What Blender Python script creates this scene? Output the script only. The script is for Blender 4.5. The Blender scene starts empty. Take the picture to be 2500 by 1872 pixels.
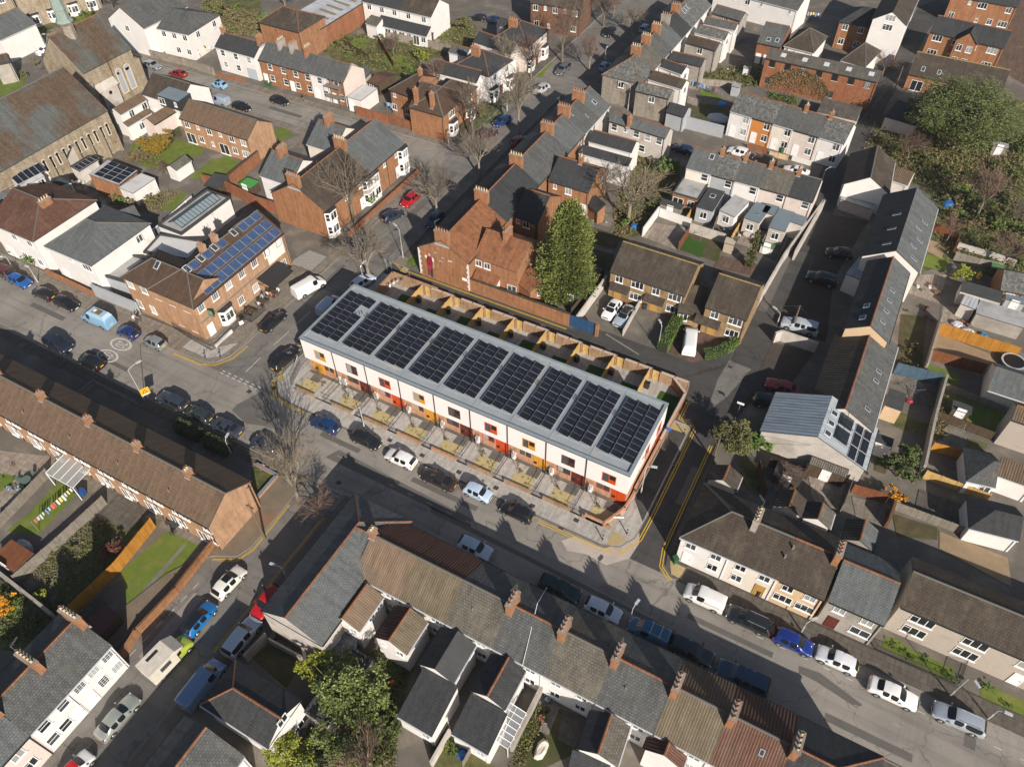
import bpy, bmesh, math, random
from mathutils import Vector, Matrix
random.seed(11)
SC=bpy.context.scene; COL=SC.collection
PI=math.pi
# ---- survey: the site is laid out in metres on the ground plane. Positions were read off the
# aerial photograph and are carried to the ground (or to a known height z) by P(), then
# every thing is built there at its real size.
HT=76.0; FL=1870.0
def _n(v): return v/v.length
_up=-_n(Vector((17,1679,FL))); _x=Vector((1,0,0)); _x=_n(_x-_up*_x.dot(_up)); _y=_up.cross(_x)
def c2w(v): v=Vector(v); return Vector((_x.dot(v),_y.dot(v),_up.dot(v)))
TL=dict(A=(0,0),B=(500,0),C=(1000,0),D=(1500,0),E=(1900,0),F=(0,400),G=(500,300),H=(1000,350),I=(1500,350),J=(1900,350),K=(1900,750),L=(1500,700),M=(0,750),N=(550,950),O=(0,1100),Q=(0,1422),R=(550,1300),S=(600,1500,4.424),U=(1050,1200),V=(1050,1500,4.424),X=(1500,1100),Y=(1500,1450,3.925),Z=(1950,1150,4.022),W=(1950,1460,2.311),m=(600,600),n=(1150,850),o=(0,0,1))
# world axes: X along the new terrace, Y towards its back gardens, origin at its west front corner
_A=(-27.7527,70.9821); _R=math.radians(28.38698)
def g2w(p):
    x,y=p.x-_A[0],p.y-_A[1]; return Vector((x*math.cos(_R)-y*math.sin(_R),x*math.sin(_R)+y*math.cos(_R),p.z))
def P(t,x,y,z=0.0):
    T=TL[t]; s=T[2] if len(T)>2 else 3.68
    u=T[0]+x/s; v=T[1]+y/s
    d=c2w(((u-1250)/FL,(v-936)/FL,1.0)); k=(z-HT)/d.z
    return g2w(Vector((d.x*k,d.y*k,z)))
def PP(t,pts,z=0.0): return [P(*((q if isinstance(q[0],str) else (t,)+tuple(q))[:3]),z) for q in pts]
def hz(t,base,top,lo=.5,hi=30):
    """height of something standing at base whose top is seen at top"""
    b=P(t,*base); best=(1e9,1)
    for i in range(400):
        z=lo+(hi-lo)*i/400; q=P(t,*top,z); d=(q.x-b.x)**2+(q.y-b.y)**2
        if d<best[0]: best=(d,z)
    return best[1]
def T3(x,y,z=0): return Matrix.Translation((x,y,z))
def RZ(a): return Matrix.Rotation(a,4,'Z')
ID=Matrix.Identity(4)
WM={}
class MB:
    def __init__(s): s.v=[];s.f=[];s.m=[]
    def poly(s,pts,mi=0):
        n=len(s.v); s.v+= [tuple(p) for p in pts]; s.f.append(tuple(range(n,n+len(pts)))); s.m.append(mi); return s
    def box(s,x0,y0,z0,x1,y1,z1,mi=0,M=None):
        c=[(x0,y0,z0),(x1,y0,z0),(x1,y1,z0),(x0,y1,z0),(x0,y0,z1),(x1,y0,z1),(x1,y1,z1),(x0,y1,z1)]
        if M is not None: c=[tuple(M@Vector(p)) for p in c]
        n=len(s.v); s.v+=c
        for q in ((3,2,1,0),(4,5,6,7),(0,1,5,4),(1,2,6,5),(2,3,7,6),(3,0,4,7)): s.f.append(tuple(n+i for i in q)); s.m.append(mi)
        return s
    def prism(s,pts,z0,z1,mi=0,mt=None):
        pts=[(p[0],p[1]) for p in pts]
        if sum(pts[i][0]*pts[(i+1)%len(pts)][1]-pts[(i+1)%len(pts)][0]*pts[i][1] for i in range(len(pts)))<0: pts.reverse()
        n=len(pts)
        s.poly([(a,b,z1) for a,b in pts],mi if mt is None else mt); s.poly([(a,b,z0) for a,b in reversed(pts)],mi)
        for i in range(n):
            a=pts[i];b=pts[(i+1)%n]; s.poly([(a[0],a[1],z0),(b[0],b[1],z0),(b[0],b[1],z1),(a[0],a[1],z1)],mi)
        return s
    def tube(s,p,q,r0,r1=None,n=6,mi=0,cap=True):
        p=Vector(p);q=Vector(q);r1=r0 if r1 is None else r1
        d=q-p
        if d.length<1e-6: return s
        d.normalize(); a=d.orthogonal().normalized(); b=d.cross(a); k=len(s.v)
        for i in range(n):
            t=2*PI*i/n; o=a*math.cos(t)+b*math.sin(t); s.v.append(tuple(p+o*r0)); s.v.append(tuple(q+o*r1))
        for i in range(n):
            j=(i+1)%n; s.f.append((k+2*i,k+2*j,k+2*j+1,k+2*i+1)); s.m.append(mi)
        if cap:
            s.f.append(tuple(k+2*i+1 for i in range(n))); s.m.append(mi); s.f.append(tuple(k+2*i for i in reversed(range(n)))); s.m.append(mi)
        return s
    def beam(s,p,q,w,h,mi=0):   # rectangular bar, w across, h in z
        p=Vector(p);q=Vector(q);d=q-p; L=d.length
        a=math.atan2(d.y,d.x); e=math.asin(max(-1,min(1,d.z/L)))
        M=Matrix.Translation(p)@RZ(a)@Matrix.Rotation(-e,4,'Y'); return s.box(0,-w/2,-h/2,L,w/2,h/2,mi,M)
    def mesh(s,name,mats,uv=True,smooth=False):
        me=bpy.data.meshes.new(name); me.from_pydata(s.v,[],s.f)
        for m in (mats if isinstance(mats,(list,tuple)) else [mats]): me.materials.append(m)
        me.polygons.foreach_set('material_index',s.m)
        if smooth: me.polygons.foreach_set('use_smooth',[True]*len(s.f))
        if uv: uvs(me)
        me.update(); return me
    def build(s,name,mats,parent=None,M=None,uv=True,smooth=False):
        return place(s.mesh(name,mats,uv,smooth),name,parent,M)
def uvs(me):
    L=me.uv_layers.new(name='UVMap').data; V=me.vertices
    for p in me.polygons:
        n=p.normal
        if abs(n.z)>.995: u=Vector((1,0,0));w=Vector((0,1,0))
        else: u=Vector((-n.y,n.x,0)).normalized(); w=n.cross(u)
        for li in p.loop_indices:
            c=V[me.loops[li].vertex_index].co; L[li].uv=(c.dot(u),c.dot(w))
def place(me,name,parent=None,M=None):
    o=bpy.data.objects.new(name,me); COL.objects.link(o); M=(WM[parent] if parent else ID) if M is None else M
    if parent: o.parent=parent; o.matrix_basis=WM[parent].inverted()@M
    else: o.matrix_basis=M
    WM[o]=M.copy(); return o
USED={}
def tag(o,label,cat,group=None,kind=None):
    if kind: o['kind']=kind
    if label: o['label']=label
    if cat: o['category']=cat
    if group: o['group']=group
    if label and not group:
        if label in USED: print('DUP LABEL',label)
        USED[label]=1
    return o
def thing(name,label,cat,loc=(0,0,0),rz=0,group=None):
    o=bpy.data.objects.new(name,None); o.empty_display_size=.3; COL.objects.link(o)
    M=Matrix.Translation(Vector(loc))@RZ(rz); o.matrix_basis=M; WM[o]=M; return tag(o,label,cat,group)
def struct(name,mb,mat,kind='structure',uv=True):
    o=mb.build(name,mat,uv=uv); o['kind']=kind; return o
def ktree(o): 
    return [c for c in COL.objects if c.parent==o]
# ---------------- materials
MATS={}
def mat(name,col=(.5,.5,.5),rough=.8,metal=0,coat=0,spec=.5,alpha=None):
    if name in MATS: return MATS[name]
    m=bpy.data.materials.new(name); m.use_nodes=True; b=m.node_tree.nodes['Principled BSDF']
    b.inputs['Base Color'].default_value=(*col,1); b.inputs['Roughness'].default_value=rough; b.inputs['Metallic'].default_value=metal
    b.inputs['Coat Weight'].default_value=coat; b.inputs['Coat Roughness'].default_value=.05; b.inputs['Specular IOR Level'].default_value=spec
    if alpha is not None: b.inputs['Alpha'].default_value=alpha
    MATS[name]=m; m['c']=list(col); return m
def nd(nt,t,**k):
    n=nt.nodes.new(t)
    for a,v in k.items():
        if hasattr(n,a): setattr(n,a,v)
        else: n.inputs[a.replace('_',' ')].default_value=v
    return n
def mixc(nt,f,a,b,mode='MIX'):
    n=nt.nodes.new('ShaderNodeMix'); n.data_type='RGBA'; n.blend_type=mode; n.clamp_result=True
    for i,v in ((0,f),(6,a),(7,b)):
        if hasattr(v,'links'): nt.links.new(v,n.inputs[i])
        elif i==0: n.inputs[i].default_value=v
        else: n.inputs[i].default_value=(*v,1) if len(v)==3 else v
    return n.outputs[2]
def rampf(nt,src,lo,hi):
    n=nt.nodes.new('ShaderNodeMapRange'); n.inputs[1].default_value=lo; n.inputs[2].default_value=hi; nt.links.new(src,n.inputs[0]); return n.outputs[0]
def noise(nt,scale,detail=4,src='Object',rough=.6,dist=0):
    tc=nt.nodes.new('ShaderNodeTexCoord') if src!='World' else nt.nodes.new('ShaderNodeNewGeometry')
    n=nt.nodes.new('ShaderNodeTexNoise'); n.inputs['Scale'].default_value=scale; n.inputs['Detail'].default_value=detail; n.inputs['Roughness'].default_value=rough; n.inputs['Distortion'].default_value=dist
    nt.links.new(tc.outputs['Position' if src=='World' else src],n.inputs['Vector']); return n.outputs['Fac']
def bump(nt,b,src,dist=.02,strength=.6):
    n=nt.nodes.new('ShaderNodeBump'); n.inputs['Distance'].default_value=dist; n.inputs['Strength'].default_value=strength; nt.links.new(src,n.inputs['Height']); nt.links.new(n.outputs[0],b.inputs['Normal'])
def mnoise(name,c1,c2,scale=1.2,c3=None,s3=.15,rough=.9,bd=.01,lo=.35,hi=.65,lo3=.55,hi3=.7,fine=18,src='World',fd=.74,road=False):
    """two-tone weathered surface with optional third blotch colour"""
    if name in MATS: return MATS[name]
    m=mat(name,c1,rough); nt=m.node_tree; b=nt.nodes['Principled BSDF']; b.inputs['Specular IOR Level'].default_value=.25
    n1=noise(nt,scale,6,src); c=mixc(nt,rampf(nt,n1,lo,hi),c1,c2)
    if c3: c=mixc(nt,rampf(nt,noise(nt,s3,5,src),lo3,hi3),c,c3)
    nf=noise(nt,fine,3,src); c=mixc(nt,rampf(nt,nf,.3,.7),c,mixc(nt,1.0,c,(fd,fd,fd),'MULTIPLY'))
    if road: c=roadwear(nt,c)
    nt.links.new(c,b.inputs['Base Color'])
    if bd: bump(nt,b,nf,bd)
    return m
def vec(nt,src,sx,sy,rot=0,coord='Position'):
    t=nt.nodes.new('ShaderNodeNewGeometry' if coord=='Position' else 'ShaderNodeTexCoord'); m=nt.nodes.new('ShaderNodeMapping'); m.inputs['Scale'].default_value=(sx,sy,1); m.inputs['Rotation'].default_value=(0,0,rot); nt.links.new(t.outputs[coord],m.inputs[0]); return m.outputs[0]
def roadwear(nt,c):
    """tyre-polished bands, sealed cracks and drips on old asphalt"""
    for sx,sy,a,b,k in ((.03,1.1,.5,.68,.80),(1.1,.03,.55,.7,.88)):
        n=nt.nodes.new('ShaderNodeTexNoise'); n.inputs['Scale'].default_value=1; n.inputs['Detail'].default_value=5; nt.links.new(vec(nt,None,sx,sy),n.inputs['Vector']); c=mixc(nt,rampf(nt,n.outputs['Fac'],a,b),c,mixc(nt,1.0,c,(k,k,k),'MULTIPLY'))
    v=nt.nodes.new('ShaderNodeTexVoronoi'); v.feature='DISTANCE_TO_EDGE'; v.inputs['Scale'].default_value=.16
    n=nt.nodes.new('ShaderNodeTexNoise'); n.inputs['Scale'].default_value=.8; n.inputs['Detail'].default_value=5; g=vec(nt,None,1,1); nt.links.new(g,n.inputs['Vector'])
    mx=nt.nodes.new('ShaderNodeVectorMath'); mx.operation='MULTIPLY_ADD'; nt.links.new(n.outputs['Color'],mx.inputs[0]); mx.inputs[1].default_value=(2.2,2.2,0); nt.links.new(g,mx.inputs[2]); nt.links.new(mx.outputs[0],v.inputs['Vector'])
    f=rampf(nt,v.outputs['Distance'],.0,.012); return mixc(nt,f,mixc(nt,1.0,c,(.62,.62,.62),'MULTIPLY'),c)
def mbrick(name,c1,c2,mortar,bw=.225,bh=.075,ms=.01,c3=None,lo3=.5,hi3=.7,s3=.5,rough=.88,off=.5,bd=.006,lich=None,ls=3.0,llo=.62,lhi=.68,bias=0,rot=0):
    """coursed units: bricks, slates or tiles laid on the UV metre grid"""
    if name in MATS: return MATS[name]
    m=mat(name,c1,rough); nt=m.node_tree; b=nt.nodes['Principled BSDF']; b.inputs['Specular IOR Level'].default_value=.3
    tc=nt.nodes.new('ShaderNodeTexCoord'); t=nt.nodes.new('ShaderNodeTexBrick'); t.offset=off
    mp=nt.nodes.new('ShaderNodeMapping'); mp.inputs['Rotation'].default_value=(0,0,rot); nt.links.new(tc.outputs['UV'],mp.inputs[0]); nt.links.new(mp.outputs[0],t.inputs['Vector'])
    for k,v in (('Color1',(*c1,1)),('Color2',(*c2,1)),('Mortar',(*mortar,1)),('Scale',1),('Mortar Size',ms),('Mortar Smooth',.2),('Bias',bias),('Brick Width',bw),('Row Height',bh)): t.inputs[k].default_value=v
    c=t.outputs['Color']
    if c3: c=mixc(nt,rampf(nt,noise(nt,s3,6,'World'),lo3,hi3),c,mixc(nt,.75,c,c3))
    c=mixc(nt,rampf(nt,noise(nt,1.7,7,'World',.7),.3,.75),c,mixc(nt,1.0,c,(.66,.65,.63),'MULTIPLY'))
    n=nt.nodes.new('ShaderNodeTexNoise'); n.inputs['Scale'].default_value=1; n.inputs['Detail'].default_value=6; nt.links.new(vec(nt,None,2.2,.22,0,'UV'),n.inputs['Vector']); c=mixc(nt,rampf(nt,n.outputs['Fac'],.42,.7),c,mixc(nt,1.0,c,(.72,.70,.67),'MULTIPLY'))
    if lich: c=mixc(nt,rampf(nt,noise(nt,ls,4,'World',.75),llo,lhi),c,lich)
    nt.links.new(c,b.inputs['Base Color'])
    if bd: bump(nt,b,t.outputs['Fac'],-bd,1.0)
    return m
def mrib(name,c1,c2,pitch=.3,course=.33,c3=None,amp=.05,rough=.85,dark=.35,s3=.6,lich=None,metal=0,lo3=.45,hi3=.7,llo=.64):
    """ribbed roof: pantiles, corrugated sheet or standing seams running down the slope"""
    if name in MATS: return MATS[name]
    m=mat(name,c1,rough,metal); nt=m.node_tree; b=nt.nodes['Principled BSDF']; b.inputs['Specular IOR Level'].default_value=.3
    tc=nt.nodes.new('ShaderNodeTexCoord'); sx=nt.nodes.new('ShaderNodeSeparateXYZ'); nt.links.new(tc.outputs['UV'],sx.inputs[0])
    def ma(op,a,bv=None):
        n=nt.nodes.new('ShaderNodeMath'); n.operation=op
        for i,v in enumerate((a,bv)):
            if v is None: continue
            if hasattr(v,'links'): nt.links.new(v,n.inputs[i])
            else: n.inputs[i].default_value=v
        return n.outputs[0]
    w=ma('SINE',ma('MULTIPLY',sx.outputs[0],2*PI/pitch)); w=ma('MULTIPLY_ADD',w,.5); nt.nodes[-1].inputs[2].default_value=.5
    f=ma('FRACT',ma('DIVIDE',sx.outputs[1],course)) if course else None
    h=ma('ADD',w,ma('MULTIPLY',f,.5)) if course else w
    c=mixc(nt,rampf(nt,noise(nt,3,4,'World'),.35,.65),c1,c2)
    if c3: c=mixc(nt,rampf(nt,noise(nt,s3,6,'World'),lo3,hi3),c,c3)
    if lich: c=mixc(nt,rampf(nt,noise(nt,6,4,'World',.8),llo,llo+.05),c,lich)
    if dark<1: # base colour multiplied darker along the rib valleys
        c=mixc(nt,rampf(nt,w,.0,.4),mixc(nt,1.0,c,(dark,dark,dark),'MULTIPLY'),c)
    n=nt.nodes.new('ShaderNodeTexNoise'); n.inputs['Scale'].default_value=1; n.inputs['Detail'].default_value=6; nt.links.new(vec(nt,None,1.6,.3,0,'UV'),n.inputs['Vector']); c=mixc(nt,rampf(nt,n.outputs['Fac'],.4,.7),c,mixc(nt,1.0,c,(.68,.66,.63),'MULTIPLY'))
    nt.links.new(c,b.inputs['Base Color']); bump(nt,b,h,amp,1.0)
    return m
# ---- walls
W_={
'white':mnoise('white_render',(.80,.785,.77),(.74,.72,.70),.6,(.62,.59,.55),.35,lo3=.62,hi3=.8),
'cream':mnoise('cream_render',(.80,.74,.66),(.72,.65,.57),.6,(.6,.54,.46),.35,lo3=.62,hi3=.8),
'pinkish':mnoise('pink_render',(.72,.63,.58),(.66,.57,.52),.8,(.5,.43,.38),.3,lo3=.6,hi3=.8),
'pale':mnoise('pale_render',(.64,.61,.57),(.56,.52,.48),.7,(.42,.39,.35),.3,lo3=.55,hi3=.75),
'grey':mnoise('grey_render',(.42,.44,.47),(.38,.40,.43),.7),
'orange':mnoise('orange_render',(.62,.26,.07),(.55,.22,.06),.7),
'peach':mnoise('peach_render',(.68,.50,.32),(.62,.45,.29),.7),
'pebble':mnoise('pebbledash',(.50,.44,.38),(.42,.37,.32),9,(.36,.32,.28),.4,bd=.02,lo3=.55,hi3=.75,fine=30),
'cement':mnoise('grey_cement_render',(.42,.39,.35),(.33,.30,.27),.8,(.24,.22,.19),.3,lo3=.5,hi3=.7),
'palecement':mnoise('pale_cement_render',(.60,.56,.52),(.50,.46,.42),.9,(.36,.33,.29),.35,lo3=.52,hi3=.72),
'brick':mbrick('orange_brick',(.44,.20,.092),(.36,.155,.07),(.34,.24,.16),c3=(.29,.135,.07),lo3=.5,hi3=.75),
'tanbrick':mbrick('tan_brick',(.55,.31,.175),(.47,.26,.14),(.46,.36,.27),c3=(.39,.23,.13)),
'redbrick':mbrick('red_brick',(.36,.145,.07),(.31,.115,.055),(.32,.18,.11),c3=(.28,.10,.05)),
'brownbrick':mbrick('brown_brick',(.24,.11,.06),(.19,.085,.05),(.2,.15,.11),c3=(.13,.07,.045)),
'yellowbrick':mbrick('yellow_stone_brick',(.44,.30,.15),(.30,.19,.09),(.36,.29,.2),.34,.11,.014,c3=(.2,.13,.07)),
'stone':mbrick('grey_rubble_stone',(.34,.30,.25),(.21,.18,.15),(.42,.38,.33),.32,.16,.03,c3=(.17,.14,.11)),
'sandstone':mbrick('tan_sandstone',(.42,.355,.26),(.27,.22,.155),(.44,.39,.31),.36,.18,.02,c3=(.27,.2,.12)),
'newbrick':mbrick('pale_orange_brick',(.62,.32,.20),(.54,.27,.165),(.55,.42,.33),c3=(.5,.26,.16)),
'buffwall':mbrick('buff_garden_brick',(.46,.31,.19),(.36,.22,.13),(.42,.33,.25),c3=(.26,.17,.11)),
'pinkclad':mnoise('white_cladding',(.79,.72,.705),(.755,.69,.675),.25,fine=30,fd=.96,bd=.001),
'dark':mat('dark_cladding',(.03,.033,.04),.5),
}
# ---- roofs
SL=(.082,.092,.098)
R_={
'slate':mbrick('grey_slate',(.14,.148,.15),(.105,.112,.116),(.04,.043,.046),.3,.25,.018,c3=(.14,.135,.12),lo3=.5,hi3=.75,lich=(.24,.23,.19),ls=5,llo=.66,lhi=.72),
'slate2':mbrick('blue_grey_slate',(.155,.172,.18),(.128,.143,.152),(.05,.058,.063),.3,.25,.016,c3=(.15,.155,.15)),
'slate3':mbrick('dark_smooth_slate',(.062,.066,.072),(.05,.054,.06),(.025,.027,.03),.3,.25,.014),
'slatew':mbrick('weathered_pale_slate',(.26,.27,.26),(.09,.095,.095),(.045,.047,.048),.32,.3,.02,c3=(.12,.125,.12),lo3=.45,hi3=.65),
'lichen':mbrick('lichened_slate',(.17,.16,.138),(.13,.122,.105),(.05,.048,.042),.3,.27,.02,c3=(.2,.185,.145),lich=(.34,.32,.26),ls=8,llo=.63,lhi=.69),
'brownt':mbrick('brown_concrete_tile',(.205,.14,.095),(.17,.115,.078),(.10,.07,.05),.3,.32,.016,c3=(.145,.105,.075),lich=(.33,.25,.17),ls=7,llo=.68,lhi=.74),
'darkt':mbrick('dark_brown_tile',(.092,.075,.06),(.074,.059,.047),(.04,.032,.026),.3,.3,.02,c3=(.13,.11,.085),lich=(.3,.28,.22),ls=11,llo=.7,lhi=.74),
'redt':mbrick('terracotta_tile',(.36,.165,.085),(.28,.125,.062),(.16,.06,.03),.2,.2,.014,c3=(.13,.065,.04),lo3=.48,hi3=.68,s3=.9),
'maroont':mbrick('maroon_tile',(.16,.085,.06),(.12,.06,.042),(.06,.033,.025),.26,.26,.018,c3=(.2,.12,.09)),
'redbrownt':mbrick('dull_red_brown_tile',(.115,.078,.056),(.09,.06,.044),(.07,.035,.022),.26,.26,.018,c3=(.10,.065,.045)),
'churcht':mbrick('church_roof_slate',(.15,.105,.072),(.105,.073,.052),(.05,.037,.028),.3,.26,.018,c3=(.115,.14,.145),lo3=.46,hi3=.6,s3=.16,lich=(.3,.3,.27),ls=2.2,llo=.66,lhi=.76),
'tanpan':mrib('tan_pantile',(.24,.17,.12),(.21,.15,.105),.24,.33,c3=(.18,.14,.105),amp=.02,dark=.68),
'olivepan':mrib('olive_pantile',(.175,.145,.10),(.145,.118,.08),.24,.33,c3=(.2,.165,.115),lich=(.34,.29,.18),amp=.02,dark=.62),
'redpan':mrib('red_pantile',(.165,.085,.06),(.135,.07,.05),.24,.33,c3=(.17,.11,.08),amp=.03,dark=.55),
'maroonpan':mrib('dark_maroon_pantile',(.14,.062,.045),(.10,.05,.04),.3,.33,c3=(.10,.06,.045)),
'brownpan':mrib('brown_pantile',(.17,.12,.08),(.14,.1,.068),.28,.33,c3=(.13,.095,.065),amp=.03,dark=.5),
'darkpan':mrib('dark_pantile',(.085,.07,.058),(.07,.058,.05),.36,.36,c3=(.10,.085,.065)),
'corr':mrib('corrugated_asbestos',(.17,.155,.135),(.13,.12,.105),.25,None,c3=(.11,.09,.07),dark=.6,amp=.04),
'zinc':mrib('standing_seam_zinc',(.34,.40,.46),(.30,.36,.42),.5,None,amp=.02,rough=.5,dark=.85),
'palemetal':mrib('pale_ribbed_metal',(.38,.42,.46),(.33,.37,.41),.4,None,amp=.02,rough=.5,dark=.85),
'whitemetal':mrib('white_sheet_roof',(.50,.52,.56),(.45,.47,.51),.5,None,amp=.02,rough=.5,dark=.85),
'flat':mnoise('grey_felt',(.30,.33,.35),(.25,.28,.30),.5,(.18,.19,.19),.5,lo3=.55,hi3=.75),
'flatdark':mnoise('dark_felt',(.075,.08,.082),(.06,.064,.066),.7,(.12,.12,.115),.5,lo3=.6,hi3=.8),
'flatpale':mnoise('pale_felt',(.46,.46,.46),(.38,.385,.385),.5,(.24,.25,.24),.6,lo3=.5,hi3=.75),
'flatwhite':mnoise('white_membrane',(.68,.68,.68),(.6,.6,.6),.5,(.42,.42,.4),.5,lo3=.6,hi3=.8),
'bluegrey':mnoise('blue_grey_membrane',(.20,.255,.29),(.18,.23,.265),.6),
'newroof':mnoise('grey_roof_membrane',(.33,.365,.39),(.28,.315,.34),.5,(.42,.40,.36),.35,lo3=.56,hi3=.75,fd=.9),
}
RIDGE=mbrick('terracotta_ridge',(.34,.155,.08),(.27,.12,.065),(.14,.07,.04),.45,.6,.02); RIDGED=mat('grey_ridge',(.12,.115,.105),.85); RIDGEY=mnoise('lichen_ridge',(.40,.28,.07),(.16,.14,.1),5)
WHT=mat('white_upvc',(.82,.82,.82),.35); BLK=mat('black_frame',(.02,.022,.025),.4); GRYF=mat('grey_gutter',(.55,.57,.6),.4)
STN=mat('stone_sill',(.55,.50,.43),.8); LEAD=mat('lead_flashing',(.34,.36,.39),.6)
def glassm(name,c,r=.06):
    m=mat(name,c,r,spec=.8); return m
GL=[glassm('window_glass_dark',(.018,.022,.026)),glassm('window_glass_grey',(.06,.07,.075)),glassm('window_glass_curtain',(.30,.31,.31),.15),glassm('window_glass_blue',(.035,.05,.06))]
POT=mat('terracotta_pot',(.36,.155,.075),.8); POTY=mat('buff_pot',(.55,.41,.24),.85); FLUE=mat('pot_hole',(.01,.01,.01),1)
MET=mat('galvanised_metal',(.45,.46,.47),.35,.6); METD=mat('dark_metal',(.035,.037,.04),.45,.3)
WOODY=mbrick('yellow_fence_boards',(.72,.50,.20),(.63,.42,.16),(.26,.15,.05),.12,3,.012,off=0,rough=.8,bd=.004)
WOODO=mbrick('orange_fence_boards',(.56,.27,.045),(.50,.235,.038),(.28,.12,.02),.12,3,.014,off=0,rough=.8,bd=.004)
WOODR=mbrick('rust_fence_boards',(.27,.10,.045),(.21,.08,.035),(.08,.035,.02),.12,3,.014,off=0,rough=.85,bd=.004)
WOODB=mbrick('brown_fence_boards',(.13,.09,.055),(.10,.07,.045),(.04,.03,.02),.12,3,.014,off=0,rough=.9,bd=.004)
WOODG=mbrick('grey_fence_boards',(.33,.30,.26),(.27,.245,.21),(.12,.11,.09),.12,3,.014,off=0,rough=.9,bd=.004)
CONC=mnoise('grey_concrete',(.34,.32,.29),(.28,.26,.235),1.2,(.2,.19,.17),.4)
SOL=mbrick('solar_cells_black',(.014,.017,.028),(.012,.015,.025),(.05,.055,.068),.19,.98,.012,off=0,rough=.22,bd=0)
SOLB=mbrick('solar_cells_blue',(.022,.055,.16),(.025,.065,.18),(.20,.25,.34),.17,.17,.009,off=0,rough=.25,bd=0)
ALU=mat('panel_frame',(.55,.57,.6),.35,.5)
# ---- ground
def ground_mats():
    g={}
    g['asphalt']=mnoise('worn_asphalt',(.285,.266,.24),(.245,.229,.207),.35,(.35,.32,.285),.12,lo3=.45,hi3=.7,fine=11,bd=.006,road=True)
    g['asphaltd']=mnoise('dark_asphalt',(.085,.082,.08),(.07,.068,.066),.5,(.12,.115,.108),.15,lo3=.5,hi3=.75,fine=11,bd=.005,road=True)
    g['asphaltm']=mnoise('mid_asphalt',(.215,.204,.188),(.18,.172,.16),.5,(.27,.25,.225),.15,lo3=.5,hi3=.72,fine=11,bd=.005,road=True)
    g['paleroad']=mnoise('pale_concrete_road',(.55,.48,.43),(.48,.42,.375),.6,(.38,.335,.3),.25,lo3=.55,hi3=.75,fine=9)
    g['paving']=mbrick('grey_block_paving',(.50,.485,.465),(.455,.44,.42),(.36,.345,.33),.6,.4,.012,c3=(.5,.46,.41),lo3=.5,hi3=.75)
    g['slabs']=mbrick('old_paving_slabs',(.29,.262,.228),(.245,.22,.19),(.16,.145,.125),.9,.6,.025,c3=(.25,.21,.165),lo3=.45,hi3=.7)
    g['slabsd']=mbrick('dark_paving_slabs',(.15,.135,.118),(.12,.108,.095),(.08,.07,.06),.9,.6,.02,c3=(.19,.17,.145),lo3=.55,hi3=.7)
    g['patio']=mbrick('pale_patio_slabs',(.40,.34,.29),(.33,.28,.235),(.2,.17,.14),.6,.6,.02,c3=(.25,.21,.17))
    g['yard']=mnoise('concrete_yard',(.175,.158,.135),(.135,.122,.105),.6,(.27,.24,.205),.3,lo3=.5,hi3=.7)
    g['soil']=mnoise('garden_soil',(.085,.07,.042),(.13,.11,.06),.8,(.065,.08,.025),.35,lo3=.45,hi3=.6,bd=.03)
    g['scrub']=mnoise('garden_scrub',(.11,.12,.04),(.19,.16,.08),.9,(.07,.09,.028),.5,lo3=.45,hi3=.6,bd=.05)
    g['grass']=mnoise('lawn_grass',(.16,.21,.035),(.115,.17,.028),.9,(.21,.21,.06),.5,lo3=.5,hi3=.7,bd=.03,fine=12)
    g['turf']=mnoise('new_turf',(.045,.115,.018),(.038,.095,.015),1.2,bd=.03,fine=12)
    g['bark']=mnoise('bark_mulch',(.52,.43,.22),(.42,.35,.17),5,(.50,.45,.26),1.1,bd=.02,fine=14)
    g['brickpave']=mbrick('brown_brick_driveway',(.19,.125,.095),(.15,.10,.078),(.09,.06,.05),.2,.1,.01,c3=(.22,.16,.125))
    g['tactile']=mnoise('buff_tactile_paving',(.48,.38,.20),(.42,.33,.17),4)
    g['kerb']=mnoise('kerb_stone',(.30,.28,.25),(.24,.225,.2),1.5)
    g['yellow']=mnoise('yellow_paint',(.72,.47,.045),(.60,.39,.05),3,bd=0)
    g['wpaint']=mnoise('white_paint',(.66,.64,.60),(.48,.46,.43),4,bd=0)
    g['wpaintf']=mnoise('faded_white_paint',(.42,.40,.37),(.25,.235,.215),4,bd=0)
    g['darkyard']=mnoise('dark_block_yard',(.085,.072,.062),(.07,.06,.052),1,(.11,.095,.08),.3)
    g['patch']=mnoise('road_repair',(.15,.142,.13),(.13,.123,.113),.8,bd=.003)
    g['patchl']=mnoise('pale_road_repair',(.33,.31,.28),(.28,.262,.238),.8,bd=.003)
    g['tan']=mnoise('sandy_ground',(.36,.27,.17),(.30,.22,.14),1)
    g['redpath']=mnoise('brown_grey_walk',(.23,.185,.135),(.18,.145,.105),.7,(.27,.15,.085),.3,lo3=.55,hi3=.7)
    return g
G_=ground_mats()
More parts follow.
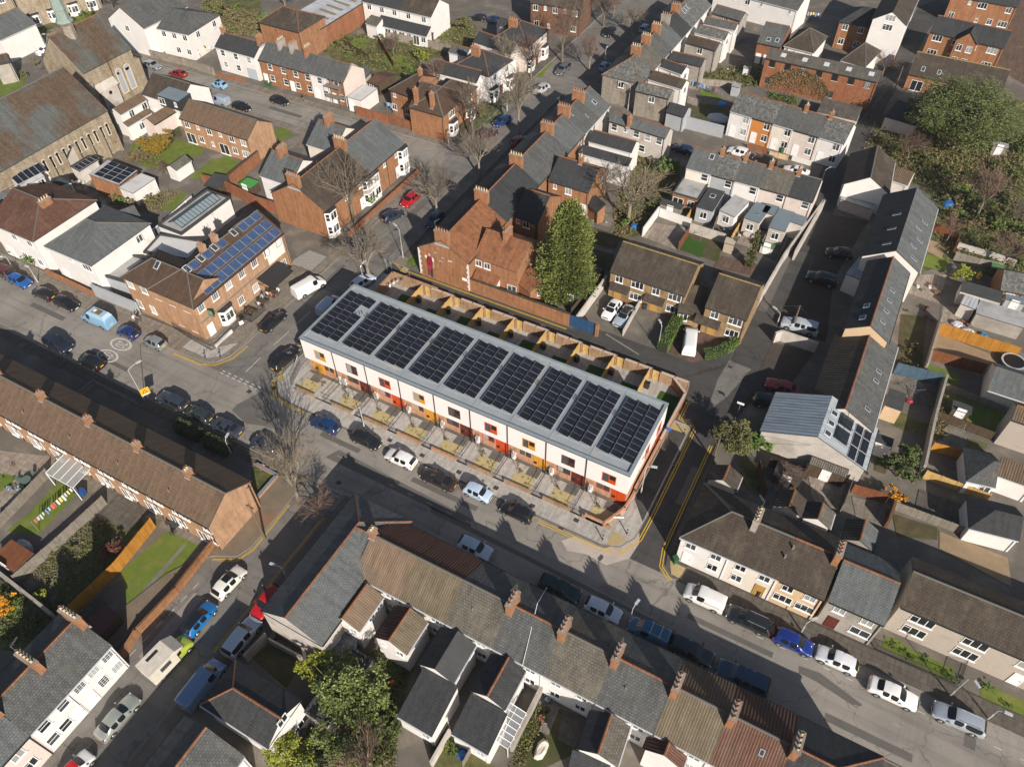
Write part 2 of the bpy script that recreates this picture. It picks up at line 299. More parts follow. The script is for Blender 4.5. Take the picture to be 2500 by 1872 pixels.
# ---------------- windows and doors (shared meshes)
_wc={}
def wmesh(w,h,st,fc):
    k=(round(w,2),round(h,2),st,fc.name)
    if k in _wc: return _wc[k]
    b=MB(); t=.07; o=-.05
    b.box(0,o,0,w,.02,t).box(0,o,h-t,w,.02,h).box(0,o,t,t,.02,h-t).box(w-t,o,t,w,.02,h-t)
    b.box(-.08,-.12,-.09,w+.08,.02,-.002,1)
    if st=='sash': b.box(t,-.04,h*.5-.03,w-t,.01,h*.5+.03)
    elif st=='geo':
        for i in (1,2): b.box(w*i/3-.015,-.035,t,w*i/3+.015,.01,h-t)
        for i in (1,2,3): b.box(t,-.032,h*i/4-.015,w-t,.01,h*i/4+.015)
    elif st=='case':
        n=max(2,round(w/.65))
        for i in range(1,n): b.box(w*i/n-.035,-.04,t,w*i/n+.035,.01,h-t)
        b.box(t,-.036,h*.72,w/n,.01,h*.72+.05)
    elif st=='plain2': b.box(w/2-.04,-.04,t,w/2+.04,.01,h-t)
    g=MB().poly([(t*.5,-.012,t*.5),(w-t*.5,-.012,t*.5),(w-t*.5,-.012,h-t*.5),(t*.5,-.012,h-t*.5)])
    fm=b.mesh('window',[fc,STN if fc is not WHT else WHT]); ps=[g.mesh('pane',m) for m in GL]
    _wc[k]=(fm,ps); return _wc[k]
def window(par,M,w,h,st='case',fc=None,gi=None):
    fc=fc or WHT
    fm,ps=wmesh(w,h,st,fc); f=place(fm,'window',par,M); place(ps[random.choice((0,0,0,1,1,2,3)) if gi is None else gi],'pane',f,M); return f
_dc={}
def door(par,M,col,w=.95,h=2.05):
    k=(col,w,h)
    if k not in _dc:
        c=WHT if col=='white' else mat('door_'+col,DC[col],.5)
        b=MB().box(0,-.05,0,w,.02,h).box(.1,-.065,.1,w-.1,-.04,h*.42).box(.1,-.065,h*.5,w-.1,-.04,h-.12).box(-.08,-.07,0,0,.02,h+.08).box(w,-.07,0,w+.08,.02,h+.08).box(-.08,-.07,h,w+.08,.02,h+.08)
        hd=MB().box(w-.16,-.12,.98,w-.11,-.05,1.12)
        _dc[k]=(b.mesh('door',c),hd.mesh('handle',MET))
    a,b=_dc[k]; d=place(a,'door',par,M); place(b,'handle',d,M); return d
DC=dict(red=(.42,.05,.02),brown=(.10,.045,.03),orange=(.55,.25,.03),blue=(.05,.12,.3),black=(.02,.02,.022),grey=(.3,.33,.36),oak=(.42,.25,.07),green=(.04,.1,.05),maroon=(.12,.03,.025))
# ---------------- houses
def line(t,e1,e2,r,ze,zr,pt=.62):
    """frame of a building from two eave points and a ridge point; the ridge height follows from the roof pitch pt"""
    if zr-ze>1.15 and pt:
        lo,hi=ze+.3,ze+9
        for _ in range(30):
            zr=(lo+hi)/2; f=_line(t,e1,e2,r,ze,zr)
            if (zr-ze)>pt*f['hd']: hi=zr
            else: lo=zr
    return _line(t,e1,e2,r,ze,zr)
def _line(t,e1,e2,r,ze,zr):
    a=PP(t,[e1,e2],ze); rr=PP(t,[r],zr)[0]; a,b=a
    n=Vector((-(b-a).y,(b-a).x,0)).normalized()
    if (rr-a).dot(n)<0: a,b=b,a; n=-n
    an=math.atan2((b-a).y,(b-a).x); sn=round(an/(PI/2))*PI/2
    if abs(an-sn)<math.radians(4.5): an=sn
    m_=(a+b)/2; n=Vector((-math.sin(an),math.cos(an),0)); u=Vector((math.cos(an),math.sin(an),0)); hl_=abs((b-a).dot(u))/2; a,b=m_-u*hl_,m_+u*hl_
    return dict(O=Vector((a.x,a.y,0)),ang=math.atan2((b-a).y,(b-a).x),L=(b-a).length,hd=max(1.0,(rr-a).dot(n)),ze=ze,zr=zr)
class House: pass
def fx(fr,t,x,y,z=0):  # local x,y of a photo point in a frame
    q=PP(t,[(x,y)],z)[0]-fr['O']; c,s=math.cos(fr['ang']),math.sin(fr['ang']); return (q.x*c+q.y*s, -q.x*s+q.y*c)
def house(fr,label,x0=0,x1=None,kind='gable',wall='white',roof='slate',D=None,ov=.22,vg=.06,ridge=RIDGE,win='',wst='case',wf=None,ch='',name='terraced_house',cat='house',par=None,group=None,z0=0,dcol='white',hips='',parapet=.0,chw='brick',pots=4,rsk=None,chd=None,sidewalls=None,prefix='',gutter=True,ws=1.0,thick=.12,roofb=None):
    """kind gable|mono|flat|hip ; front eave is local y=0, ridge towards +y"""
    h=House(); x1=fr['L'] if x1 is None else x1; L=x1-x0; ze,zr,hd=fr['ze'],fr['zr'],fr['hd']
    M=Matrix.Translation(fr['O'])@RZ(fr['ang'])@T3(x0,0,0); h.M=M; h.L=L; h.fr=fr
    wm=W_[wall] if isinstance(wall,str) else wall; rm=R_[roof] if isinstance(roof,str) else roof
    if par is None:
        o=thing(name,label,cat,M.to_translation(),fr['ang'],group); pw,pr='wall','roof'
    else: o=par; pw,pr='wing_wall','wing_roof'
    h.o=o; h.ze=ze; h.zr=zr; h.ov=ov
    if kind=='gable': D=D or 2*hd; prof=[(0,ze),(hd,zr),(D,ze if abs(D-2*hd)<.01 else zr-(D-hd)*(zr-ze)/hd)]
    elif kind=='mono': D=hd; prof=[(0,ze),(D,zr)]
    elif kind=='flat': D=hd; prof=[(0,ze),(D,ze)]
    elif kind=='hip': D=D or 2*hd; prof=None
    h.D=D; xi0=0.002; xi1=L-.002; sl=(zr-ze)/hd if kind!='flat' else 0
    t=thick
    def ztop(y):
        if kind=='hip': return ze+ov*sl-t
        for (a,za),(b,zb) in zip(prof,prof[1:]):
            if y<=b+1e-6: return za+(zb-za)*(y-a)/(b-a)-t
        return prof[-1][1]-t
    ov2=ov if kind in('gable','hip') else .05
    if kind=='flat': ov2=ov
    # walls
    b=MB(); xa,xb=(xi0,xi1)
    if kind=='hip':
        xa,xb=ov,L-ov
        if 'l' not in hips: xa=xi0
        if 'r' not in hips: xb=xi1
    if kind=='flat' and ov>0: xa,xb=ov,L-ov
    ys=[ov]+([hd] if kind in('gable',) else [])+[D-ov2]
    if kind=='hip':
        zt=ztop(0)
        for (p,q) in (((xa,ov),(xb,ov)),((xb,ov),(xb,D-ov)),((xb,D-ov),(xa,D-ov)),((xa,D-ov),(xa,ov))):
            b.poly([(p[0],p[1],z0),(q[0],q[1],z0),(q[0],q[1],zt),(p[0],p[1],zt)])
        if 'l' not in hips: b.poly([(xa,ov,zt),(xa,D/2,zr-t),(xa,D-ov,zt)])
        if 'r' not in hips: b.poly([(xb,ov,zt),(xb,D-ov,zt),(xb,D/2,zr-t)])
    else:
        zf=ztop(ys[0]); zb=ztop(ys[-1])
        b.poly([(xa,ys[0],z0),(xb,ys[0],z0),(xb,ys[0],zf),(xa,ys[0],zf)])
        b.poly([(xb,ys[-1],z0),(xa,ys[-1],z0),(xa,ys[-1],zb),(xb,ys[-1],zb)])
        b.poly([(xa,y,ztop(y)) for y in ys]+[(xa,ys[-1],z0),(xa,ys[0],z0)])
        b.poly([(xb,y,ztop(y)) for y in reversed(ys)]+[(xb,ys[0],z0),(xb,ys[-1],z0)])
        if kind=='flat': b.poly([(xa,ys[0],zf),(xb,ys[0],zf),(xb,ys[-1],zf),(xa,ys[-1],zf)])
    b.build(pw,wm,o,M)
    # roof
    b=MB(); g0=-vg if (x0<.02 or par is not None) else .002; g1=L+vg if (x1>fr['L']-.05) else L-.002
    if kind in('gable','mono','flat'):
        up=prof; lo=[(y,z-t) for y,z in prof]
        for i in range(len(up)-1):
            (ya,za),(yb,zb)=up[i],up[i+1]
            b.poly([(g0,ya,za),(g1,ya,za),(g1,yb,zb),(g0,yb,zb)],3 if (roofb and i==1) else 0); b.poly([(g0,ya,za-t),(g0,yb,zb-t),(g1,yb,zb-t),(g1,ya,za-t)],1)
            b.poly([(g1,ya,za-t),(g1,yb,zb-t),(g1,yb,zb),(g1,ya,za)],1); b.poly([(g0,ya,za-t),(g0,ya,za),(g0,yb,zb),(g0,yb,zb-t)],1)
        b.poly([(g0,0,ze-t),(g1,0,ze-t),(g1,0,ze),(g0,0,ze)],1); b.poly([(g0,D,up[-1][1]-t),(g0,D,up[-1][1]),(g1,D,up[-1][1]),(g1,D,up[-1][1]-t)],1)
        if kind=='gable' and ridge: b.tube((g0+.02,hd,zr+.0),(g1-.02,hd,zr+.0),.12,n=6,mi=2)
        if parapet:
            for (xx0,yy0,xx1,yy1) in ((g0,0,g1,.25),(g0,D-.25,g1,D),(g0,.25,g0+.25,D-.25),(g1-.25,.25,g1,D-.25)): b.box(xx0,yy0,ze+.002,xx1,yy1,ze+parapet,1)
    else:
        hl=hd if 'l' in hips else 0; hr=hd if 'r' in hips else 0
        if L<hl+hr: hl=hr=L/2 if (hl and hr) else L
        xl0=0 if hl else g0; xr0=L if hr else g1
        rl=(hl if hl else g0,D/2,zr); rr=(L-hr if hr else g1,D/2,zr)
        A=(xl0,0,ze);Bp=(xr0,0,ze);C=(xr0,D,ze);Dp=(xl0,D,ze)
        b.poly([A,Bp,rr,rl]);b.poly([C,Dp,rl,rr])
        if hl: b.poly([Dp,A,rl])
        if hr: b.poly([Bp,C,rr])
        for p,q in ((A,Bp),(Bp,C),(C,Dp),(Dp,A)): b.poly([(p[0],p[1],ze-t),(q[0],q[1],ze-t),q,p],1)
        b.poly([(p[0],p[1],ze-t) for p in (Dp,C,Bp,A)],1)
        if ridge:
            if rr[0]-rl[0]>.2: b.tube(rl,rr,.11,n=6,mi=2)
            if hl: b.tube(A,rl,.09,n=6,mi=2);b.tube(Dp,rl,.09,n=6,mi=2)
            if hr: b.tube(Bp,rr,.09,n=6,mi=2);b.tube(C,rr,.09,n=6,mi=2)
    h.roof=b.build(pr,[rm,rsk or mat('roof_edge',(.05,.05,.05),.7),ridge or RIDGED]+([R_[roofb]] if roofb else []),o,M)
    if gutter and par is None and kind!='flat':
        b=MB().box(g0+.08,-.11,ze-.16,g1-.08,-.003,ze-.06)
        if kind in('gable','hip') and abs(D-2*hd)<.02: MB().box(g0+.08,D+.003,ze-.16,g1-.08,D+.11,ze-.06).build('gutter',METD,o,M)
        gm=GRYF if wall in('white','cream','pale') else METD; b.build('gutter',gm,o,M)
        MB().tube((L-.25,ov-.06,0.05),(L-.25,ov-.06,ze-.15),.05,n=5).build('downpipe',gm,o,M,uv=False)
    if win: wins(h,win,wst,wf,dcol,ws)
    for c in (ch.split() if ch else []): chimney(h,c,chw,pots)
    return h
def side(h,s):
    L,D,ov=h.L,h.D,h.ov; M=h.M
    if s=='f': return M@T3(0,ov,0),L
    if s=='b': return M@T3(L,D-ov,0)@RZ(PI),L
    if s=='r': return M@T3(L,0,0)@RZ(PI/2),D
    if s=='l': return M@T3(0,D,0)@RZ(-PI/2),D
def wins(h,spec,wst='case',wf=None,dcol='white',ws=1.0):
    """spec tokens: side floor pattern, e.g. 'fuww fgdw' = front upper two windows, front ground door+window"""
    for tk in spec.split():
        s,fl,pat=tk[0],tk[1],tk[2:]; Ms,W=side(h,s); n=len(pat); zt=h.ze-h.ov*0
        zu=min(h.ze-1.75,99)
        for i,c in enumerate(pat):
            cx=W*(i+.5)/n; slot=W/n
            if c=='-': continue
            if c in 'wvnW':
                ww={'w':1.15,'v':1.0,'n':.6,'W':1.9}[c]*ws; ww=min(ww,slot*.85); hh={'w':1.25,'v':1.45,'n':.9,'W':1.25}[c]*ws
                z={'u':h.ze-.35-hh,'g':1.0,'t':h.ze+.25,'m':h.ze*.5}[fl]
                if fl=='g' and h.ze<3.4: z=min(z,h.ze-.3-hh)
                window(h.o,Ms@T3(cx-ww/2,0,max(z,.3)),ww,hh,wst,wf)
            elif c=='d': door(h.o,Ms@T3(cx-.48,0,.08),dcol)
            elif c=='D': window(h.o,Ms@T3(cx-min(1.1,slot*.42),0,.12),min(2.2,slot*.84),2.05,'plain2',wf)
            elif c=='g':
                MB().box(0,-.04,0,2.6,.02,2.2).build('garage_door',mat('garage_door_grey',(.42,.46,.52),.5),h.o,Ms@T3(cx-1.3,0,.05))
            elif c=='b' : bay(h,Ms,cx,wf)
            elif c=='B' : bay(h,Ms,cx,wf,two=True)
def bay(h,Ms,cx,wf=None,two=False):
    fc=wf or WHT; b=MB(); pts=[(cx-1.25,0),(cx-.75,-.75),(cx+.75,-.75),(cx+1.25,0)]
    tops=[(.1,.75),(2.5,2.8)]+([(3.2,3.45),(4.75,4.95)] if two else [])
    zt=4.95 if two else 2.8
    b.prism(pts,.1,zt,0); b.prism([(p[0]*1.0+(-.12 if p[0]<cx else .12),p[1]-.1 if p[1]<0 else 0) for p in pts],zt+.002,zt+.18,1)
    mb=b.build('bay_window',[W_['white'] if not two else h_wall(h),R_['slate3']],h.o,Ms)
    for z in ((.95,) if not two else (.95,3.35)):
        Mw=Ms@T3(cx-.7,-.75,z); f,ps=wmesh(1.4,1.4,'case',fc); place(f,'window_frame',mb,Mw); place(ps[random.choice((0,1,2))],'pane',mb,Mw)
        for (p,q) in ((pts[0],pts[1]),(pts[2],pts[3])):
            a=math.atan2(q[1]-p[1],q[0]-p[0]); f,ps=wmesh(.7,1.4,'sash',fc); Mw=Ms@T3(p[0],p[1],z)@RZ(a)@T3(.1,0,0); place(f,'window_frame',mb,Mw); place(ps[0],'pane',mb,Mw)
def h_wall(h): return W_['white']
_cc={}
def chimney(h,spec,wall='brick',pots=4):
    """spec 'fraction[,along-depth fraction[,h]]' e.g. '1' on the ridge at x=L ; suffix s = small, w = wide across ridge"""
    q=spec.rstrip('swa').split(','); small='s' in spec; al='a' in spec
    fx_=float(q[0]); fy=float(q[1]) if len(q)>1 else .5; hh=float(q[2]) if len(q)>2 else (1.0 if small else 1.35)
    x=h.L*fx_; 
    hd=h.fr['hd']; y=h.D*fy; zr=h.ze+(h.zr-h.ze)*(1-min(1,abs(y-hd)/hd)) if h.zr>h.ze else h.ze
    n=pots; lw=(.42*n+.2) if not small else .8; n=n if not small else 2; bw=.62
    if fx_<=0: x=bw/2
    if fx_>=1: x=h.L-bw/2
    M=h.M@T3(x,y,zr)@(RZ(PI/2) if not al else ID)   # long side across the ridge unless 'a'
    k=(n,lw,hh,wall,al)
    if k not in _cc:
        drop=lw*.5*.75+.25 if not al else .5
        b=MB().box(-lw/2,-bw/2,-drop,lw/2,bw/2,hh,0).box(-lw/2-.06,-bw/2-.06,hh-.22,lw/2+.06,bw/2+.06,hh-.08,0).box(-lw/2-.03,-bw/2-.03,hh+.002,lw/2+.03,bw/2+.03,hh+.07,1)
        b.box(-lw/2-.09,-bw/2-.09,-drop-.02,lw/2+.09,bw/2+.09,-drop+.32,2)
        p=MB(); p.tube((0,0,0),(0,0,.42),.115,.10,8,0,False).tube((0,0,.42),(0,0,.46),.13,.13,8,0,False).poly([(.09*math.cos(a*PI/4),.09*math.sin(a*PI/4),.44) for a in range(8)],1)
        _cc[k]=(b.mesh('chimney',[W_[wall],CONC,LEAD]),[p.mesh('chimney_pot',[POT,FLUE]),p.mesh('chimney_pot',[POTY,FLUE])])
    cm,pm=_cc[k]; c=place(cm,'chimney',h.o,M); pp=random.choice(pm)
    for i in range(n): place(pp,'chimney_pot',c,M@T3(-lw/2+.26+(lw-.52)*(i/(max(1,n-1))),0,hh+.07))
    if random.random()<.35: aerial(c,M@T3(lw/2-.1,0,hh))
    return c
def aerial(par,M):
    b=MB().tube((0,0,0),(0,0,1.3),.018,n=4).tube((-.1,0,1.25),(.9,0,1.3),.014,n=4)
    for i in range(6): b.tube((.1+i*.14,-.2+.015*i,1.27),(.1+i*.14,.2-.015*i,1.27),.008,n=3)
    b.build('tv_aerial',MET,par,M@RZ(random.uniform(0,6)),uv=False)
def roofpt(h,x,y,off=.0):
    """matrix lying on the roof slope at local x,y: local X along eave, Y up slope, Z out of the roof"""
    hd=h.fr['hd']; s=(h.zr-h.ze)/hd; a=math.atan(s)
    if y<=hd: return h.M@T3(x,y,h.ze+y*s)@Matrix.Rotation(a,4,'X')@T3(0,0,off)
    return h.M@T3(x,y,h.ze+(2*hd-y)*s)@Matrix.Rotation(-a,4,'X')@T3(0,0,off)
def skylight(h,x,y,w=.8,l=1.1,par=None):
    M=roofpt(h,x,y,.0); b=MB().box(-w/2,-l/2,-.02,w/2,l/2,.07).mesh('skylight',GRYF if w>.6 else mat('grey_skyf',(.3,.32,.34),.4)); s=place(b,'skylight',h.o,M)
    MB().poly([(-w/2+.08,-l/2+.08,.075),(w/2-.08,-l/2+.08,.075),(w/2-.08,l/2-.08,.075),(-w/2+.08,l/2-.08,.075)]).build('pane',GL[3],s,M)
def vent(h,x,y,r=.06,z=.3):
    MB().tube((0,0,-.05),(0,0,z),r,n=6).build('roof_vent',MET,h.o,h.M@T3(x,y,h.ze+(h.zr-h.ze)*(1-abs(y-h.fr['hd'])/h.fr['hd'])),uv=False)
def solar(h,x,y,w,l,blue=False):
    M=roofpt(h,x,y,.06); k=('sol',w,l,blue)
    if k not in _cc: _cc[k]=MB().box(-w/2,-l/2,-.02,w/2,l/2,.02,1).poly([(-w/2+.03,-l/2+.03,.022),(w/2-.03,-l/2+.03,.022),(w/2-.03,l/2-.03,.022),(-w/2+.03,l/2-.03,.022)],0).mesh('solar_panel',[SOLB if blue else SOL,ALU])
    place(_cc[k],'solar_panel',h.o,M)
# ---------------- ground sheets
LV=[0.0]
def sheet(name,pts,m,z,mi=None,kind='structure'):
    b=MB(); b.poly([(p.x,p.y,z) for p in pts]); o=b.build(name,m); o['kind']=kind; return o
def slab(name,pts,m,z,side=None): # raised pavement
    b=MB().prism([(p.x,p.y) for p in pts],0,z,1,0); o=b.build(name,[m,G_['kerb']]); o['kind']='structure'; return o
def offs(pts,w):
    """polyline shifted w metres to its left"""
    out=[]; n=len(pts)
    for i in range(n):
        a=pts[max(0,i-1)];b=pts[min(n-1,i+1)]
        d1=(pts[i]-a).normalized() if i>0 else None; d2=(b-pts[i]).normalized() if i<n-1 else None
        d=((d1 or d2)+(d2 or d1)); d=Vector((d.x,d.y,0)).normalized(); nn=Vector((-d.y,d.x,0))
        k=1.0
        if d1 and d2: k=1/max(.5,abs(nn.dot(Vector((-d1.y,d1.x,0)))))
        out.append(pts[i]+nn*w*k)
    return out
def smooth(pts,it=2):
    for _ in range(it):
        q=[pts[0]]
        for a,b in zip(pts,pts[1:]): q+=[a*.75+b*.25,a*.25+b*.75]
        q.append(pts[-1]); pts=q
    return pts
def strip(name,pts,w,m,z,th=None,sm=0):
    """ribbon from the polyline to w metres on its left; z top height"""
    if sm: pts=smooth(pts,sm)
    q=offs(pts,w); b=MB(); n=len(pts)
    for i in range(n-1):
        a,c,d,e=pts[i],pts[i+1],q[i+1],q[i]
        if w<0: a,c,d,e=e,d,c,a
        b.poly([(a.x,a.y,z),(c.x,c.y,z),(d.x,d.y,z),(e.x,e.y,z)],0)
        if th: 
            for s,t_ in ((pts[i],pts[i+1]),(q[i+1],q[i])): b.poly([(s.x,s.y,z-th),(t_.x,t_.y,z-th),(t_.x,t_.y,z),(s.x,s.y,z)],1)
    if th:
        for s,t_ in ((pts[0],q[0]),(pts[-1],q[-1])): b.poly([(s.x,s.y,z-th),(t_.x,t_.y,z-th),(t_.x,t_.y,z),(s.x,s.y,z)],1)
    o=b.build(name,[m,G_['kerb']] if th else m); o['kind']='structure'; return o
def pavement(pts,w,m='slabs',z=.12,sm=0,kerb=True):
    if sm: pts=smooth(pts,sm)
    strip('pavement',pts,w,G_[m],z,z+.02)
    if kerb: strip('kerb',offs(pts,-.004*(1 if w>0 else -1)),.15*(1 if w>0 else -1),G_['kerb'],z+.006,z+.02)
def dline(pts,z=.022,m='yellow',w=.09,gap=.17,sm=0,side=1):
    if sm: pts=smooth(pts,sm)
    b=MB()
    for o in (.15,.15+w+gap):
        p=offs(pts,-side*o); q=offs(pts,-side*(o+w))
        for i in range(len(p)-1): b.poly([(v.x,v.y,z) for v in (p[i],p[i+1],q[i+1],q[i])])
    o=b.build('road_marking',G_[m]); o['kind']='structure'
def marks(segs,z=.022,m='wpaint',w=.12):
    b=MB()
    for a,c in segs:
        d=(c-a).normalized(); n=Vector((-d.y,d.x,0))*w/2; b.poly([(v.x,v.y,z) for v in (a-n,c-n,c+n,a+n)])
    o=b.build('road_marking',G_[m]); o['kind']='structure'
def dashes(a,b,n,L,z=.022,m='wpaintf',w=.1):
    d=(b-a); marks([(a+d*((i)/max(1,n-1)),a+d*((i)/max(1,n-1))+d.normalized()*L) for i in range(n)],z,m,w)
# ---------------- walls and fences
def gwall(label,pts,h=1.8,th=.22,m='buffwall',cap=None,name='garden_wall',cat='wall',group=None,post=0):
    wm=W_[m] if isinstance(m,str) else m
    o=pts[0]; t=thing(name,label,cat,(o.x,o.y,0),0,group); b=MB(); c=MB(); pb=MB()
    for p,q in zip(pts,pts[1:]):
        d=(q-p); L=d.length; a=math.atan2(d.y,d.x); M=Matrix.Translation((p.x,p.y,0))@RZ(a)
        b.box(0,-th/2,0,L,th/2,h,0,M)
        if cap: c.box(-.02,-th/2-.04,h+.002,L+.02,th/2+.04,h+.08,0,M)
        if post:
            n=max(1,round(L/post))
            for i in range(n+1): pb.box(L*i/n-.06,-.06-th/2,0,L*i/n+.06,.06+th/2,h+.08,0,M)
    b.build('panel' if name=='fence' else 'wall',wm,t,Matrix.Translation((0,0,0)))
    if cap: c.build('coping',cap,t,ID)
    if post: pb.build('posts' if name=='fence' else 'piers',CONC if name=='fence' else wm,t,ID)
    return t
def fence(label,pts,h=1.7,m=None,group=None,post=1.8,pm=None):
    """close-boarded fence, every post a part of its own"""
    m=m or WOODB; o=pts[0]; t=thing('fence',label,'fence',(o.x,o.y,0),0,group)
    for p,q in zip(pts,pts[1:]):
        d=(q-p); L=d.length; a=math.atan2(d.y,d.x); M=Matrix.Translation((p.x,p.y,0))@RZ(a); n=max(1,round(L/post))
        MB().box(.05,-.03,.03,L-.05,.03,h).box(.05,-.05,.3,L-.05,.05,.38).box(.05,-.05,h-.3,L-.05,.05,h-.22).build('fence_panel',m,t,M)
        for i in range(n+1): 
            k=('post',h,(pm or m).name)
            if k not in _cc: _cc[k]=MB().box(-.055,-.055,0,.055,.055,h+.08).mesh('post',pm or m)
            place(_cc[k],'post',t,M@T3(L*i/n,0,0))
    return t
def railing(label,pts,h=1.1,m=None,group=None,step=.14):
    m=m or METD; o=pts[0]; t=thing('railing',label,'railing',(o.x,o.y,0),0,group); b=MB(); c=MB()
    for p,q in zip(pts,pts[1:]):
        d=q-p; L=d.length; n=max(2,round(L/step))
        for zz in (.12,h): c.beam(p+Vector((0,0,zz)),q+Vector((0,0,zz)),.04,.04)
        for i in range(n+1):
            s=p+d*(i/n); b.box(s.x-.009,s.y-.009,.05,s.x+.009,s.y+.009,h+(.08 if i%8==0 else 0))
    b.build('bars',m,t,ID,uv=False); c.build('rails',m,t,ID,uv=False); return t
def hedge(label,pts,w,h,m,n=60,group=None):
    t=thing('hedge',label,'hedge',pts[0],0,group); b=MB(); core=MB()
    for p,q in zip(pts,pts[1:]):
        d=q-p; L=d.length; a=math.atan2(d.y,d.x); M=Matrix.Translation((p.x,p.y,0))@RZ(a)
        core.box(0,-w/2+.12,.0,L,w/2-.12,h-.12,0,M)
        for i in range(int(L*(w+2*h)*n)):
            u=random.uniform(0,w+2*h); x=random.uniform(-.05,L+.05)
            if u<h: y,z=-w/2,u
            elif u<h+w: y,z=u-h-w/2,h
            else: y,z=w/2,u-h-w
            c=M@Vector((x,y+random.gauss(0,.06),z+random.gauss(0,.05))); leaf(b,c,.13)
    core.build('branches',mat('hedge_core',(.02,.03,.01),1),t,ID,uv=False); b.build('foliage',m,t,ID,uv=False)
# ---------------- vegetation
def leafm(name,c1,c2,c3=None):
    if name in MATS: return MATS[name]
    m=mat(name,c1,.6); nt=m.node_tree; b=nt.nodes['Principled BSDF']; b.inputs['Specular IOR Level'].default_value=.35
    c=mixc(nt,rampf(nt,noise(nt,1.6,4,'World',.7),.35,.62),c1,c2)
    if c3: c=mixc(nt,rampf(nt,noise(nt,7,3,'World',.7),.52,.62),c,c3)
    nt.links.new(c,b.inputs['Base Color']); return m
LF=dict(conifer=leafm('conifer_needles',(.09,.125,.03),(.20,.22,.06),(.14,.17,.045)),
 oak=leafm('evergreen_leaves',(.06,.085,.026),(.13,.155,.05),(.19,.20,.07)),
 laurel=leafm('laurel_leaves',(.075,.11,.025),(.14,.18,.045),(.34,.36,.14)),
 yellow=leafm('yellow_green_leaves',(.26,.29,.03),(.16,.20,.025),(.36,.36,.05)),
 gold=leafm('golden_flowers',(.62,.32,.02),(.5,.22,.02)),
 red=leafm('red_purple_leaves',(.10,.035,.03),(.16,.055,.04)),
 dgreen=leafm('dark_shrub_leaves',(.055,.08,.022),(.10,.125,.035)),
 green=leafm('fresh_green_leaves',(.08,.15,.025),(.13,.20,.04)),
 brown=leafm('brown_winter_foliage',(.16,.125,.06),(.22,.18,.09),(.11,.10,.045)),
 olive=leafm('olive_foliage',(.10,.105,.035),(.16,.155,.06)),
 autumn=leafm('bronze_leaves',(.22,.15,.02),(.30,.19,.03),(.14,.13,.02)))
BARK=mnoise('grey_brown_bark',(.21,.18,.14),(.14,.12,.09),6,bd=.01); BARKP=mnoise('pale_bark',(.32,.28,.22),(.22,.19,.15),5,bd=.01); TWIG=mat('twigs',(.15,.12,.09),.9); TWIGR=mat('reddish_twigs',(.14,.09,.07),.9); TWIGP=mat('pale_twigs',(.175,.145,.108),.9)
def leaf(b,c,s,d=None):
    a=Vector((random.gauss(0,1),random.gauss(0,1),random.gauss(0,.6))).normalized() if d is None else d
    n=Vector((random.gauss(0,.6),random.gauss(0,.6),random.gauss(.3,.8))); w=a.cross(n)
    if w.length<1e-3: return
    w=w.normalized()*s*.5*random.uniform(.6,1); a=a*s*random.uniform(.7,1.3)
    b.poly([c-w-a*.5,c-w*.3+a*.5,c+w*.8+a*.35,c+w*.9-a*.45])
_vc={}
def crown_mesh(kind,seed,n,leafs,lobes=14,flat=.8):
    """leaf clumps through the volume of a unit-radius crown"""
    k=(kind,seed,n,leafs)
    if k in _vc: return _vc[k]
    rs=random.getstate(); random.seed(seed); b=MB(); lob=[]
    for i in range(lobes):
        v=Vector((random.gauss(0,1),random.gauss(0,1),random.gauss(0,.8))).normalized()*random.uniform(.25,.78); v.z*=flat; lob.append((v,random.uniform(.2,.42)))
    cl=[]
    for i in range(max(10,n//28)):
        v,r=random.choice(lob); u=Vector((random.gauss(0,1),random.gauss(0,1),random.gauss(0,1))).normalized()*r*random.uniform(.65,1.05); cl.append(v+u)
    for i in range(n):
        c=random.choice(cl)+Vector((random.gauss(0,.05),random.gauss(0,.05),random.gauss(0,.04))); leaf(b,c,leafs)
    me=b.mesh('crown',LF[kind],uv=False); random.setstate(rs); _vc[k]=me; return me
def branch(tb,cb,p,d,L,r,lev,up,maxl,sp):
    seg=3 if lev<2 else 2; q=p
    for i in range(seg):
        d=(d+Vector((random.gauss(0,.13),random.gauss(0,.13),random.gauss(0,.08)+up))).normalized()
        q2=q+d*L/seg; (tb if lev<2 else cb).tube(q,q2,r*(1-.25*i/seg),r*(1-.25*(i+1)/seg),5 if lev<2 else 3,0,False)
        if lev<maxl and (i>0 or lev>0):
            for k in range(sp if lev<2 else 2):
                a=random.uniform(0,2*PI); o=d.orthogonal().normalized(); o=Matrix.Rotation(a,3,d)@o
                branch(tb,cb,q2,(d*random.uniform(.7,1.1)+o*random.uniform(.5,.9)).normalized(),L*random.uniform(.55,.75),r*.5,lev+1,up,maxl,sp)
        q=q2
    if lev<maxl: branch(tb,cb,q,d,L*.65,r*.6,lev+1,up,maxl,sp)
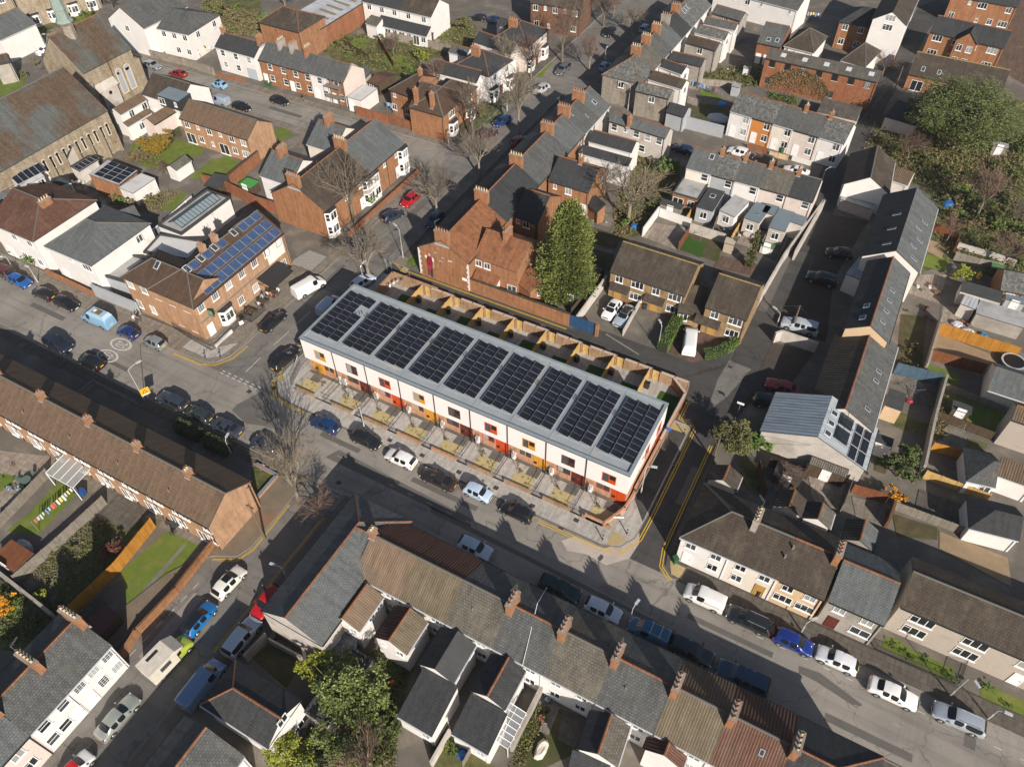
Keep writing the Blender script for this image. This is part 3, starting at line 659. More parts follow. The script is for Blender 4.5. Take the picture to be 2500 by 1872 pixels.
def bare_mesh(seed,maxl=4,up=.06,bark=None,twig=None,clear=.3,sp=2):
    k=('bare',seed,maxl)
    if k in _vc: return _vc[k]
    rs=random.getstate(); random.seed(seed); tb=MB();cb=MB()
    p=Vector((0,0,0)); q=Vector((random.gauss(0,.01),random.gauss(0,.01),clear)); tb.tube(p,q,.028,.022,8)
    nn=4
    for i in range(nn):
        a=2*PI*i/nn+random.uniform(-.4,.4); branch(tb,cb,q,Vector((math.cos(a)*.45,math.sin(a)*.45,.9)).normalized(),.30,.013,1,up,maxl,sp)
    zm=max(v[2] for v in cb.v); rm=sorted(math.hypot(v[0],v[1]) for v in cb.v)[int(len(cb.v)*.985)]
    for q_ in (tb,cb): q_.v=[(v[0]*.5/rm if v[2]>clear else v[0],v[1]*.5/rm if v[2]>clear else v[1],v[2]/zm) for v in q_.v]
    _vc[k]=(tb.mesh('trunk',bark or BARK,uv=False),cb.mesh('branches',twig or TWIG,uv=False)); random.setstate(rs); return _vc[k]
def bare_tree(label,p,h,w=None,seed=1,bark=None,twig=None,maxl=4,rot=0,group=None,cat='tree',clear=.3,up=.06):
    t=thing('bare_tree',label,cat,(p.x,p.y,0),0,group); tm,cm=bare_mesh(seed,maxl,up,bark,twig,clear); w=w or h
    M=T3(p.x,p.y,0)@RZ(rot)@Matrix.Diagonal((w,w,h,1)); place(tm,'trunk',t,M); place(cm,'crown',t,M); return t
def leafy(label,p,h,w,kind='oak',n=3500,ls=.09,seed=1,tz=.25,name='tree',cat='tree',group=None,lobes=14):
    t=thing(name,label,cat,(p.x,p.y,0),0,group); zc=h*(tz+(1-tz)/2); rz=h*(1-tz)/2
    b=MB().tube((0,0,0),(0,0,zc),max(.06,h*.025),max(.03,h*.012),7)
    for i in range(6):
        a=random.uniform(0,6.28); b.tube((0,0,h*tz*random.uniform(.7,1.4)),(math.cos(a)*w*.3,math.sin(a)*w*.3,zc+rz*random.uniform(-.1,.6)),h*.009,h*.004,4)
    b.build('trunk',BARK,t,WM[t],uv=False)
    place(crown_mesh(kind,seed,n,ls,lobes),'crown',t,T3(p.x,p.y,zc)@RZ(random.uniform(0,6))@Matrix.Diagonal((w/2,w/2,rz,1))); return t
def shrub(label,p,w,h,kind='dgreen',seed=None,n=420,group=None,name='shrub',cat='shrub'):
    t=thing(name,label,cat,(p.x,p.y,0),0,group); seed=seed or random.choice((21,22,23))
    if h>.7: MB().tube((0,0,0),(0,0,h*.5),.05,.02,5).build('stem',BARK,t,WM[t],uv=False)
    place(crown_mesh(kind,seed,n,.2,9),'foliage',t,T3(p.x,p.y,h*.5)@RZ(random.uniform(0,6))@Matrix.Diagonal((w/2,w/2,h*.55,1))); return t
def conifer(label,p,h,w,kind='conifer',n=9000,seed=5,power=.75,name='conifer_tree',ls=.32,base=.03):
    t=thing(name,label,'tree',(p.x,p.y,0)); rs=random.getstate(); random.seed(seed); b=MB()
    MB().tube((0,0,0),(0,0,h*.92),h*.022,.03,8).build('trunk',BARK,t,WM[t],uv=False)
    ns=int(n/26)
    for i in range(ns):
        f=random.random()**1.25; z=h*(base+f*(1-base)); R=w/2*((1-f)**power)*random.uniform(.72,1.06); 
        if f<.18: R*=.72+f*1.5
        a=random.uniform(0,2*PI); R=R*(1+.12*math.sin(3*a+f*9)); tip=Vector((math.cos(a)*R,math.sin(a)*R,z+h*.02)); inn=Vector((math.cos(a)*R*.35,math.sin(a)*R*.35,z-h*.035))
        for j in range(26):
            u=random.uniform(.15,1); c=inn.lerp(tip,u)+Vector((random.gauss(0,.16),random.gauss(0,.16),random.gauss(0,.12)))*(h/12)
            d=(tip-inn).normalized()+Vector((random.gauss(0,.35),random.gauss(0,.35),random.gauss(.25,.3))); leaf(b,c,ls*random.uniform(.6,1.1),d.normalized())
    b.build('crown',LF[kind],t,WM[t],uv=False); random.setstate(rs); return t
# ---------------- vehicles: one smooth body per type, split by material into parts
PAINT={}
def paint(c,metal=.0):
    k=(c,metal)
    if k not in PAINT: PAINT[k]=mat('car_paint_%d'%len(PAINT),c,.32,metal,coat=.8)
    return PAINT[k]
CG=mat('car_glass',(.012,.015,.018),.08,spec=.6); TRIM=mat('black_trim',(.02,.02,.02),.6); TYRE=mat('tyre_rubber',(.018,.018,.018),.85); RIM=mat('wheel_rim',(.42,.43,.45),.3,.7)
HLM=mat('headlight_lens',(.62,.65,.68),.1); TLM=mat('tail_light_lens',(.40,.015,.01),.15); PLW=mat('white_plate',(.75,.75,.72),.5); PLY=mat('yellow_plate',(.75,.55,.05),.5)
# station: x, half width, belt z, roof half width, roof z ; flags between stations: g=side glass, w=top is windscreen glass
CT={
'hatch':dict(L=4.1,wb=(1.28,-1.25),r=.31,st=[(2.02,.60,.52,.42,.60,''),(1.93,.78,.62,.56,.72,''),(1.55,.85,.78,.66,.87,''),(.98,.87,.88,.70,.98,'w'),(.38,.87,.92,.60,1.38,'g'),(.18,.87,.93,.61,1.44,'g'),(-.35,.87,.94,.62,1.475,''),(-.45,.87,.94,.62,1.475,'g'),(-1.25,.87,.95,.60,1.44,''),(-1.62,.86,.96,.57,1.39,'w'),(-1.98,.82,.93,.60,1.02,''),(-2.05,.76,.60,.58,.66,'')]),
'saloon':dict(L=4.6,wb=(1.42,-1.35),r=.32,st=[(2.30,.60,.50,.42,.58,''),(2.2,.80,.62,.58,.70,''),(1.75,.87,.76,.68,.85,''),(1.08,.89,.87,.72,.96,'w'),(.42,.89,.91,.60,1.34,'g'),(.2,.89,.92,.61,1.40,'g'),(-.3,.89,.93,.61,1.42,''),(-.4,.89,.93,.61,1.42,'g'),(-1.05,.89,.93,.58,1.36,'w'),(-1.62,.88,.94,.66,1.03,''),(-2.2,.84,.88,.64,.98,''),(-2.3,.76,.6,.58,.66,'')]),
'coupe':dict(L=4.7,wb=(1.42,-1.4),r=.34,st=[(2.34,.60,.50,.42,.56,''),(2.22,.82,.60,.58,.68,''),(1.75,.90,.74,.68,.82,''),(.98,.92,.84,.72,.93,'w'),(.25,.92,.88,.58,1.28,'g'),(0,.92,.89,.58,1.32,'g'),(-.3,.92,.9,.58,1.33,'g'),(-.9,.92,.92,.56,1.25,'w'),(-1.75,.9,.9,.64,.98,''),(-2.2,.86,.84,.64,.93,''),(-2.34,.76,.6,.58,.66,'')]),
'estate':dict(L=4.7,wb=(1.45,-1.35),r=.33,st=[(2.34,.62,.52,.44,.60,''),(2.24,.82,.64,.60,.74,''),(1.8,.88,.80,.70,.90,''),(1.15,.90,.90,.74,1.0,'w'),(.5,.90,.94,.63,1.42,'g'),(.25,.90,.95,.64,1.48,'g'),(-.3,.90,.96,.64,1.5,''),(-.42,.90,.96,.64,1.5,'g'),(-1.3,.90,.96,.63,1.48,'g'),(-1.95,.89,.97,.61,1.43,'w'),(-2.28,.85,.95,.64,1.04,''),(-2.35,.78,.62,.6,.68,'')]),
'suv':dict(L=4.6,wb=(1.38,-1.35),r=.37,st=[(2.28,.66,.62,.48,.74,''),(2.18,.86,.78,.66,.90,''),(1.75,.91,.94,.74,1.05,''),(1.1,.93,1.04,.78,1.14,'w'),(.55,.93,1.08,.67,1.58,'g'),(.3,.93,1.09,.68,1.66,'g'),(-.3,.93,1.1,.68,1.69,''),(-.42,.93,1.1,.68,1.69,'g'),(-1.3,.93,1.1,.67,1.66,'g'),(-1.95,.92,1.12,.65,1.60,'w'),(-2.22,.88,1.08,.68,1.16,''),(-2.3,.80,.72,.62,.80,'')]),
'mini':dict(L=3.5,wb=(1.1,-1.1),r=.29,st=[(1.72,.58,.52,.42,.64,''),(1.64,.74,.66,.56,.80,''),(1.35,.80,.82,.62,.92,''),(.95,.81,.90,.66,1.0,'w'),(.42,.81,.93,.57,1.40,'g'),(.2,.81,.94,.58,1.46,'g'),(-.3,.81,.95,.58,1.48,''),(-.4,.81,.95,.58,1.48,'g'),(-1.05,.81,.95,.56,1.44,''),(-1.35,.80,.96,.54,1.38,'w'),(-1.65,.77,.93,.56,1.0,''),(-1.72,.72,.6,.54,.66,'')]),
'van':dict(L=4.4,wb=(1.35,-1.3),r=.32,st=[(2.18,.66,.60,.48,.72,''),(2.08,.82,.76,.64,.90,''),(1.75,.86,.95,.70,1.06,''),(1.35,.88,1.04,.74,1.18,'w'),(.72,.89,1.08,.68,1.72,'g'),(.5,.89,1.08,.70,1.78,'g'),(-.1,.89,1.08,.71,1.82,''),(-.25,.89,1.08,.73,1.82,''),(-1.3,.89,1.08,.73,1.82,''),(-2.0,.89,1.08,.72,1.80,''),(-2.14,.87,1.05,.70,1.70,''),(-2.18,.82,.75,.66,.82,'')]),
'bigvan':dict(L=5.2,wb=(1.75,-1.45),r=.34,st=[(2.6,.70,.66,.52,.80,''),(2.5,.88,.82,.70,.98,''),(2.15,.93,1.05,.76,1.18,''),(1.8,.95,1.14,.80,1.32,'w'),(1.15,.96,1.2,.76,1.92,'g'),(.95,.96,1.2,.78,1.97,'g'),(.35,.96,1.2,.79,2.0,''),(.2,.96,1.2,.80,2.0,''),(-1.3,.96,1.2,.80,2.0,''),(-2.45,.95,1.2,.79,1.97,''),(-2.57,.93,1.1,.76,1.86,''),(-2.6,.88,.8,.7,.9,'')]),
'pickup':dict(L=5.2,wb=(1.6,-1.55),r=.38,st=[(2.6,.70,.72,.54,.84,''),(2.48,.88,.86,.70,1.0,''),(1.95,.92,1.02,.78,1.14,''),(1.3,.93,1.1,.80,1.2,'w'),(.75,.93,1.13,.68,1.66,'g'),(.5,.93,1.14,.69,1.72,'g'),(0,.93,1.14,.70,1.74,''),(-.1,.93,1.14,.70,1.74,'g'),(-.7,.93,1.14,.70,1.74,''),(-.85,.93,1.14,.73,1.78,'g'),(-2.3,.93,1.14,.73,1.76,'w'),(-2.52,.91,1.1,.70,1.18,''),(-2.6,.86,.8,.66,.86,'')]),
}
_car={}
def carmesh(ty):
    if ty in _car: return _car[ty]
    T=CT[ty]; V=[];F=[];MI=[]; zb=.22; st=T['st']; n=len(st); R=12
    for i,(x,w,zt,wr,zr,fl) in enumerate(st):
        zb_=zb if 0<i<n-1 else zb+.08
        zt2=zt-.05 if zr-zt>.25 else zt; wr2=wr+.025 if zr-zt>.25 else wr; half=[(.55*w,zb_),(w*.93,zb_+.02),(w,zb_+.22),(w*1.0,(zb_+.22+zt)/2+.02),(w*.975,zt2),(wr2,zr-.02)]
        ring=half+[(-a,b) for a,b in reversed(half)]
        for a,b in ring: V.append((x,a,b))
        # crown of bonnet / roof
        if True: V.append((x,0,zr+.035))
    RR=R+1
    for i in range(n-1):
        fl=st[i][5]
        for j in range(R):
            if j==5:  # top between +wr and -wr through the crown vertex
                a,b=i*RR,(i+1)*RR
                for (p,q) in ((5,12),(12,6)):
                    F.append((a+p,a+q,b+q,b+p)); MI.append(1 if 'w' in fl else 0)
                continue
            a=i*RR+j;b=i*RR+(j+1)%R
            F.append((a,b,b+RR,a+RR)); MI.append(1 if (j in(4,6) and 'g' in fl) else (2 if j in (0,10,11) else 0))
    for k in (0,n-1):
        a=k*RR; c=[a+j for j in (0,1,2,3,4,5,12,6,7,8,9,10,11)]; c=c if k else c[::-1]; F.append(tuple(c)); MI.append(0)
    me=bpy.data.meshes.new('t'); me.from_pydata(V,[],F); me.polygons.foreach_set('material_index',MI)
    for _ in range(3): me.materials.append(TRIM)
    bm=bmesh.new(); bm.from_mesh(me); bmesh.ops.recalc_face_normals(bm,faces=bm.faces)
    cl=bm.edges.layers.float.new('crease_edge')
    for e in bm.edges:
        if len({f.material_index for f in e.link_faces})>1: e[cl]=.93
        elif len(e.link_faces)==2 and e.calc_face_angle()>.7: e[cl]=.35
    bm.to_mesh(me); bm.free()
    o=bpy.data.objects.new('t',me); COL.objects.link(o); s=o.modifiers.new('s','SUBSURF'); s.levels=2; s.render_levels=2
    ev=o.evaluated_get(bpy.context.evaluated_depsgraph_get()); m2=ev.to_mesh(); parts=[]
    vs=[v.co.copy() for v in m2.vertices]; fs=[(tuple(p.vertices),p.material_index) for p in m2.polygons]
    ev.to_mesh_clear(); bpy.data.objects.remove(o)
    for mi,nm in ((0,'body'),(1,'windows'),(2,'underbody')):
        idx={};b=MB()
        for f,k in fs:
            if k!=mi: continue
            q=[]
            for v in f:
                if v not in idx: idx[v]=len(b.v); b.v.append(tuple(vs[v]))
                q.append(idx[v])
            b.f.append(tuple(q)); b.m.append(0)
        parts.append((nm,b.mesh(nm,[TRIM if mi!=1 else CG],uv=False,smooth=True)))
    # seams: door lines as thin dark strips; details
    L=T['L'];w=st[4][1]; r=T['r']
    ty_=MB().tube((0,-.1,0),(0,.1,0),r,r,14); tm=ty_.mesh('tyre',TYRE,uv=False)
    rm=MB().tube((0,.085,0),(0,.108,0),r*.66,r*.6,10).mesh('rim',RIM,uv=False)
    for s_ in range(5):
        pass
    ar=MB()
    for i in range(9):
        a=PI*i/8; b_=PI*(i+1)/8
        if i<8: ar.poly([(math.cos(a)*(r+.09),0,math.sin(a)*(r+.09)),(math.cos(b_)*(r+.09),0,math.sin(b_)*(r+.09)),(0,0,0)])
    am=ar.mesh('wheel_arch',TRIM,uv=False)
    xf=st[0][0];zf=st[1][4]-.12; xr=st[-1][0]
    hl=MB().box(-.12,-.10,-.06,.015,.10,.05).mesh('headlight',HLM); tlh=.3 if ty in('van','bigvan') else .12
    tl=MB().box(-.03,-.07,-.10,.05,.07,tlh).mesh('tail_light',TLM)
    pw=MB().box(-.01,-.26,-.055,.02,.26,.055).mesh('number_plate',PLW); py=MB().box(-.02,-.26,-.055,.01,.26,.055).mesh('number_plate',PLY)
    mi_=MB().box(-.07,-.1,-.07,.07,.1,.07).mesh('mirror',[TRIM]); gr=MB().box(-.03,-.42,-.07,.02,.42,.07).mesh('grille',TRIM)
    hd=MB().box(-.1,-.012,-.012,.1,.012,.012).mesh('door_handle',TRIM)
    sm=MB()
    _car[ty]=dict(parts=parts,T=T,w=w,tm=tm,rm=rm,am=am,hl=hl,tl=tl,pw=pw,py=py,mi=mi_,gr=gr,hd=hd); return _car[ty]
CARS=[]
def car(label,t,a,b,ty='hatch',col=(.1,.1,.1),metal=.0,cat='car',group='cars parked along the streets',front='a',roof=None,rack=False,zoff=0.0,name='parked_car',sunroof=False):
    """a,b: ground points under the near-side wheels' line is not needed - a and b are the car's two ends (front, rear) on the ground"""
    pa,pb=PP(t,[a,b],.75); c=(pa+pb)/2; d=(pa-pb) if front=='a' else (pb-pa); ang=math.atan2(d.y,d.x); sn=round(ang/(PI/2))*PI/2
    if abs(ang-sn)<math.radians(12): ang=sn+(ang-sn)*.25
    K=carmesh(ty); T=K['T']; o=thing(name,label,cat,(c.x,c.y,.02+zoff),ang,group); M=WM[o]; pc=paint(col,metal); st=T['st']
    for nm,me in K['parts']:
        q=place(me,nm,o,M)
        if nm=='body': q.material_slots[0].link='OBJECT'; q.material_slots[0].material=pc
    for x in T['wb']:
        for s in (1,-1):
            w=K['w']; Mw=M@T3(x,s*(w-.09),T['r'])@(ID if s>0 else RZ(PI)); tt=place(K['tm'],'wheel',o,Mw); place(K['rm'],'rim',tt,Mw); place(K['am'],'wheel_arch',o,M@T3(x,s*(w+.004),T['r']))
    for s in (1,-1):
        place(K['hl'],'headlight',o,M@T3(st[1][0]-.02,s*(st[1][1]-.15),st[1][2]+.0)@RZ(-.5*s)); place(K['tl'],'tail_light',o,M@T3(st[-1][0]+.08,s*(st[-2][1]-.09),.86 if ty!='suv' else 1.0))
        q=place(K['mi'],'mirror',o,M@T3(st[4][0]+.35,s*(K['w']+.1),st[4][2]+.06)); q.material_slots[0].link='OBJECT'; q.material_slots[0].material=pc
        place(K['hd'],'door_handle',o,M@T3(st[4][0]-.55,s*(K['w']+.004),st[4][2]-.12))
    place(K['pw'],'number_plate',o,M@T3(st[0][0]+.02,0,.45)); place(K['py'],'number_plate',o,M@T3(st[-1][0]-.02,0,.72 if ty!='bigvan' else .8)); place(K['gr'],'grille',o,M@T3(st[0][0]-.0,0,.62))
    zr=max(s[4] for s in st)
    if roof: 
        b=MB(); i=[k for k in range(len(st)) if st[k][4]>zr-.14]; 
        for k,k2 in zip(i,i[1:]):
            for sg in (1,-1): b.poly([(st[k][0],0,st[k][4]+.042),(st[k][0],sg*st[k][3]*.9,st[k][4]+.012),(st[k2][0],sg*st[k2][3]*.9,st[k2][4]+.012),(st[k2][0],0,st[k2][4]+.042)])
        b.build('roof_panel',paint(roof),o,M)
    if sunroof:
        MB().box(-.5,-.42,0,.35,.42,.05).build('sunroof',CG,o,M@T3(0,0,zr-.015))
    if rack:
        for s in (1,-1): MB().box(-1.4,-.02,0,.45,.02,.06).build('roof_rail',MET,o,M@T3(-.3,s*.6,zr-.03))
        if rack=='bars':
            for x in (-.2,-1.2): MB().box(-.04,-.75,0,.04,.75,.05).build('roof_bar',ALU,o,M@T3(x,0,zr+.06))
    return o
BLACK=(.012,.012,.013); WHITE=(.78,.78,.78); SILVER=(.40,.42,.44); DGREY=(.06,.065,.075); NAVY=(.012,.022,.07); BLUE=(.008,.035,.12); LBLUE=(.25,.42,.58); REDC=(.42,.008,.012); PBLUE=(.38,.48,.60)
# ================= camera, light, sky
cd=bpy.data.cameras.new('camera'); cam=bpy.data.objects.new('camera',cd); COL.objects.link(cam); SC.camera=cam
cd.sensor_width=36; cd.lens=36*FL/2500; cd.clip_end=3000; cd.clip_start=1
_c0=g2w(Vector((0,0,HT))); _rot=Matrix.Rotation(_R,3,'Z')
_cols=[_rot@c2w((1,0,0)),_rot@c2w((0,-1,0)),_rot@c2w((0,0,-1))]
cam.matrix_world=Matrix.Translation(_c0)@Matrix(((_cols[0].x,_cols[1].x,_cols[2].x),(_cols[0].y,_cols[1].y,_cols[2].y),(_cols[0].z,_cols[1].z,_cols[2].z))).to_4x4()
SUN_EL=math.radians(28.0); _sa=math.radians(139.5+180)   # direction towards the sun, from the shadows
sd=Vector((math.cos(_sa)*math.cos(SUN_EL),math.sin(_sa)*math.cos(SUN_EL),math.sin(SUN_EL)))
sl=bpy.data.lights.new('sun','SUN'); sl.energy=5.0; sl.angle=math.radians(.5); sl.color=(1.0,.905,.79); so=bpy.data.objects.new('sun',sl); COL.objects.link(so); so.rotation_euler=sd.to_track_quat('Z','Y').to_euler(); so.location=(0,0,120)
w=bpy.data.worlds.new('World'); SC.world=w; w.use_nodes=True; nt=w.node_tree; bg=nt.nodes['Background']; sk=nt.nodes.new('ShaderNodeTexSky'); sk.sky_type='NISHITA'; sk.sun_disc=False; sk.sun_elevation=SUN_EL; sk.sun_rotation=math.atan2(sd.x,sd.y); sk.air_density=1.0; sk.dust_density=1.2; nt.links.new(sk.outputs[0],bg.inputs[0]); bg.inputs[1].default_value=.06
vs=SC.view_settings; vs.view_transform='Standard'; vs.look='None'; vs.exposure=.43; vs.gamma=1; vs.use_curve_mapping=False
# ================= ground
def V(x,y,z=0): return Vector((x,y,z))
def R4(x0,y0,x1,y1): return [V(x0,y0),V(x1,y0),V(x1,y1),V(x0,y1)]
sheet('ground',R4(-900,-700,900,900),G_['yard'],0)
Z1,Z2,Z3=.006,.012,.018
# roads (metres, world axes follow the new terrace)
sheet('main_road',R4(-140,-14.3,150,-6.2),G_['asphalt'],Z1)
sheet('side_road',R4(-11.2,-6.2,-3.0,150),G_['asphaltm'],Z1)
sheet('south_road',[V(11.2,-14.3),V(16.4,-14.3),V(16.4,-27),V(16.4,-120),V(6.6,-120),V(7.2,-28),V(11.0,-26.3)],G_['asphaltm'],Z1)
sheet('far_street',R4(-120,49.5,-11.2,56.2),G_['asphalt'],Z1)
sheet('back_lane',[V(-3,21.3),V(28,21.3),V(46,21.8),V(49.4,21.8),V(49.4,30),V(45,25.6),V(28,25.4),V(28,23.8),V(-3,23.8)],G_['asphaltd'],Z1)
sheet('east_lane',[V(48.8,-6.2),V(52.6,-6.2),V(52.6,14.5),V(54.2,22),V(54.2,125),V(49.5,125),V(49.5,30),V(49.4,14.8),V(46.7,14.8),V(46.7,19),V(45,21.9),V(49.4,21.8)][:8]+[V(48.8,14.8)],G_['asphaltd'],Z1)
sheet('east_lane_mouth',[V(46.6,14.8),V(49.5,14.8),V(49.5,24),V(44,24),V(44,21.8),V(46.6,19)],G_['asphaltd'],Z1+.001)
sheet('north_east_road',R4(-3.0,84.5,49.5,91.5),G_['asphaltm'],Z1)
# patches of repair and older surfacing
for t,pts,m in (('n',[(0,0),(1,1),(0,1)],None),):
    pass
sheet('road_patch',PP('U',[(1180,440),(1300,400),(1560,510),(1760,450),(1880,370),(1880,460),(1790,600),(1580,660),(1400,560),(1230,530)]),G_['paleroad'],Z2)
sheet('road_patch',PP('N',[(100,140),(330,20),(480,240),(360,330),(190,310),(60,190)]),G_['patch'],Z2)
sheet('road_patch',PP('N',[(1020,545),(2208,1160),(2208,1240),(900,610)]),G_['patch'],Z2)
sheet('road_patch',PP('U',[(0,130),(2208,1250),(2208,1290),(0,180)]),G_['patch'],Z2)
sheet('road_patch',PP('G',[(800,1230),(940,1145),(1130,1215),(960,1330),(780,1270)]),G_['wpaintf'],Z2)
sheet('road_patch',PP('W',[(0,380),(120,420),(360,600),(330,620),(100,470),(0,420)]),G_['patch'],Z2)
for a_ in (R4(-45,-9.4,-38,-8.6),R4(-30,-12.2,-22,-11.6),R4(8,-8.6,14,-7.9),R4(22,-9.0,31,-8.3),R4(33,-7.9,33.8,-6.3),R4(57,-9.8,66,-9.2),R4(72,-13.4,80,-12.6),R4(84,-9.6,85,-6.4),R4(92,-12,99,-10.8),R4(-9.8,12,-9,20),R4(-6,24,-4.4,31),R4(-8,36,-6.8,50),R4(-9.5,62,-8.4,76),R4(50,40,51.2,62),R4(51,3,52,9),R4(9.5,-40,10.8,-32),R4(12,-58,13,-46),R4(-52,52,-44,53),R4(-30,50.6,-24,51.6)): sheet('road_patch',a_,G_['patch' if a_[0].x%2<1.2 else 'patchl'],Z2+.001)
sheet('road_patch',PP('L',[(1030,660),(1230,740),(1000,1000),(830,1120),(930,830)]),G_['asphaltm'],Z2)
# pavements with real kerbs: name, kerb-side line, width to the left of travel
pavement([V(-140,-6.2),V(-19,-6.2),V(-13.2,-6.0)],3.2,'slabs')
slab('pavement',[V(-19.2,-6.2),V(-14,-6.05),V(-12.4,-5.2),V(-11.4,-3.4),V(-11.15,-.5),V(-11.15,60.0-11),V(-12.9,49),V(-12.9,16),V(-16.6,16),V(-16.6,-2.4),V(-19.2,-2.4)],G_['slabs'],.121)
sheet('pavement_corner',[V(-18.5,-5.2),V(-14,-5.2),V(-12.6,-4),V(-12.2,-1),V(-13.5,-1.5),V(-15,-3.2),V(-18.5,-3.2)],G_['paving'],.128)
slab('pavement',[V(-3.0,21.2),V(-3.0,-1.8),V(-2.6,-4.2),V(-.8,-5.8),V(2,-6.2),V(45.6,-6.2),V(47.6,-5.5),V(48.7,-3.6),V(48.85,0),V(48.85,14.7),V(46.6,14.7),V(46.4,3),V(46.4,-.6),V(45,-3.95),V(0,-3.95),V(-.05,21.2)],G_['paving'],.12)
sheet('path_tarmac',[V(46.6,1.2),V(48.6,-1.2),V(48.65,13.6),V(46.6,13.6)],G_['asphaltd'],.127)
strip('kerb',[V(-3.0,21.2),V(-3.0,-1.8),V(-2.6,-4.2),V(-.8,-5.8),V(2,-6.2),V(45.6,-6.2),V(47.6,-5.5),V(48.7,-3.6),V(48.85,0),V(48.85,14.7)],.14,G_['kerb'],.126,.13)
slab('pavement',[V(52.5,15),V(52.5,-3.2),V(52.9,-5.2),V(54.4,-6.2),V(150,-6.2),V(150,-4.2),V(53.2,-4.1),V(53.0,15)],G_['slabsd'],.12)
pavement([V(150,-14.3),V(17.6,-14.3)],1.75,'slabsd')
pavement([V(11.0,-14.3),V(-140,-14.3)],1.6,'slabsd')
slab('pavement',[V(11.0,-14.3),V(11.2,-25),V(10.6,-26.6),V(8.2,-27.8),V(7.0,-29),V(6.6,-70),V(3.9,-70),V(3.9,-38),V(5.2,-32),V(7.7,-27),V(7.7,-15.8)],G_['redpath'],.122)
pavement([V(-120,56.2),V(-11.2,56.2)][::-1],-2.0,'slabs')
pavement([V(-120,49.5),V(-13,49.5)],-1.8,'slabs')
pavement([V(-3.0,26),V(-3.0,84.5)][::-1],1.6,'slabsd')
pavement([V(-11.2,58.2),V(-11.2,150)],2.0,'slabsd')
slab('pavement',[V(-3,24.0),V(-3,26),V(-1.4,26),V(-1.2,24.0)],G_['slabs'],.12)
sheet('tactile_paving',PP('U',[(1590,460),(1640,360),(1770,410),(1730,460),(1640,490)],.12),G_['tactile'],.133)
sheet('tactile_paving',PP('X',[(500,985),(650,1060),(600,1150),(510,1110)],.12),G_['tactile'],.133)
sheet('tactile_paving',PP('m',[(260,1180),(330,1150),(350,1200),(280,1230)],.12),G_['tactile'],.133)
sheet('tactile_paving',PP('m',[(1385,235),(1420,190),(1470,215),(1435,255)],.0),G_['tactile'],.128)
sheet('tactile_paving',PP('n',[(1800,660),(1970,720),(1930,770),(1790,720)],.12),G_['tactile'],.133)
# road markings
dline([V(49.0,14.5),V(49.0,-.4)],z=.02,side=-1,w=.11)
dline([V(46.75,18.4),V(46.75,15.0),V(49.0,14.6)],z=.02,side=-1,w=.11)
dline([V(49.0,-.4),V(48.9,-3.4),V(47.8,-5.6),V(45.7,-6.35),V(38,-6.4)],z=.02,side=-1,w=.11)
dline([V(52.35,13),V(52.35,-3.3),V(52.8,-5.3),V(54.2,-6.35)],z=.02,side=1,w=.11)
dline([V(27.2,23.6),V(-1,23.6),V(-3.2,24.6)],z=.02,side=-1,w=.09,gap=.1)
dline([V(-18.9,-6.35),V(-14.1,-6.2),V(-12.3,-5.3),V(-11.2,-3.4),V(-11.0,-.6)],z=.02,side=1,w=.1,gap=.1)
dline([V(-3.15,-1.6),V(-2.75,-4.3),V(-.9,-5.95),V(2,-6.35),V(4.2,-6.35)],z=.02,side=1,w=.1,gap=.1)
dline([V(11.05,-18.5),V(11.3,-25),V(10.7,-26.7),V(8.3,-27.9)],z=.02,side=-1,w=.08,gap=.1,m='yellow')
dline([V(16.2,-36),V(16.2,-18)],z=.02,side=-1,w=.08,gap=.1,m='yellow')
dashes(V(-10.6,-6.3,0),V(-4.4,-6.3),7,.55,m='wpaint',w=.16); dashes(V(-10.6,-5.9,0),V(-4.4,-5.9),7,.55,m='wpaint',w=.16)
marks([(V(-7.6,-4.6),V(-7.6,-1.6)),(V(-7.6,1.2),V(-7.5,4.4)),(V(-7.5,6),V(-7.4,9.2))],w=.1)
dashes(V(-60,-10.1),V(-30,-10.1),6,1.2); dashes(V(-20,-10.1),V(12,-10.1),6,.8); dashes(V(20,-10.6),V(36,-10.6),7,.8); dashes(V(56,-10.6),V(140,-10.6),24,.9)
dashes(V(-56,-8.55),V(-19,-8.55),14,.7,w=.08); dashes(V(-12,-11.9),V(9,-11.9),12,.6,w=.08); dashes(V(20,-12.0),V(60,-12.0),18,.6,w=.08); dashes(V(64,-8.3),V(100,-8.3),17,.7,w=.09,m='wpaint')
dashes(V(-9.0,30),V(-9.0,46),8,.8,w=.08); dashes(V(9.1,-31),V(7.8,-60),18,.8,w=.08,m='wpaint'); dashes(V(4.5,-26.8),V(15.8,-14.6),2,.3,w=.05)
marks([(V(11.5,-14.4),V(15.9,-14.4)),(V(11.5,-14.9),V(15.9,-14.9))],w=.18,m='wpaintf')
marks([(V(32.5,25.0),V(38.2,23.4))],w=.22,m='kerb',z=.06)
for x,y in ((-26.7,-8.8),(-26.6,-11.3)):   # 20 speed roundels
    b=MB(); n=32
    for i in range(n):
        a=2*PI*i/n; c=2*PI*(i+1)/n
        f=lambda r,t: (x+math.cos(t)*r*1.62,y+math.sin(t)*r*.95,.024)
        b.poly([f(.9,a),f(1.12,a),f(1.12,c),f(.9,c)])
    struct('road_marking',b,G_['wpaint'])
    cu=bpy.data.curves.new('t','FONT'); cu.body='20'; cu.size=1.5; cu.align_x='CENTER'; cu.align_y='CENTER'; cu.extrude=.002
    to=bpy.data.objects.new('t',cu); COL.objects.link(to); me=bpy.data.meshes.new_from_object(to); bpy.data.objects.remove(to); me.materials.clear(); me.materials.append(G_['wpaint'])
    o=place(me,'road_marking',None,T3(x,y,.03)@RZ(PI/2 if y<-10 else -PI/2)@Matrix.Diagonal((.8,1.6,1,1))); o['kind']='structure'
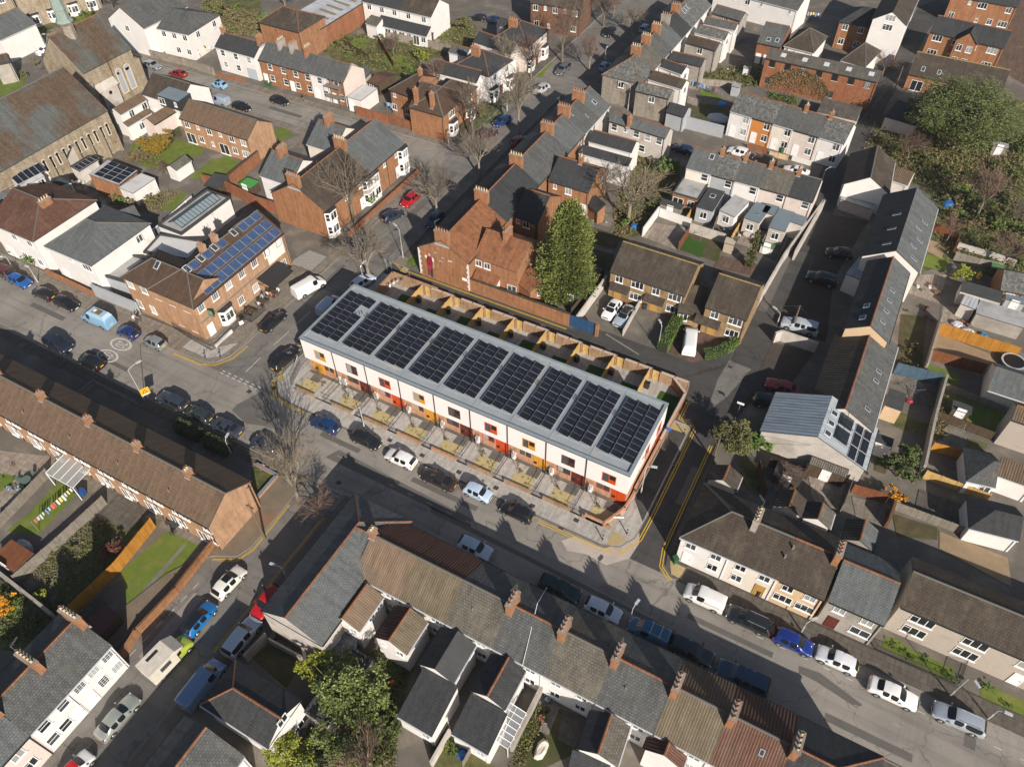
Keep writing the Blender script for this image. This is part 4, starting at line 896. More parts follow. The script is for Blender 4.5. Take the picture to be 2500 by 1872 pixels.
def words(s,x,y,rz,sz=.5,m='wpaintf',sx=1.0):
    cu=bpy.data.curves.new('t','FONT'); cu.body=s; cu.size=sz; cu.align_x='CENTER'; cu.align_y='CENTER'; cu.extrude=.002
    to=bpy.data.objects.new('t',cu); COL.objects.link(to); me=bpy.data.meshes.new_from_object(to); bpy.data.objects.remove(to); me.materials.clear(); me.materials.append(G_[m] if isinstance(m,str) else m)
    return me,T3(x,y,.028)@RZ(rz)@Matrix.Diagonal((sx,1,1,1))
for s,t_,q in (('DISABLED','M',(1415,685)),('ANABL','M',(1240,600)),('DISABLED','M',(700,340)),('DISABLED','N',(350,410))):
    p=P(t_,*q); me,Mw=words(s,p.x,p.y,PI,.55); o=place(me,'road_marking',None,Mw); o['kind']='structure'
# ---- plots behind the houses (lawns, patios, scrub)
PZ=[0]
def plot(t,pts,m,z=.01,nm=None): 
    PZ[0]+=.0005; z+=PZ[0]
    return sheet(nm or {'grass':'lawn','turf':'lawn'}.get(m,'garden_ground'),PP(t,pts),G_[m],z)
plot('O',[(1500,720),(1660,790),(1780,850),(1240,1500),(1150,1480),(1090,1080)],'grass'); plot('O',[(1655,830),(1680,840),(1200,1400),(1160,1390)],'asphaltm',.016)
plot('O',[(420,1480),(900,560),(1450,620),(940,1080),(620,1420)],'scrub'); plot('O',[(850,600),(1050,390),(1390,520),(1150,720)],'slabsd',.014); plot('O',[(520,280),(740,340),(340,760),(60,720),(260,560)],'grass',.012)
plot('O',[(0,0),(560,60),(330,330),(200,420),(0,520)],'patio',.013); plot('O',[(0,200),(150,230),(80,340),(0,370)],'grass',.018); plot('O',[(1480,560),(1930,810),(1780,850),(1430,680)],'slabs',.013); plot('M',[(700,1500),(950,1560),(860,1656),(620,1656)],'slabs',.014)
plot('O',[(0,1180),(240,1340),(180,1480),(0,1440)],'soil'); plot('Q',[(0,250),(600,330),(350,640),(0,600)],'scrub',.008)
plot('R',[(700,1200),(1300,1050),(1700,1200),(1550,1656),(880,1656)],'scrub'); plot('R',[(230,1120),(420,980),(700,1150),(550,1400)],'soil',.013)
plot('V',[(1280,970),(1700,1120),(1560,1500),(1250,1646),(900,1646),(1150,1050)],'soil'); plot('V',[(0,1330),(230,1290),(600,1500),(700,1646),(0,1646)],'scrub')
plot('W',[(480,220),(560,230),(640,290),(880,400),(860,470),(620,350),(470,280)],'grass'); plot('W',[(1030,470),(1271,580),(1271,680),(1020,560)],'grass')
plot('K',[(1310,560),(1340,500),(1650,620),(1600,740),(1500,700)],'grass'); plot('K',[(1420,820),(1480,760),(2030,960),(1900,1200),(1400,980)],'grass'); plot('K',[(1370,380),(1420,230),(1900,420),(2000,540),(1850,560)],'tan')
plot('K',[(1310,1400),(1370,1230),(1700,1350),(1700,1620),(1300,1500)],'yard',.014); plot('K',[(1000,1050),(1100,940),(1350,1050),(1300,1180)],'scrub'); plot('K',[(1100,60),(1330,90),(1290,560),(1060,500)],'soil')
plot('J',[(940,60),(2208,60),(2208,1280),(1560,1060),(1250,1180),(1450,560)],'scrub',.009); plot('J',[(1150,1340),(1280,1180),(1520,1180),(1440,1440)],'patio',.013); plot('J',[(1340,1000),(1540,1040),(1500,1150),(1290,1100)],'grass',.015); plot('J',[(1460,1440),(1660,1240),(2208,1640),(1440,1656)],'yard',.014)
plot('J',[(1850,170),(2208,210),(2208,330),(1840,200)],'grass',.014); plot('J',[(1580,120),(1900,200),(1850,290),(1500,210)],'grass',.013)
plot('E',[(820,1100),(1250,880),(2208,900),(2208,1656),(900,1656),(700,1500)],'scrub',.009); plot('I',[(590,950),(660,850),(830,900),(770,1030)],'turf',.015); plot('I',[(680,790),(980,880),(930,1070),(590,960)],'soil')
plot('I',[(890,1100),(960,1010),(1300,1090),(1230,1190),(1000,1140),(880,1240)],'brickpave',.013); plot('I',[(0,600),(160,100),(560,180),(600,330),(300,800),(0,900)],'scrub'); plot('I',[(270,700),(640,760),(560,960),(250,840)],'patio',.013)
plot('L',[(600,270),(750,340),(1060,430),(1100,480),(790,660),(700,680),(480,590)],'brickpave',.013); plot('L',[(90,420),(240,150),(520,250),(390,560)],'yard',.014); plot('L',[(0,120),(240,140),(90,430),(0,400)],'slabsd',.013)
plot('J',[(470,640),(810,700),(240,1656),(0,1656),(50,1500),(270,1150)],'darkyard',.014); plot('L',[(1420,500),(1800,590),(1460,1040),(1170,1040)],'darkyard',.014); plot('L',[(1540,30),(1960,0),(1900,500),(1500,350)],'darkyard',.0145)
plot('A',[(1180,1300),(1560,1250),(1700,1330),(1480,1530),(1300,1500),(1150,1380)],'grass'); plot('A',[(1580,1250),(1840,1330),(1780,1420),(1560,1380)],'grass',.013); plot('A',[(1700,1600),(1900,1430),(2208,1490),(2208,1656)],'grass',.014); plot('B',[(0,1480),(200,1400),(370,1500),(180,1656),(0,1560)],'grass',.013); plot('B',[(610,1190),(700,1130),(800,1210),(680,1280)],'grass')
plot('B',[(620,1300),(900,1200),(900,1100),(1000,1180),(930,1330),(700,1340)],'slabs',.012); plot('G',[(200,700),(480,460),(500,560),(330,700)],'slabs',.013)
plot('B',[(1100,300),(1900,320),(1950,700),(1450,740),(1000,420)],'scrub'); plot('B',[(0,0),(500,0),(520,300),(300,330),(60,300)],'scrub'); plot('B',[(1220,280),(1300,260),(1290,320),(1210,340)],'grass',.014)
plot('C',[(30,250),(560,220),(600,420),(100,560)],'scrub'); plot('C',[(1070,600),(1240,540),(1290,560),(1180,700),(1060,680)],'grass'); plot('C',[(430,1050),(700,900),(780,980),(560,1180),(430,1200)],'soil',.013)
plot('D',[(900,620),(1330,560),(1300,760),(1100,800),(740,700)],'scrub'); plot('D',[(780,800),(970,870),(950,900),(760,850)],'grass',.014); plot('D',[(640,920),(1040,960),(1000,1170),(640,1080)],'soil'); plot('D',[(1380,820),(1640,900),(1640,950),(1370,880)],'scrub')
plot('A',[(0,700),(230,700),(200,780),(0,880)],'grass'); plot('A',[(260,220),(500,210),(540,270),(380,320)],'scrub'); plot('A',[(600,150),(860,80),(840,170),(640,210)],'grass')
plot('A',[(280,0),(700,0),(1100,60),(1200,140),(900,60),(440,250)],'asphaltm',.008,'village_road')
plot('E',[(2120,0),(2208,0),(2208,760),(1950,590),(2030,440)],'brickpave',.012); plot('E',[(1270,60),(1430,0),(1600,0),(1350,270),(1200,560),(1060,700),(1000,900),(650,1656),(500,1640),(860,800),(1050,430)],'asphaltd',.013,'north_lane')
plot('H',[(1190,1300),(1330,1330),(1300,1470),(1060,1390)],'soil',.014); plot('H',[(1640,950),(1840,1000),(1800,1150),(1640,1080)],'soil',.013); plot('H',[(0,1000),(60,1010),(80,1100),(0,1100)],'grass',.014)
plot('F',[(1290,1370),(1850,1590),(1900,1560),(2208,1290),(2208,1600),(1950,1656),(1560,1500)],'slabs',.126); plot('m',[(0,500),(300,300),(400,190),(520,200),(330,370),(100,600),(0,680)],'slabs',.126)
# ================= the new terrace of nine flat-roofed houses
NF=dict(O=V(0,0),ang=0.0,L=46.0,hd=11.44,ze=6.5,zr=6.5)
DCN=[('orange',(.58,.27,.03)),('dark red',(.11,.022,.016)),('bright red',(.52,.065,.012))]
for i in range(9):
    x0=46.0/9*i; x1=46.0/9*(i+1); w=x1-x0; cn,cc=DCN[i%3]; nm=['first','second','third','fourth','fifth','sixth','seventh','eighth','ninth'][i]
    M=T3(x0,0,0); o=thing('terraced_house',"new flat-roofed white house with %s door, %s from the left end"%(cn,nm),'house',(x0,0,0),0,'new terraced houses with solar panels'); h=House(); h.M=M;h.o=o;h.L=w;h.D=11.44;h.ov=0;h.ze=6.2;h.zr=6.2;h.fr=dict(NF,zr=6.2,ze=6.2)
    a,b=(.03 if i==0 else .002),(w-.03 if i==8 else w-.002)
    MB().box(a,.05,0,b,11.3,2.75).build('brick_wall',W_['newbrick'],o,M)
    MB().box(0 if i else -.02,-.42,2.752,w if i<8 else w+.02,11.38,6.2).build('white_wall',W_['pinkclad'],o,M)
    e0=-.06 if i==0 else .001; e1=w+.06 if i==8 else w-.001
    MB().box(e0,-.48,6.202,e1,11.44,6.3).build('roof',R_['newroof'],o,M)
    PM=mnoise('grey_parapet_metal',(.30,.35,.38),(.26,.31,.34),.8,rough=.5)
    for q_ in [(e0,-.48,e1,-.12),(e0,11.1,e1,11.44)]+([(e0,-.12,e0+.38,11.1)] if i==0 else [])+([(e1-.38,-.12,e1,11.1)] if i==8 else []): MB().box(q_[0],q_[1],6.302,q_[2],q_[3],6.5).build('parapet',PM,o,M)
    MB().box(e0,-.50,6.28,e1,-.482,6.40).build('gutter',mat('dark_gutter',(.05,.065,.09),.5),o,M)
    MB().box(w-.03,-.1,6.302,w+.03,11.1,6.34).build('roof_seam',R_['newroof'],o,M) if i<8 else None
    cl=mat('timber_'+cn.replace(' ','_'),cc,.45); 
    fr_=MB()
    wx=2.05 if i else 2.05
    def wcut(z0,z1,xa,xb,y,nm='window'):
        f=MB(); t=.09
        f.box(xa,y-.03,z0,xb,y+.02,z0+t).box(xa,y-.03,z1-t,xb,y+.02,z1).box(xa,y-.03,z0+t,xa+t,y+.02,z1-t).box(xb-t,y-.03,z0+t,xb,y+.02,z1-t)
        mx=(xa+xb)/2; f.box(mx-.05,y-.032,z0+t,mx+.05,y+.02,z1-t)
        if z1-z0>1.5: f.box(mx+.05,y-.028,z0+.62,xb-t,y+.02,z0+.70); 
        fo=f.build(nm,cl,o,M); MB().poly([(xa+t,y-.008,z0+t),(mx-.05,y-.008,z0+t),(mx-.05,y-.008,z1-t),(xa+t,y-.008,z1-t)]).build('pane',GL[2] if random.random()<.5 else GL[1],fo,M); MB().poly([(mx+.05,y-.008,z0+t),(xb-t,y-.008,z0+t),(xb-t,y-.008,z1-t),(mx+.05,y-.008,z1-t)]).build('pane',GL[0],fo,M)
        if z1-z0>1.5: MB().box(mx+.05,y-.02,z0+t,xb-t,y-.012,z0+.62).build('lower_panel',cl if i%3!=1 else GL[0],fo,M)
    left=i==0
    wcut(3.55,5.15,1.95,3.65,-.42)
    if left: dx,wx0=.75,2.45
    else: dx,wx0=3.2,1.25
    wcut(1.05,2.15,wx0,wx0+1.75,.05)
    d=MB().box(dx,-.0,.05,dx+1.75,.07,2.75).box(dx+.75,-.03,.08,dx+1.65,.02,2.2).build('door',cl,o,M); MB().box(dx+.1,-.03,.55,dx+.5,.0,.95).build('letter_box',mat('black_box',(.015,.015,.015),.4),d,M); MB().box(dx+.82,-.07,1.05,dx+.88,-.03,1.25).build('handle',MET,d,M)
    if i<8: MB().tube((w-.02,-.50,0.05),(w-.02,-.50,6.2),.06,n=6).build('downpipe',mat('black_pipe',(.02,.022,.025),.4),o,M)
    MB().box(-.35+(5.1 if left else 0)+.75*(not left),-.35,.02,.45+(5.1 if left else 0)+.75*(not left)-.3,.0,1.15).build('meter_box',WHT,o,M)
    # solar panels: three tilted columns of five; the first house has one missing
    for c in range(3):
        for r in range(5):
            if i==0 and c==2 and r==3: continue
            px=.52+c*1.46; py=1.22+r*1.765
            k='nsol'
            if k not in _cc: _cc[k]=MB().box(0,0,-.02,1.34,1.755,.015,1).poly([(.02,.02,.017),(1.32,.02,.017),(1.32,.865,.017),(.02,.865,.017)],0).poly([(.02,.885,.017),(1.32,.885,.017),(1.32,1.735,.017),(.02,1.735,.017)],0).mesh('solar_panel',[SOL,ALU])
            place(_cc[k],'solar_panel',o,M@T3(px,py,6.60)@Matrix.Rotation(math.radians(10),4,'Y'))
    for yy in (1.28,10.2): pass
    MB().box(.6,1.1,6.30,4.5,1.22,6.36).box(.6,10.28,6.30,4.5,10.36,6.36).build('panel_rails',ALU,o,M)
    v=MB()
    for dx_ in (0,.3,.55): v.tube((-.05+.35 if i else 3.9+dx_,6.6+dx_,6.3),(.3+dx_*.2 if i else 3.9+dx_,6.6+dx_,6.75),.06,n=6)
    v.build('roof_vents',mat('vent_grey',(.05,.05,.055),.5),o,M)
    # back windows
    for z in (1.0,3.7): window(o,M@T3(3.4,11.3 if z<2 else 11.38,z)@RZ(PI),1.4,1.3,'plain2',cl)
    door(o,M@T3(1.6,11.3,.05)@RZ(PI),'grey')
    if i==8:
        for y0,z in ((4.6,3.6),(8.6,.9),(8.4,3.6)): window(o,M@T3(w+.02,y0,z)@RZ(PI/2),1.3,1.5,'plain2',cl)
# front gardens
for i in range(9):
    x0=46.0/9*i; w=46.0/9; L0=i==0
    sheet('front_path',R4(x0+.02,-3.75,x0+w-.02,-.5),G_['paving'],.135); 
    sheet('planting_bed',R4(x0+(1.9 if not L0 else .5),-3.7,x0+(4.4 if not L0 else 3.0),-1.75),G_['bark'],.155)
    sheet('dark_paving',R4(x0+(3.0 if not L0 else 1.0),-1.7,x0+(4.6 if not L0 else 2.4),-.55),G_['patch'],.145)
    rk=random.Random(i)
    for j in range(5 if i%2 else 4):
        p=V(x0+(2.1 if not L0 else .7)+rk.random()*2.1,-3.5+rk.random()*1.6)
        shrub(None,p,.5+rk.random()*.3,.45,'brown' if j%3 else 'olive',group='small plants in the bark beds of the new front gardens',name='small_plant',cat='plant',n=60)['label']='small dormant plant in a bark bed before the new white terrace'
    p=V(x0+(1.9 if not L0 else 3.0),-1.6)
    bare_tree('thin bare sapling in the front garden of the %s new white house from the left'%['first','second','third','fourth','fifth','sixth','seventh','eighth','ninth'][i],p,2.9,1.5,seed=40+i%2,maxl=3,group='saplings in the new front gardens',twig=TWIG)
    shrub(None,p+V(.35,-.15),1.1,.9,'brown',group='dormant bushes beside the saplings of the new front gardens',n=160)['label']='dormant pale bush in the front gardens of the new white terrace'
    a,b_=(x0+1.3,x0+w-.25) if i else (.6,3.6)
    gwall('low buff brick front wall of the %s new white house from the left'%['first','second','third','fourth','fifth','sixth','seventh','eighth','ninth'][i],[V(a,-3.85),V(b_,-3.85)],.62,.24,'buffwall' if i!=3 and i!=4 else 'tanbrick',group='low front walls of the new terrace')
    if i: railing('black metal railing in the gap left of the front wall of the %s new house'%['first','second','third','fourth','fifth','sixth','seventh','eighth','ninth'][i],[V(x0-.22,-3.85),V(x0+1.25,-3.85)],1.0,group='front garden railings of the new terrace',step=.22)
    if i: railing('black railing between the %s and next front gardens of the new terrace'%['first','second','third','fourth','fifth','sixth','seventh','eighth'][i-1],[V(x0-.05,-3.7),V(x0-.05,-.6)],.9,group='railings between the new front gardens',step=.9)
gwall('low angled brick wall round the right corner of the new front gardens',[V(42.6,-3.85),V(44.9,-3.85),V(46.15,-.9),V(46.35,1.6)],.9,.24,'newbrick',post=2)
gwall('dark brick wall along the right side of the new terrace',[V(46.35,1.7),V(46.4,9.6)],1.5,.24,'brownbrick',cap=W_['newbrick'])
gwall('pale capped brick wall beside the lane at the right end garden',[V(46.4,9.7),V(46.5,18.2),V(44.0,20.2)],1.7,.24,'brick',cap=mat('pinkcap',(.50,.38,.31),.8))
gwall('brick wall round the left end yard behind the new terrace',[V(-.1,11.9),V(-.3,20.3),V(7.6,20.3)],1.9,.24,'buffwall',cap=W_['tanbrick'])
railing('black railing at the left end of the new terrace',[V(-.4,-3.7),V(-1.6,-.2),V(-1.6,3)],1.3)
# back gardens
for i in range(9):
    x0=46.0/9*i; w=46.0/9; nn=['first','second','third','fourth','fifth','sixth','seventh','eighth','ninth'][i]
    sheet('patio',R4(x0,11.5,x0+w,20.1),G_['paving'],.055+.001*i)
    sheet('lawn',R4(x0+2.3,13.2,x0+w-.08,17.8 if i%2 else 18.6),G_['turf'],.075+.001*i)
    if i: fence('yellow close-boarded fence between new back gardens, left of the %s house'%nn,[V(x0,11.5),V(x0,19.9)],1.9,WOODY,group='fences between the new back gardens')
    gx=x0+1.05 if i else 6.3
    if i>0:
        g=thing('garden_gate','yellow timber back gate of the %s new house on the lane'%nn,'gate',(x0+.45,20.1,0),0,'timber back gates of the new terrace'); Mg=WM[g]
        MB().box(0,-.03,.05,1.0,.03,1.75).build('boards',WOODY,g,Mg); q=MB().beam((.05,-.05,.2),(.95,-.05,1.6),.03,.1).box(0,-.07,.25,1,-.032,.35).box(0,-.07,1.45,1,-.032,1.55).build('brace',WOODY,g,Mg); MB().box(.85,-.1,.95,.95,-.04,1.0).build('handle',METD,g,Mg)
        gwall('buff brick back wall of the %s new house'%nn,[V(x0+1.55,20.1),V(x0+w+.3,20.1)],1.8,.24,'buffwall',cap=mat('pinkcap',(.50,.38,.31),.8),group='brick back walls of the new terrace',post=1.8)
        MB2=thing('wheelie_bin','black wheelie bin in the back garden of the %s new house'%nn,'bin',(x0+.5,18.2,.06),.2*i,'wheelie bins in the new back gardens'); MB().box(-.27,-.3,.06,.27,.3,1.0).build('bin_body',mat('black_bin',(.02,.02,.022),.5),MB2,WM[MB2]); MB().box(-.3,-.36,1.002,.3,.32,1.06).build('lid',mat('black_bin',(.02,.02,.022),.5),MB2,WM[MB2])
# ================= south side of the main road
SF=line('Y',('R',1150,385),(960,1640),(590,890),5.2,8.2); SF['ang']=0.0
def sx(t,x,y,z=SF['zr']): return fx(SF,t,x,y,z)[0]
xs=[0,sx('R',1715,235),sx('R',2140,430),sx('U',715,1010),sx('U',1175,1245),sx('U',1650,1480),sx('Y',560,880),sx('Y',1100,1140),sx('Y',1720,1440),sx('Y',1720,1440)+7.5]
print('south xs',[round(a,1) for a in xs],SF['L'],SF['hd'],SF['O'])
specs=[('white terraced house with tan pantile back slope and white stepped chimney, bottom row','tanpan','maroonpan','white'),
('white terraced house with olive-brown pantile roof, second of the pantiled pair in the bottom row','olivepan','maroonpan','white'),
('bottom-row house with pale lichened slates beside the olive pantiled roof','lichen','slate','white'),
('bottom-row house with plain grey slates and a long cable over the roof','slate','slate','white'),
('bottom-row house with white-speckled lichened slates between two tall chimneys','lichen','lichen','white'),
('bottom-row house with smooth grey slate roof left of the ribbed tile roofs','slate','slate','white'),
('bottom-row house with yellow-green ribbed tiles','olivepan','brownpan','white'),
('bottom-row house with red-brown ribbed tiles','redpan','maroonpan','white'),
('end house of the bottom row with a hipped black slate roof','slate3','slate3','white')]
for i,(lb,r1,r2,wl) in enumerate(specs):
    f=dict(SF); 
    h=house(f,lb,xs[i],xs[i+1],'hip' if i==8 else 'gable',wl,r1,roofb=r2,hips='r' if i==8 else '',ch=('0.03s' if i==0 else '') or {3:'0',4:'0',5:'0',6:'0',7:'0',8:'0.02'}.get(i,''),ridge=RIDGE if i in(3,5,8) else RIDGED,win='buvv bgdw fuww fgww',group='houses of the bottom terrace',pots=4 if i>2 else 3,ws=.95)
    if i in (2,5): vent(h,2,2)
    if i==7: skylight(h,3.5,2.4,.45,.6)
# corner building on the side street
f=line('R',(340,715),('N',1140,925),(710,540),5.0,7.8)
h=house(f,'long grey slate corner building with terracotta ridge along the lower side street',0,None,'hip','palecement','slate2',hips='l' if f['ang']<0 else 'r',win='fuww-ww bgww-w',ws=.8,name='corner_building',cat='building'); print('corner',f)
f=line('N',('R',1015,325),('R',1150,385),(1215,1258),5.0,7.6); f['L']+=.0
house(f,'short slate-roofed link between the corner building and the pantiled house',0,None,'gable','palecement','slate2',name='terraced_house')
wg='rear wings of the bottom terrace'
def wing(t,e1,e2,r,ze,zr,label,roof,roofb=None,wall='white',kind='gable',**k):
    f=line(t,e1,e2,r,ze,zr); return house(f,label,0,None,kind,wall,roof,roofb=roofb,name=k.pop('name','rear_wing'),cat=k.pop('cat','building'),**k)
wing('R',(1415,575),(1215,890),(1160,617),4.4,6.0,'white rear wing with red-brown and tan pantiles, nearer the corner building','tanpan','maroonpan',win='lunw rgw fu-ww',ws=.8)
wing('R',(1810,800),(1645,1100),(1567,822),4.4,6.0,'white rear wing with red-brown and olive pantiles, right of its twin','olivepan','maroonpan',win='lunw fu-ww',ws=.8)
wing('V',(490,330),(265,745),(170,385),4.4,6.0,'rear wing with patched dark roof left of the narrow yard','flatdark','slate3',ridge=None,win='fuw-w',ws=.7)
wing('S',(1640,1095),(2000,1320),(1900,555),3.4,4.4,'wide low rear extension with plain dark tiles, left of the narrow yard','slate3',kind='mono',win='fg-w',ws=.8)
wing('V',(1030,610),(820,1030),(727,680),4.4,6.0,'rear wing with terracotta ridge between the two yards','slate3','slate3',win='fuw-w',ws=.7)
wing('V',(230,1290),(620,1510),(455,855),3.4,4.4,'low dark tiled rear extension with a tree shadow on it','slate3',kind='mono',win='fg-w',ws=.8)
wing('V',(2165,1215),(2030,1640),(1885,1295),4.4,6.0,'rear wing with grey and black slopes and orange ridge, right of the cluttered yard','lichen','slate3')
wing('V',(1500,1660),(1910,1790),(1590,1470),3.3,4.0,'low slate extension at the bottom edge right of the cluttered yard','slate3',kind='mono')
wing('Y',(695,1560),(660,1680),(480,1543),4.4,6.0,'rear wing with red and maroon ribbed tiles at the bottom edge','redpan','maroonpan')
f=line('V',(1030,1050),(850,1450),(740,1230),2.6,3.2); 
t=thing('glass_lean_to','long glazed lean-to with white bars beside the low dark extension','lean-to',f['O'],f['ang']); M=WM[t]; L=f['L'];D=2.0
gl=mat('polycarbonate',(.30,.32,.35),.15,alpha=.62)
MB().poly([(0,0,2.4),(L,0,2.4),(L,D,2.9),(0,D,2.9)]).build('glazing',gl,t,M); b=MB()
for i in range(7): b.beam((L*i/6,0,2.43),(L*i/6,D,2.93),.06,.05)
for j in range(3): b.beam((0,D*j/2,2.43+.25*j),(L,D*j/2,2.43+.25*j),.05,.05)
for i in range(4): b.box(L*i/3-.04 if i else 0,0,0,L*i/3+.04,.07,2.4)
b.build('frame',WHT,t,M)
# long brown-tiled brick terrace on the left
NF2=line('O',('M',-500,695),(1870,690),(1990,365),5.0,8.2); print('brown terrace',NF2)
cx=[fx(NF2,'M',x,y,NF2['zr'])[0] for x,y in ((-380,400),(20,595),(425,800),(850,1015),(1285,1245),(1745,1485))]; 
bx=[0]+sorted([c for c in cx]+[(a+b)/2 for a,b in zip(cx,cx[1:])])+[NF2['L']]
bx=[b for b in bx if b>=0]
od=['first','second','third','fourth','fifth','sixth','seventh','eighth','ninth','tenth','eleventh','twelfth']
n=len(bx)-1
for i in range(n):
    last=i==n-1; k=n-1-i
    h=house(NF2,('end brick house of the long brown-tiled terrace, its bare orange gable facing the side street' if last else 'brown-tiled brick house, %s from the right end of the long left-hand terrace'%od[k]),bx[i],bx[i+1],'gable','tanbrick','brownt',roofb='brownpan',ridge=RIDGED,win='fuw-w fg-Dw buww bgdw',dcol='white',group='houses of the long brown-tiled terrace',ch='1,.5,.9s' if any(abs(bx[i+1]-c)<.1 for c in cx) else '')
    if i%2: vent(h,2.2,1.2,.05,.5)
# bottom-left white terrace with slate roof
QF=line('Q',(285,1370),(990,560),(360,655),5.1,8.0); a0=-14.0; print('Q',QF)
fr=dict(QF)
flip=abs(QF['ang']-PI/2)>1e9
def qx(t,x,y,z=5.1): return fx(QF,t,x,y,z)[0]
e=sorted([qx('Q',990,560),qx('Q',610,975),qx('Q',285,1370)]); print('qe',e)
q0,q1,q2=e
house(QF,'white end house with Georgian-paned windows at the top of the lower-left slate terrace',q1,q2,'gable','white','slate',ridge=RIDGE,win='fuwww fgdvw',wst='geo',ch='.98 .02',pots=5,group='white houses of the lower-left slate terrace')
house(QF,'white house with four large dark windows in the middle of the lower-left slate terrace',q0,q1,'gable','white','slate',ridge=RIDGE,win='fuww fgwWd',wst='sash',ch='',pots=5,group='white houses of the lower-left slate terrace')
house(QF,'white house at the bottom-left corner of the picture in the slate terrace',q0-7,q0,'gable','pinkish','slate2',ridge=RIDGE,win='fuww fgdw',wst='case',ch='.97',pots=5,group='white houses of the lower-left slate terrace')
# detached slate house bottom left
f=line('S',('Q',1790,1100),(235,1440),(375,1115),4.9,7.7); print('S',f)
h=house(f,'detached white gabled house with smooth grey roof and bright orange ridge',0,None,'hip','white','slate3',roofb='slate3',hips='l',ridge=RIDGE,win='rt-w- rgwW',name='detached_house'); 
f=line('Q',(2130,1656),(2195,1560),(1750,1430),4.8,7.4); f['O']=f['O']+Vector((math.cos(f['ang']),math.sin(f['ang']),0))*(-12 if abs(f['ang']-PI/2)<.1 else 0); f['L']+=12; print('bot',f)
house(f,'slate-roofed house with orange ridge at the bottom edge left of centre',0,None,'gable','white','slate','l',ridge=RIDGE) if False else house(f,'slate-roofed house with orange ridge at the bottom edge left of centre',0,None,'gable','white','slate',ridge=RIDGE,name='detached_house')
f=line('S',(640,1050),(870,1215),(720,700),2.8,2.8); f['hd']=7.2
house(f,'flat dark-roofed extension beside the detached white house',0,None,'flat','pale','flatdark',ov=.03,name='extension',cat='building',parapet=.12)
# north side of the main road, right part
XF=line('X',(585,775),(1880,1345),(1400,690),4.8,7.6); print('X',XF)
xa=[0,fx(XF,'X',1037,980,4.8)[0],fx(XF,'X',1475,1170,4.8)[0],XF['L']]
house(XF,'white corner house with hipped mottled brown roof and red sills at the right lane mouth',xa[0],xa[1],'hip','white','darkt',hips='l',win='fuww fgdw',ridge=RIDGED,group='pale terraced houses right of the lane')
h=house(XF,'pale pink house with orange door and grey-brown roof, second from the lane mouth',xa[1],xa[2],'gable','cream','darkt',win='fuww fgwd',dcol='oak',ch='0.2',chw='cement',ridge=RIDGED,group='pale terraced houses right of the lane'); vent(h,5.2,3.0,.1,.6); vent(h,4.8,2.0,.1,.6)
house(XF,'peach house with four white windows in the pale terrace right of the lane',xa[2],xa[3],'gable','peach','darkt',win='fuww fgWW',ridge=RIDGE,group='pale terraced houses right of the lane',ch='1')
f=line('Z',(295,1268),(840,1528),(755,1000),4.9,7.7); print('Zg',f)
house(f,'grey rendered house with smooth green-grey slate roof and maroon door',0,None,'gable','cement','slate2',win='fuww fgdW',dcol='maroon',wst='plain2',ridge=RIDGE,group='pale terraced houses right of the lane')
f=line('Z',(1000,1335),(1740,1649),(1650,1197),5.1,8.3); f['L']=34; print('peb',f)
h=house(f,'long pebbledashed flats with broad dark brown roof and wide white windows',0,None,'gable','pebble','darkt',win='fuWWWWWWW fgWWdWWdW',ridge=RIDGED,name='flats',cat='building',ws=1.15)
# rear buildings behind
wing('X',(1095,360),(1155,235),(1000,210),3.0,4.2,'small gabled outbuilding with dark ribbed and brown slopes next to the lane','darkt','darkpan',wall='pale',name='outbuilding')
wing('X',(1690,600),(1725,445),(1590,450),4.2,5.4,'gabled rear wing with brown slope, first behind the pale terrace','darkt','darkpan',wall='pale')
wing('X',(1945,705),(1980,560),(1845,570),4.2,5.4,'gabled rear wing with navy and lichened slopes and white verge','lichen','slate3',wall='white')
wing('Z',(735,790),(780,585),(627,600),4.2,5.6,'gabled rear wing with grey-green slope behind the grey rendered house','slate2','darkpan',wall='cement')

for i,(a,b_) in enumerate(((( 'X',1280,170),('X',1340,420)),(('X',1700,200),('X',1640,340)),(('X',2110,320),('X',2020,560)),(('X',1380,140),('X',1720,260)))): fence('dark weathered fence in the shaded yards behind the pale terrace, %s from the left'%['first','third','fourth','second'][i],[P(*a),P(*b_)],1.8,WOODB if i!=2 else WOODG)
# ================= pub and its neighbours
PF=line('F',(1740,1305),('G',705,985),(1690,905),6.4,9.2); print('pub',PF)
h=house(PF,'brick public house with maroon tile roof, blue solar panels and white sash windows',0,None,'hip','tanbrick','redbrownt',hips='l',ridge=RIDGED,win='fuwwwwwww fgdbwwdw',wst='geo',name='public_house',cat='pub',vg=.05)
s0=fx(PF,'F',1840,1190,7.0); print('solar at',s0)
L=PF['L']; hd=PF['hd']
for c in range(12):
    for r in range(2):
        x=3.6+c*1.42+.0; y=.75+r*1.42
        if x<L-.6: solar(h,x,y,1.36,1.36,True)
for x in (5.2,7.8,10.6,15,16.4,17.8): solar(h,x,3.75,1.3,1.3,True)
for x in (15,16.4): solar(h,x,5.2 if hd>5.9 else 4.9,1.3,1.3,True)
for x in (4.0,6.6,9.3,13.2): skylight(h,x,3.9,.8,1.15)
chimney(h,'.42,.55,1.3',wall='tanbrick',pots=2); chimney(h,'.55,.55,1.3',wall='tanbrick',pots=2)
f=line('F',(1080,1015),(1740,1303),(1400,860),6.4,9.2); f['L']-=.8
W2=house(f,'front',0,None,'hip','tanbrick','redbrownt',hips='l',ridge=RIDGED,win='fuwwwww fgvvdvv',wst='geo',par=h.o); skylight(W2,W2.L*.38,3.0,.8,1.2)
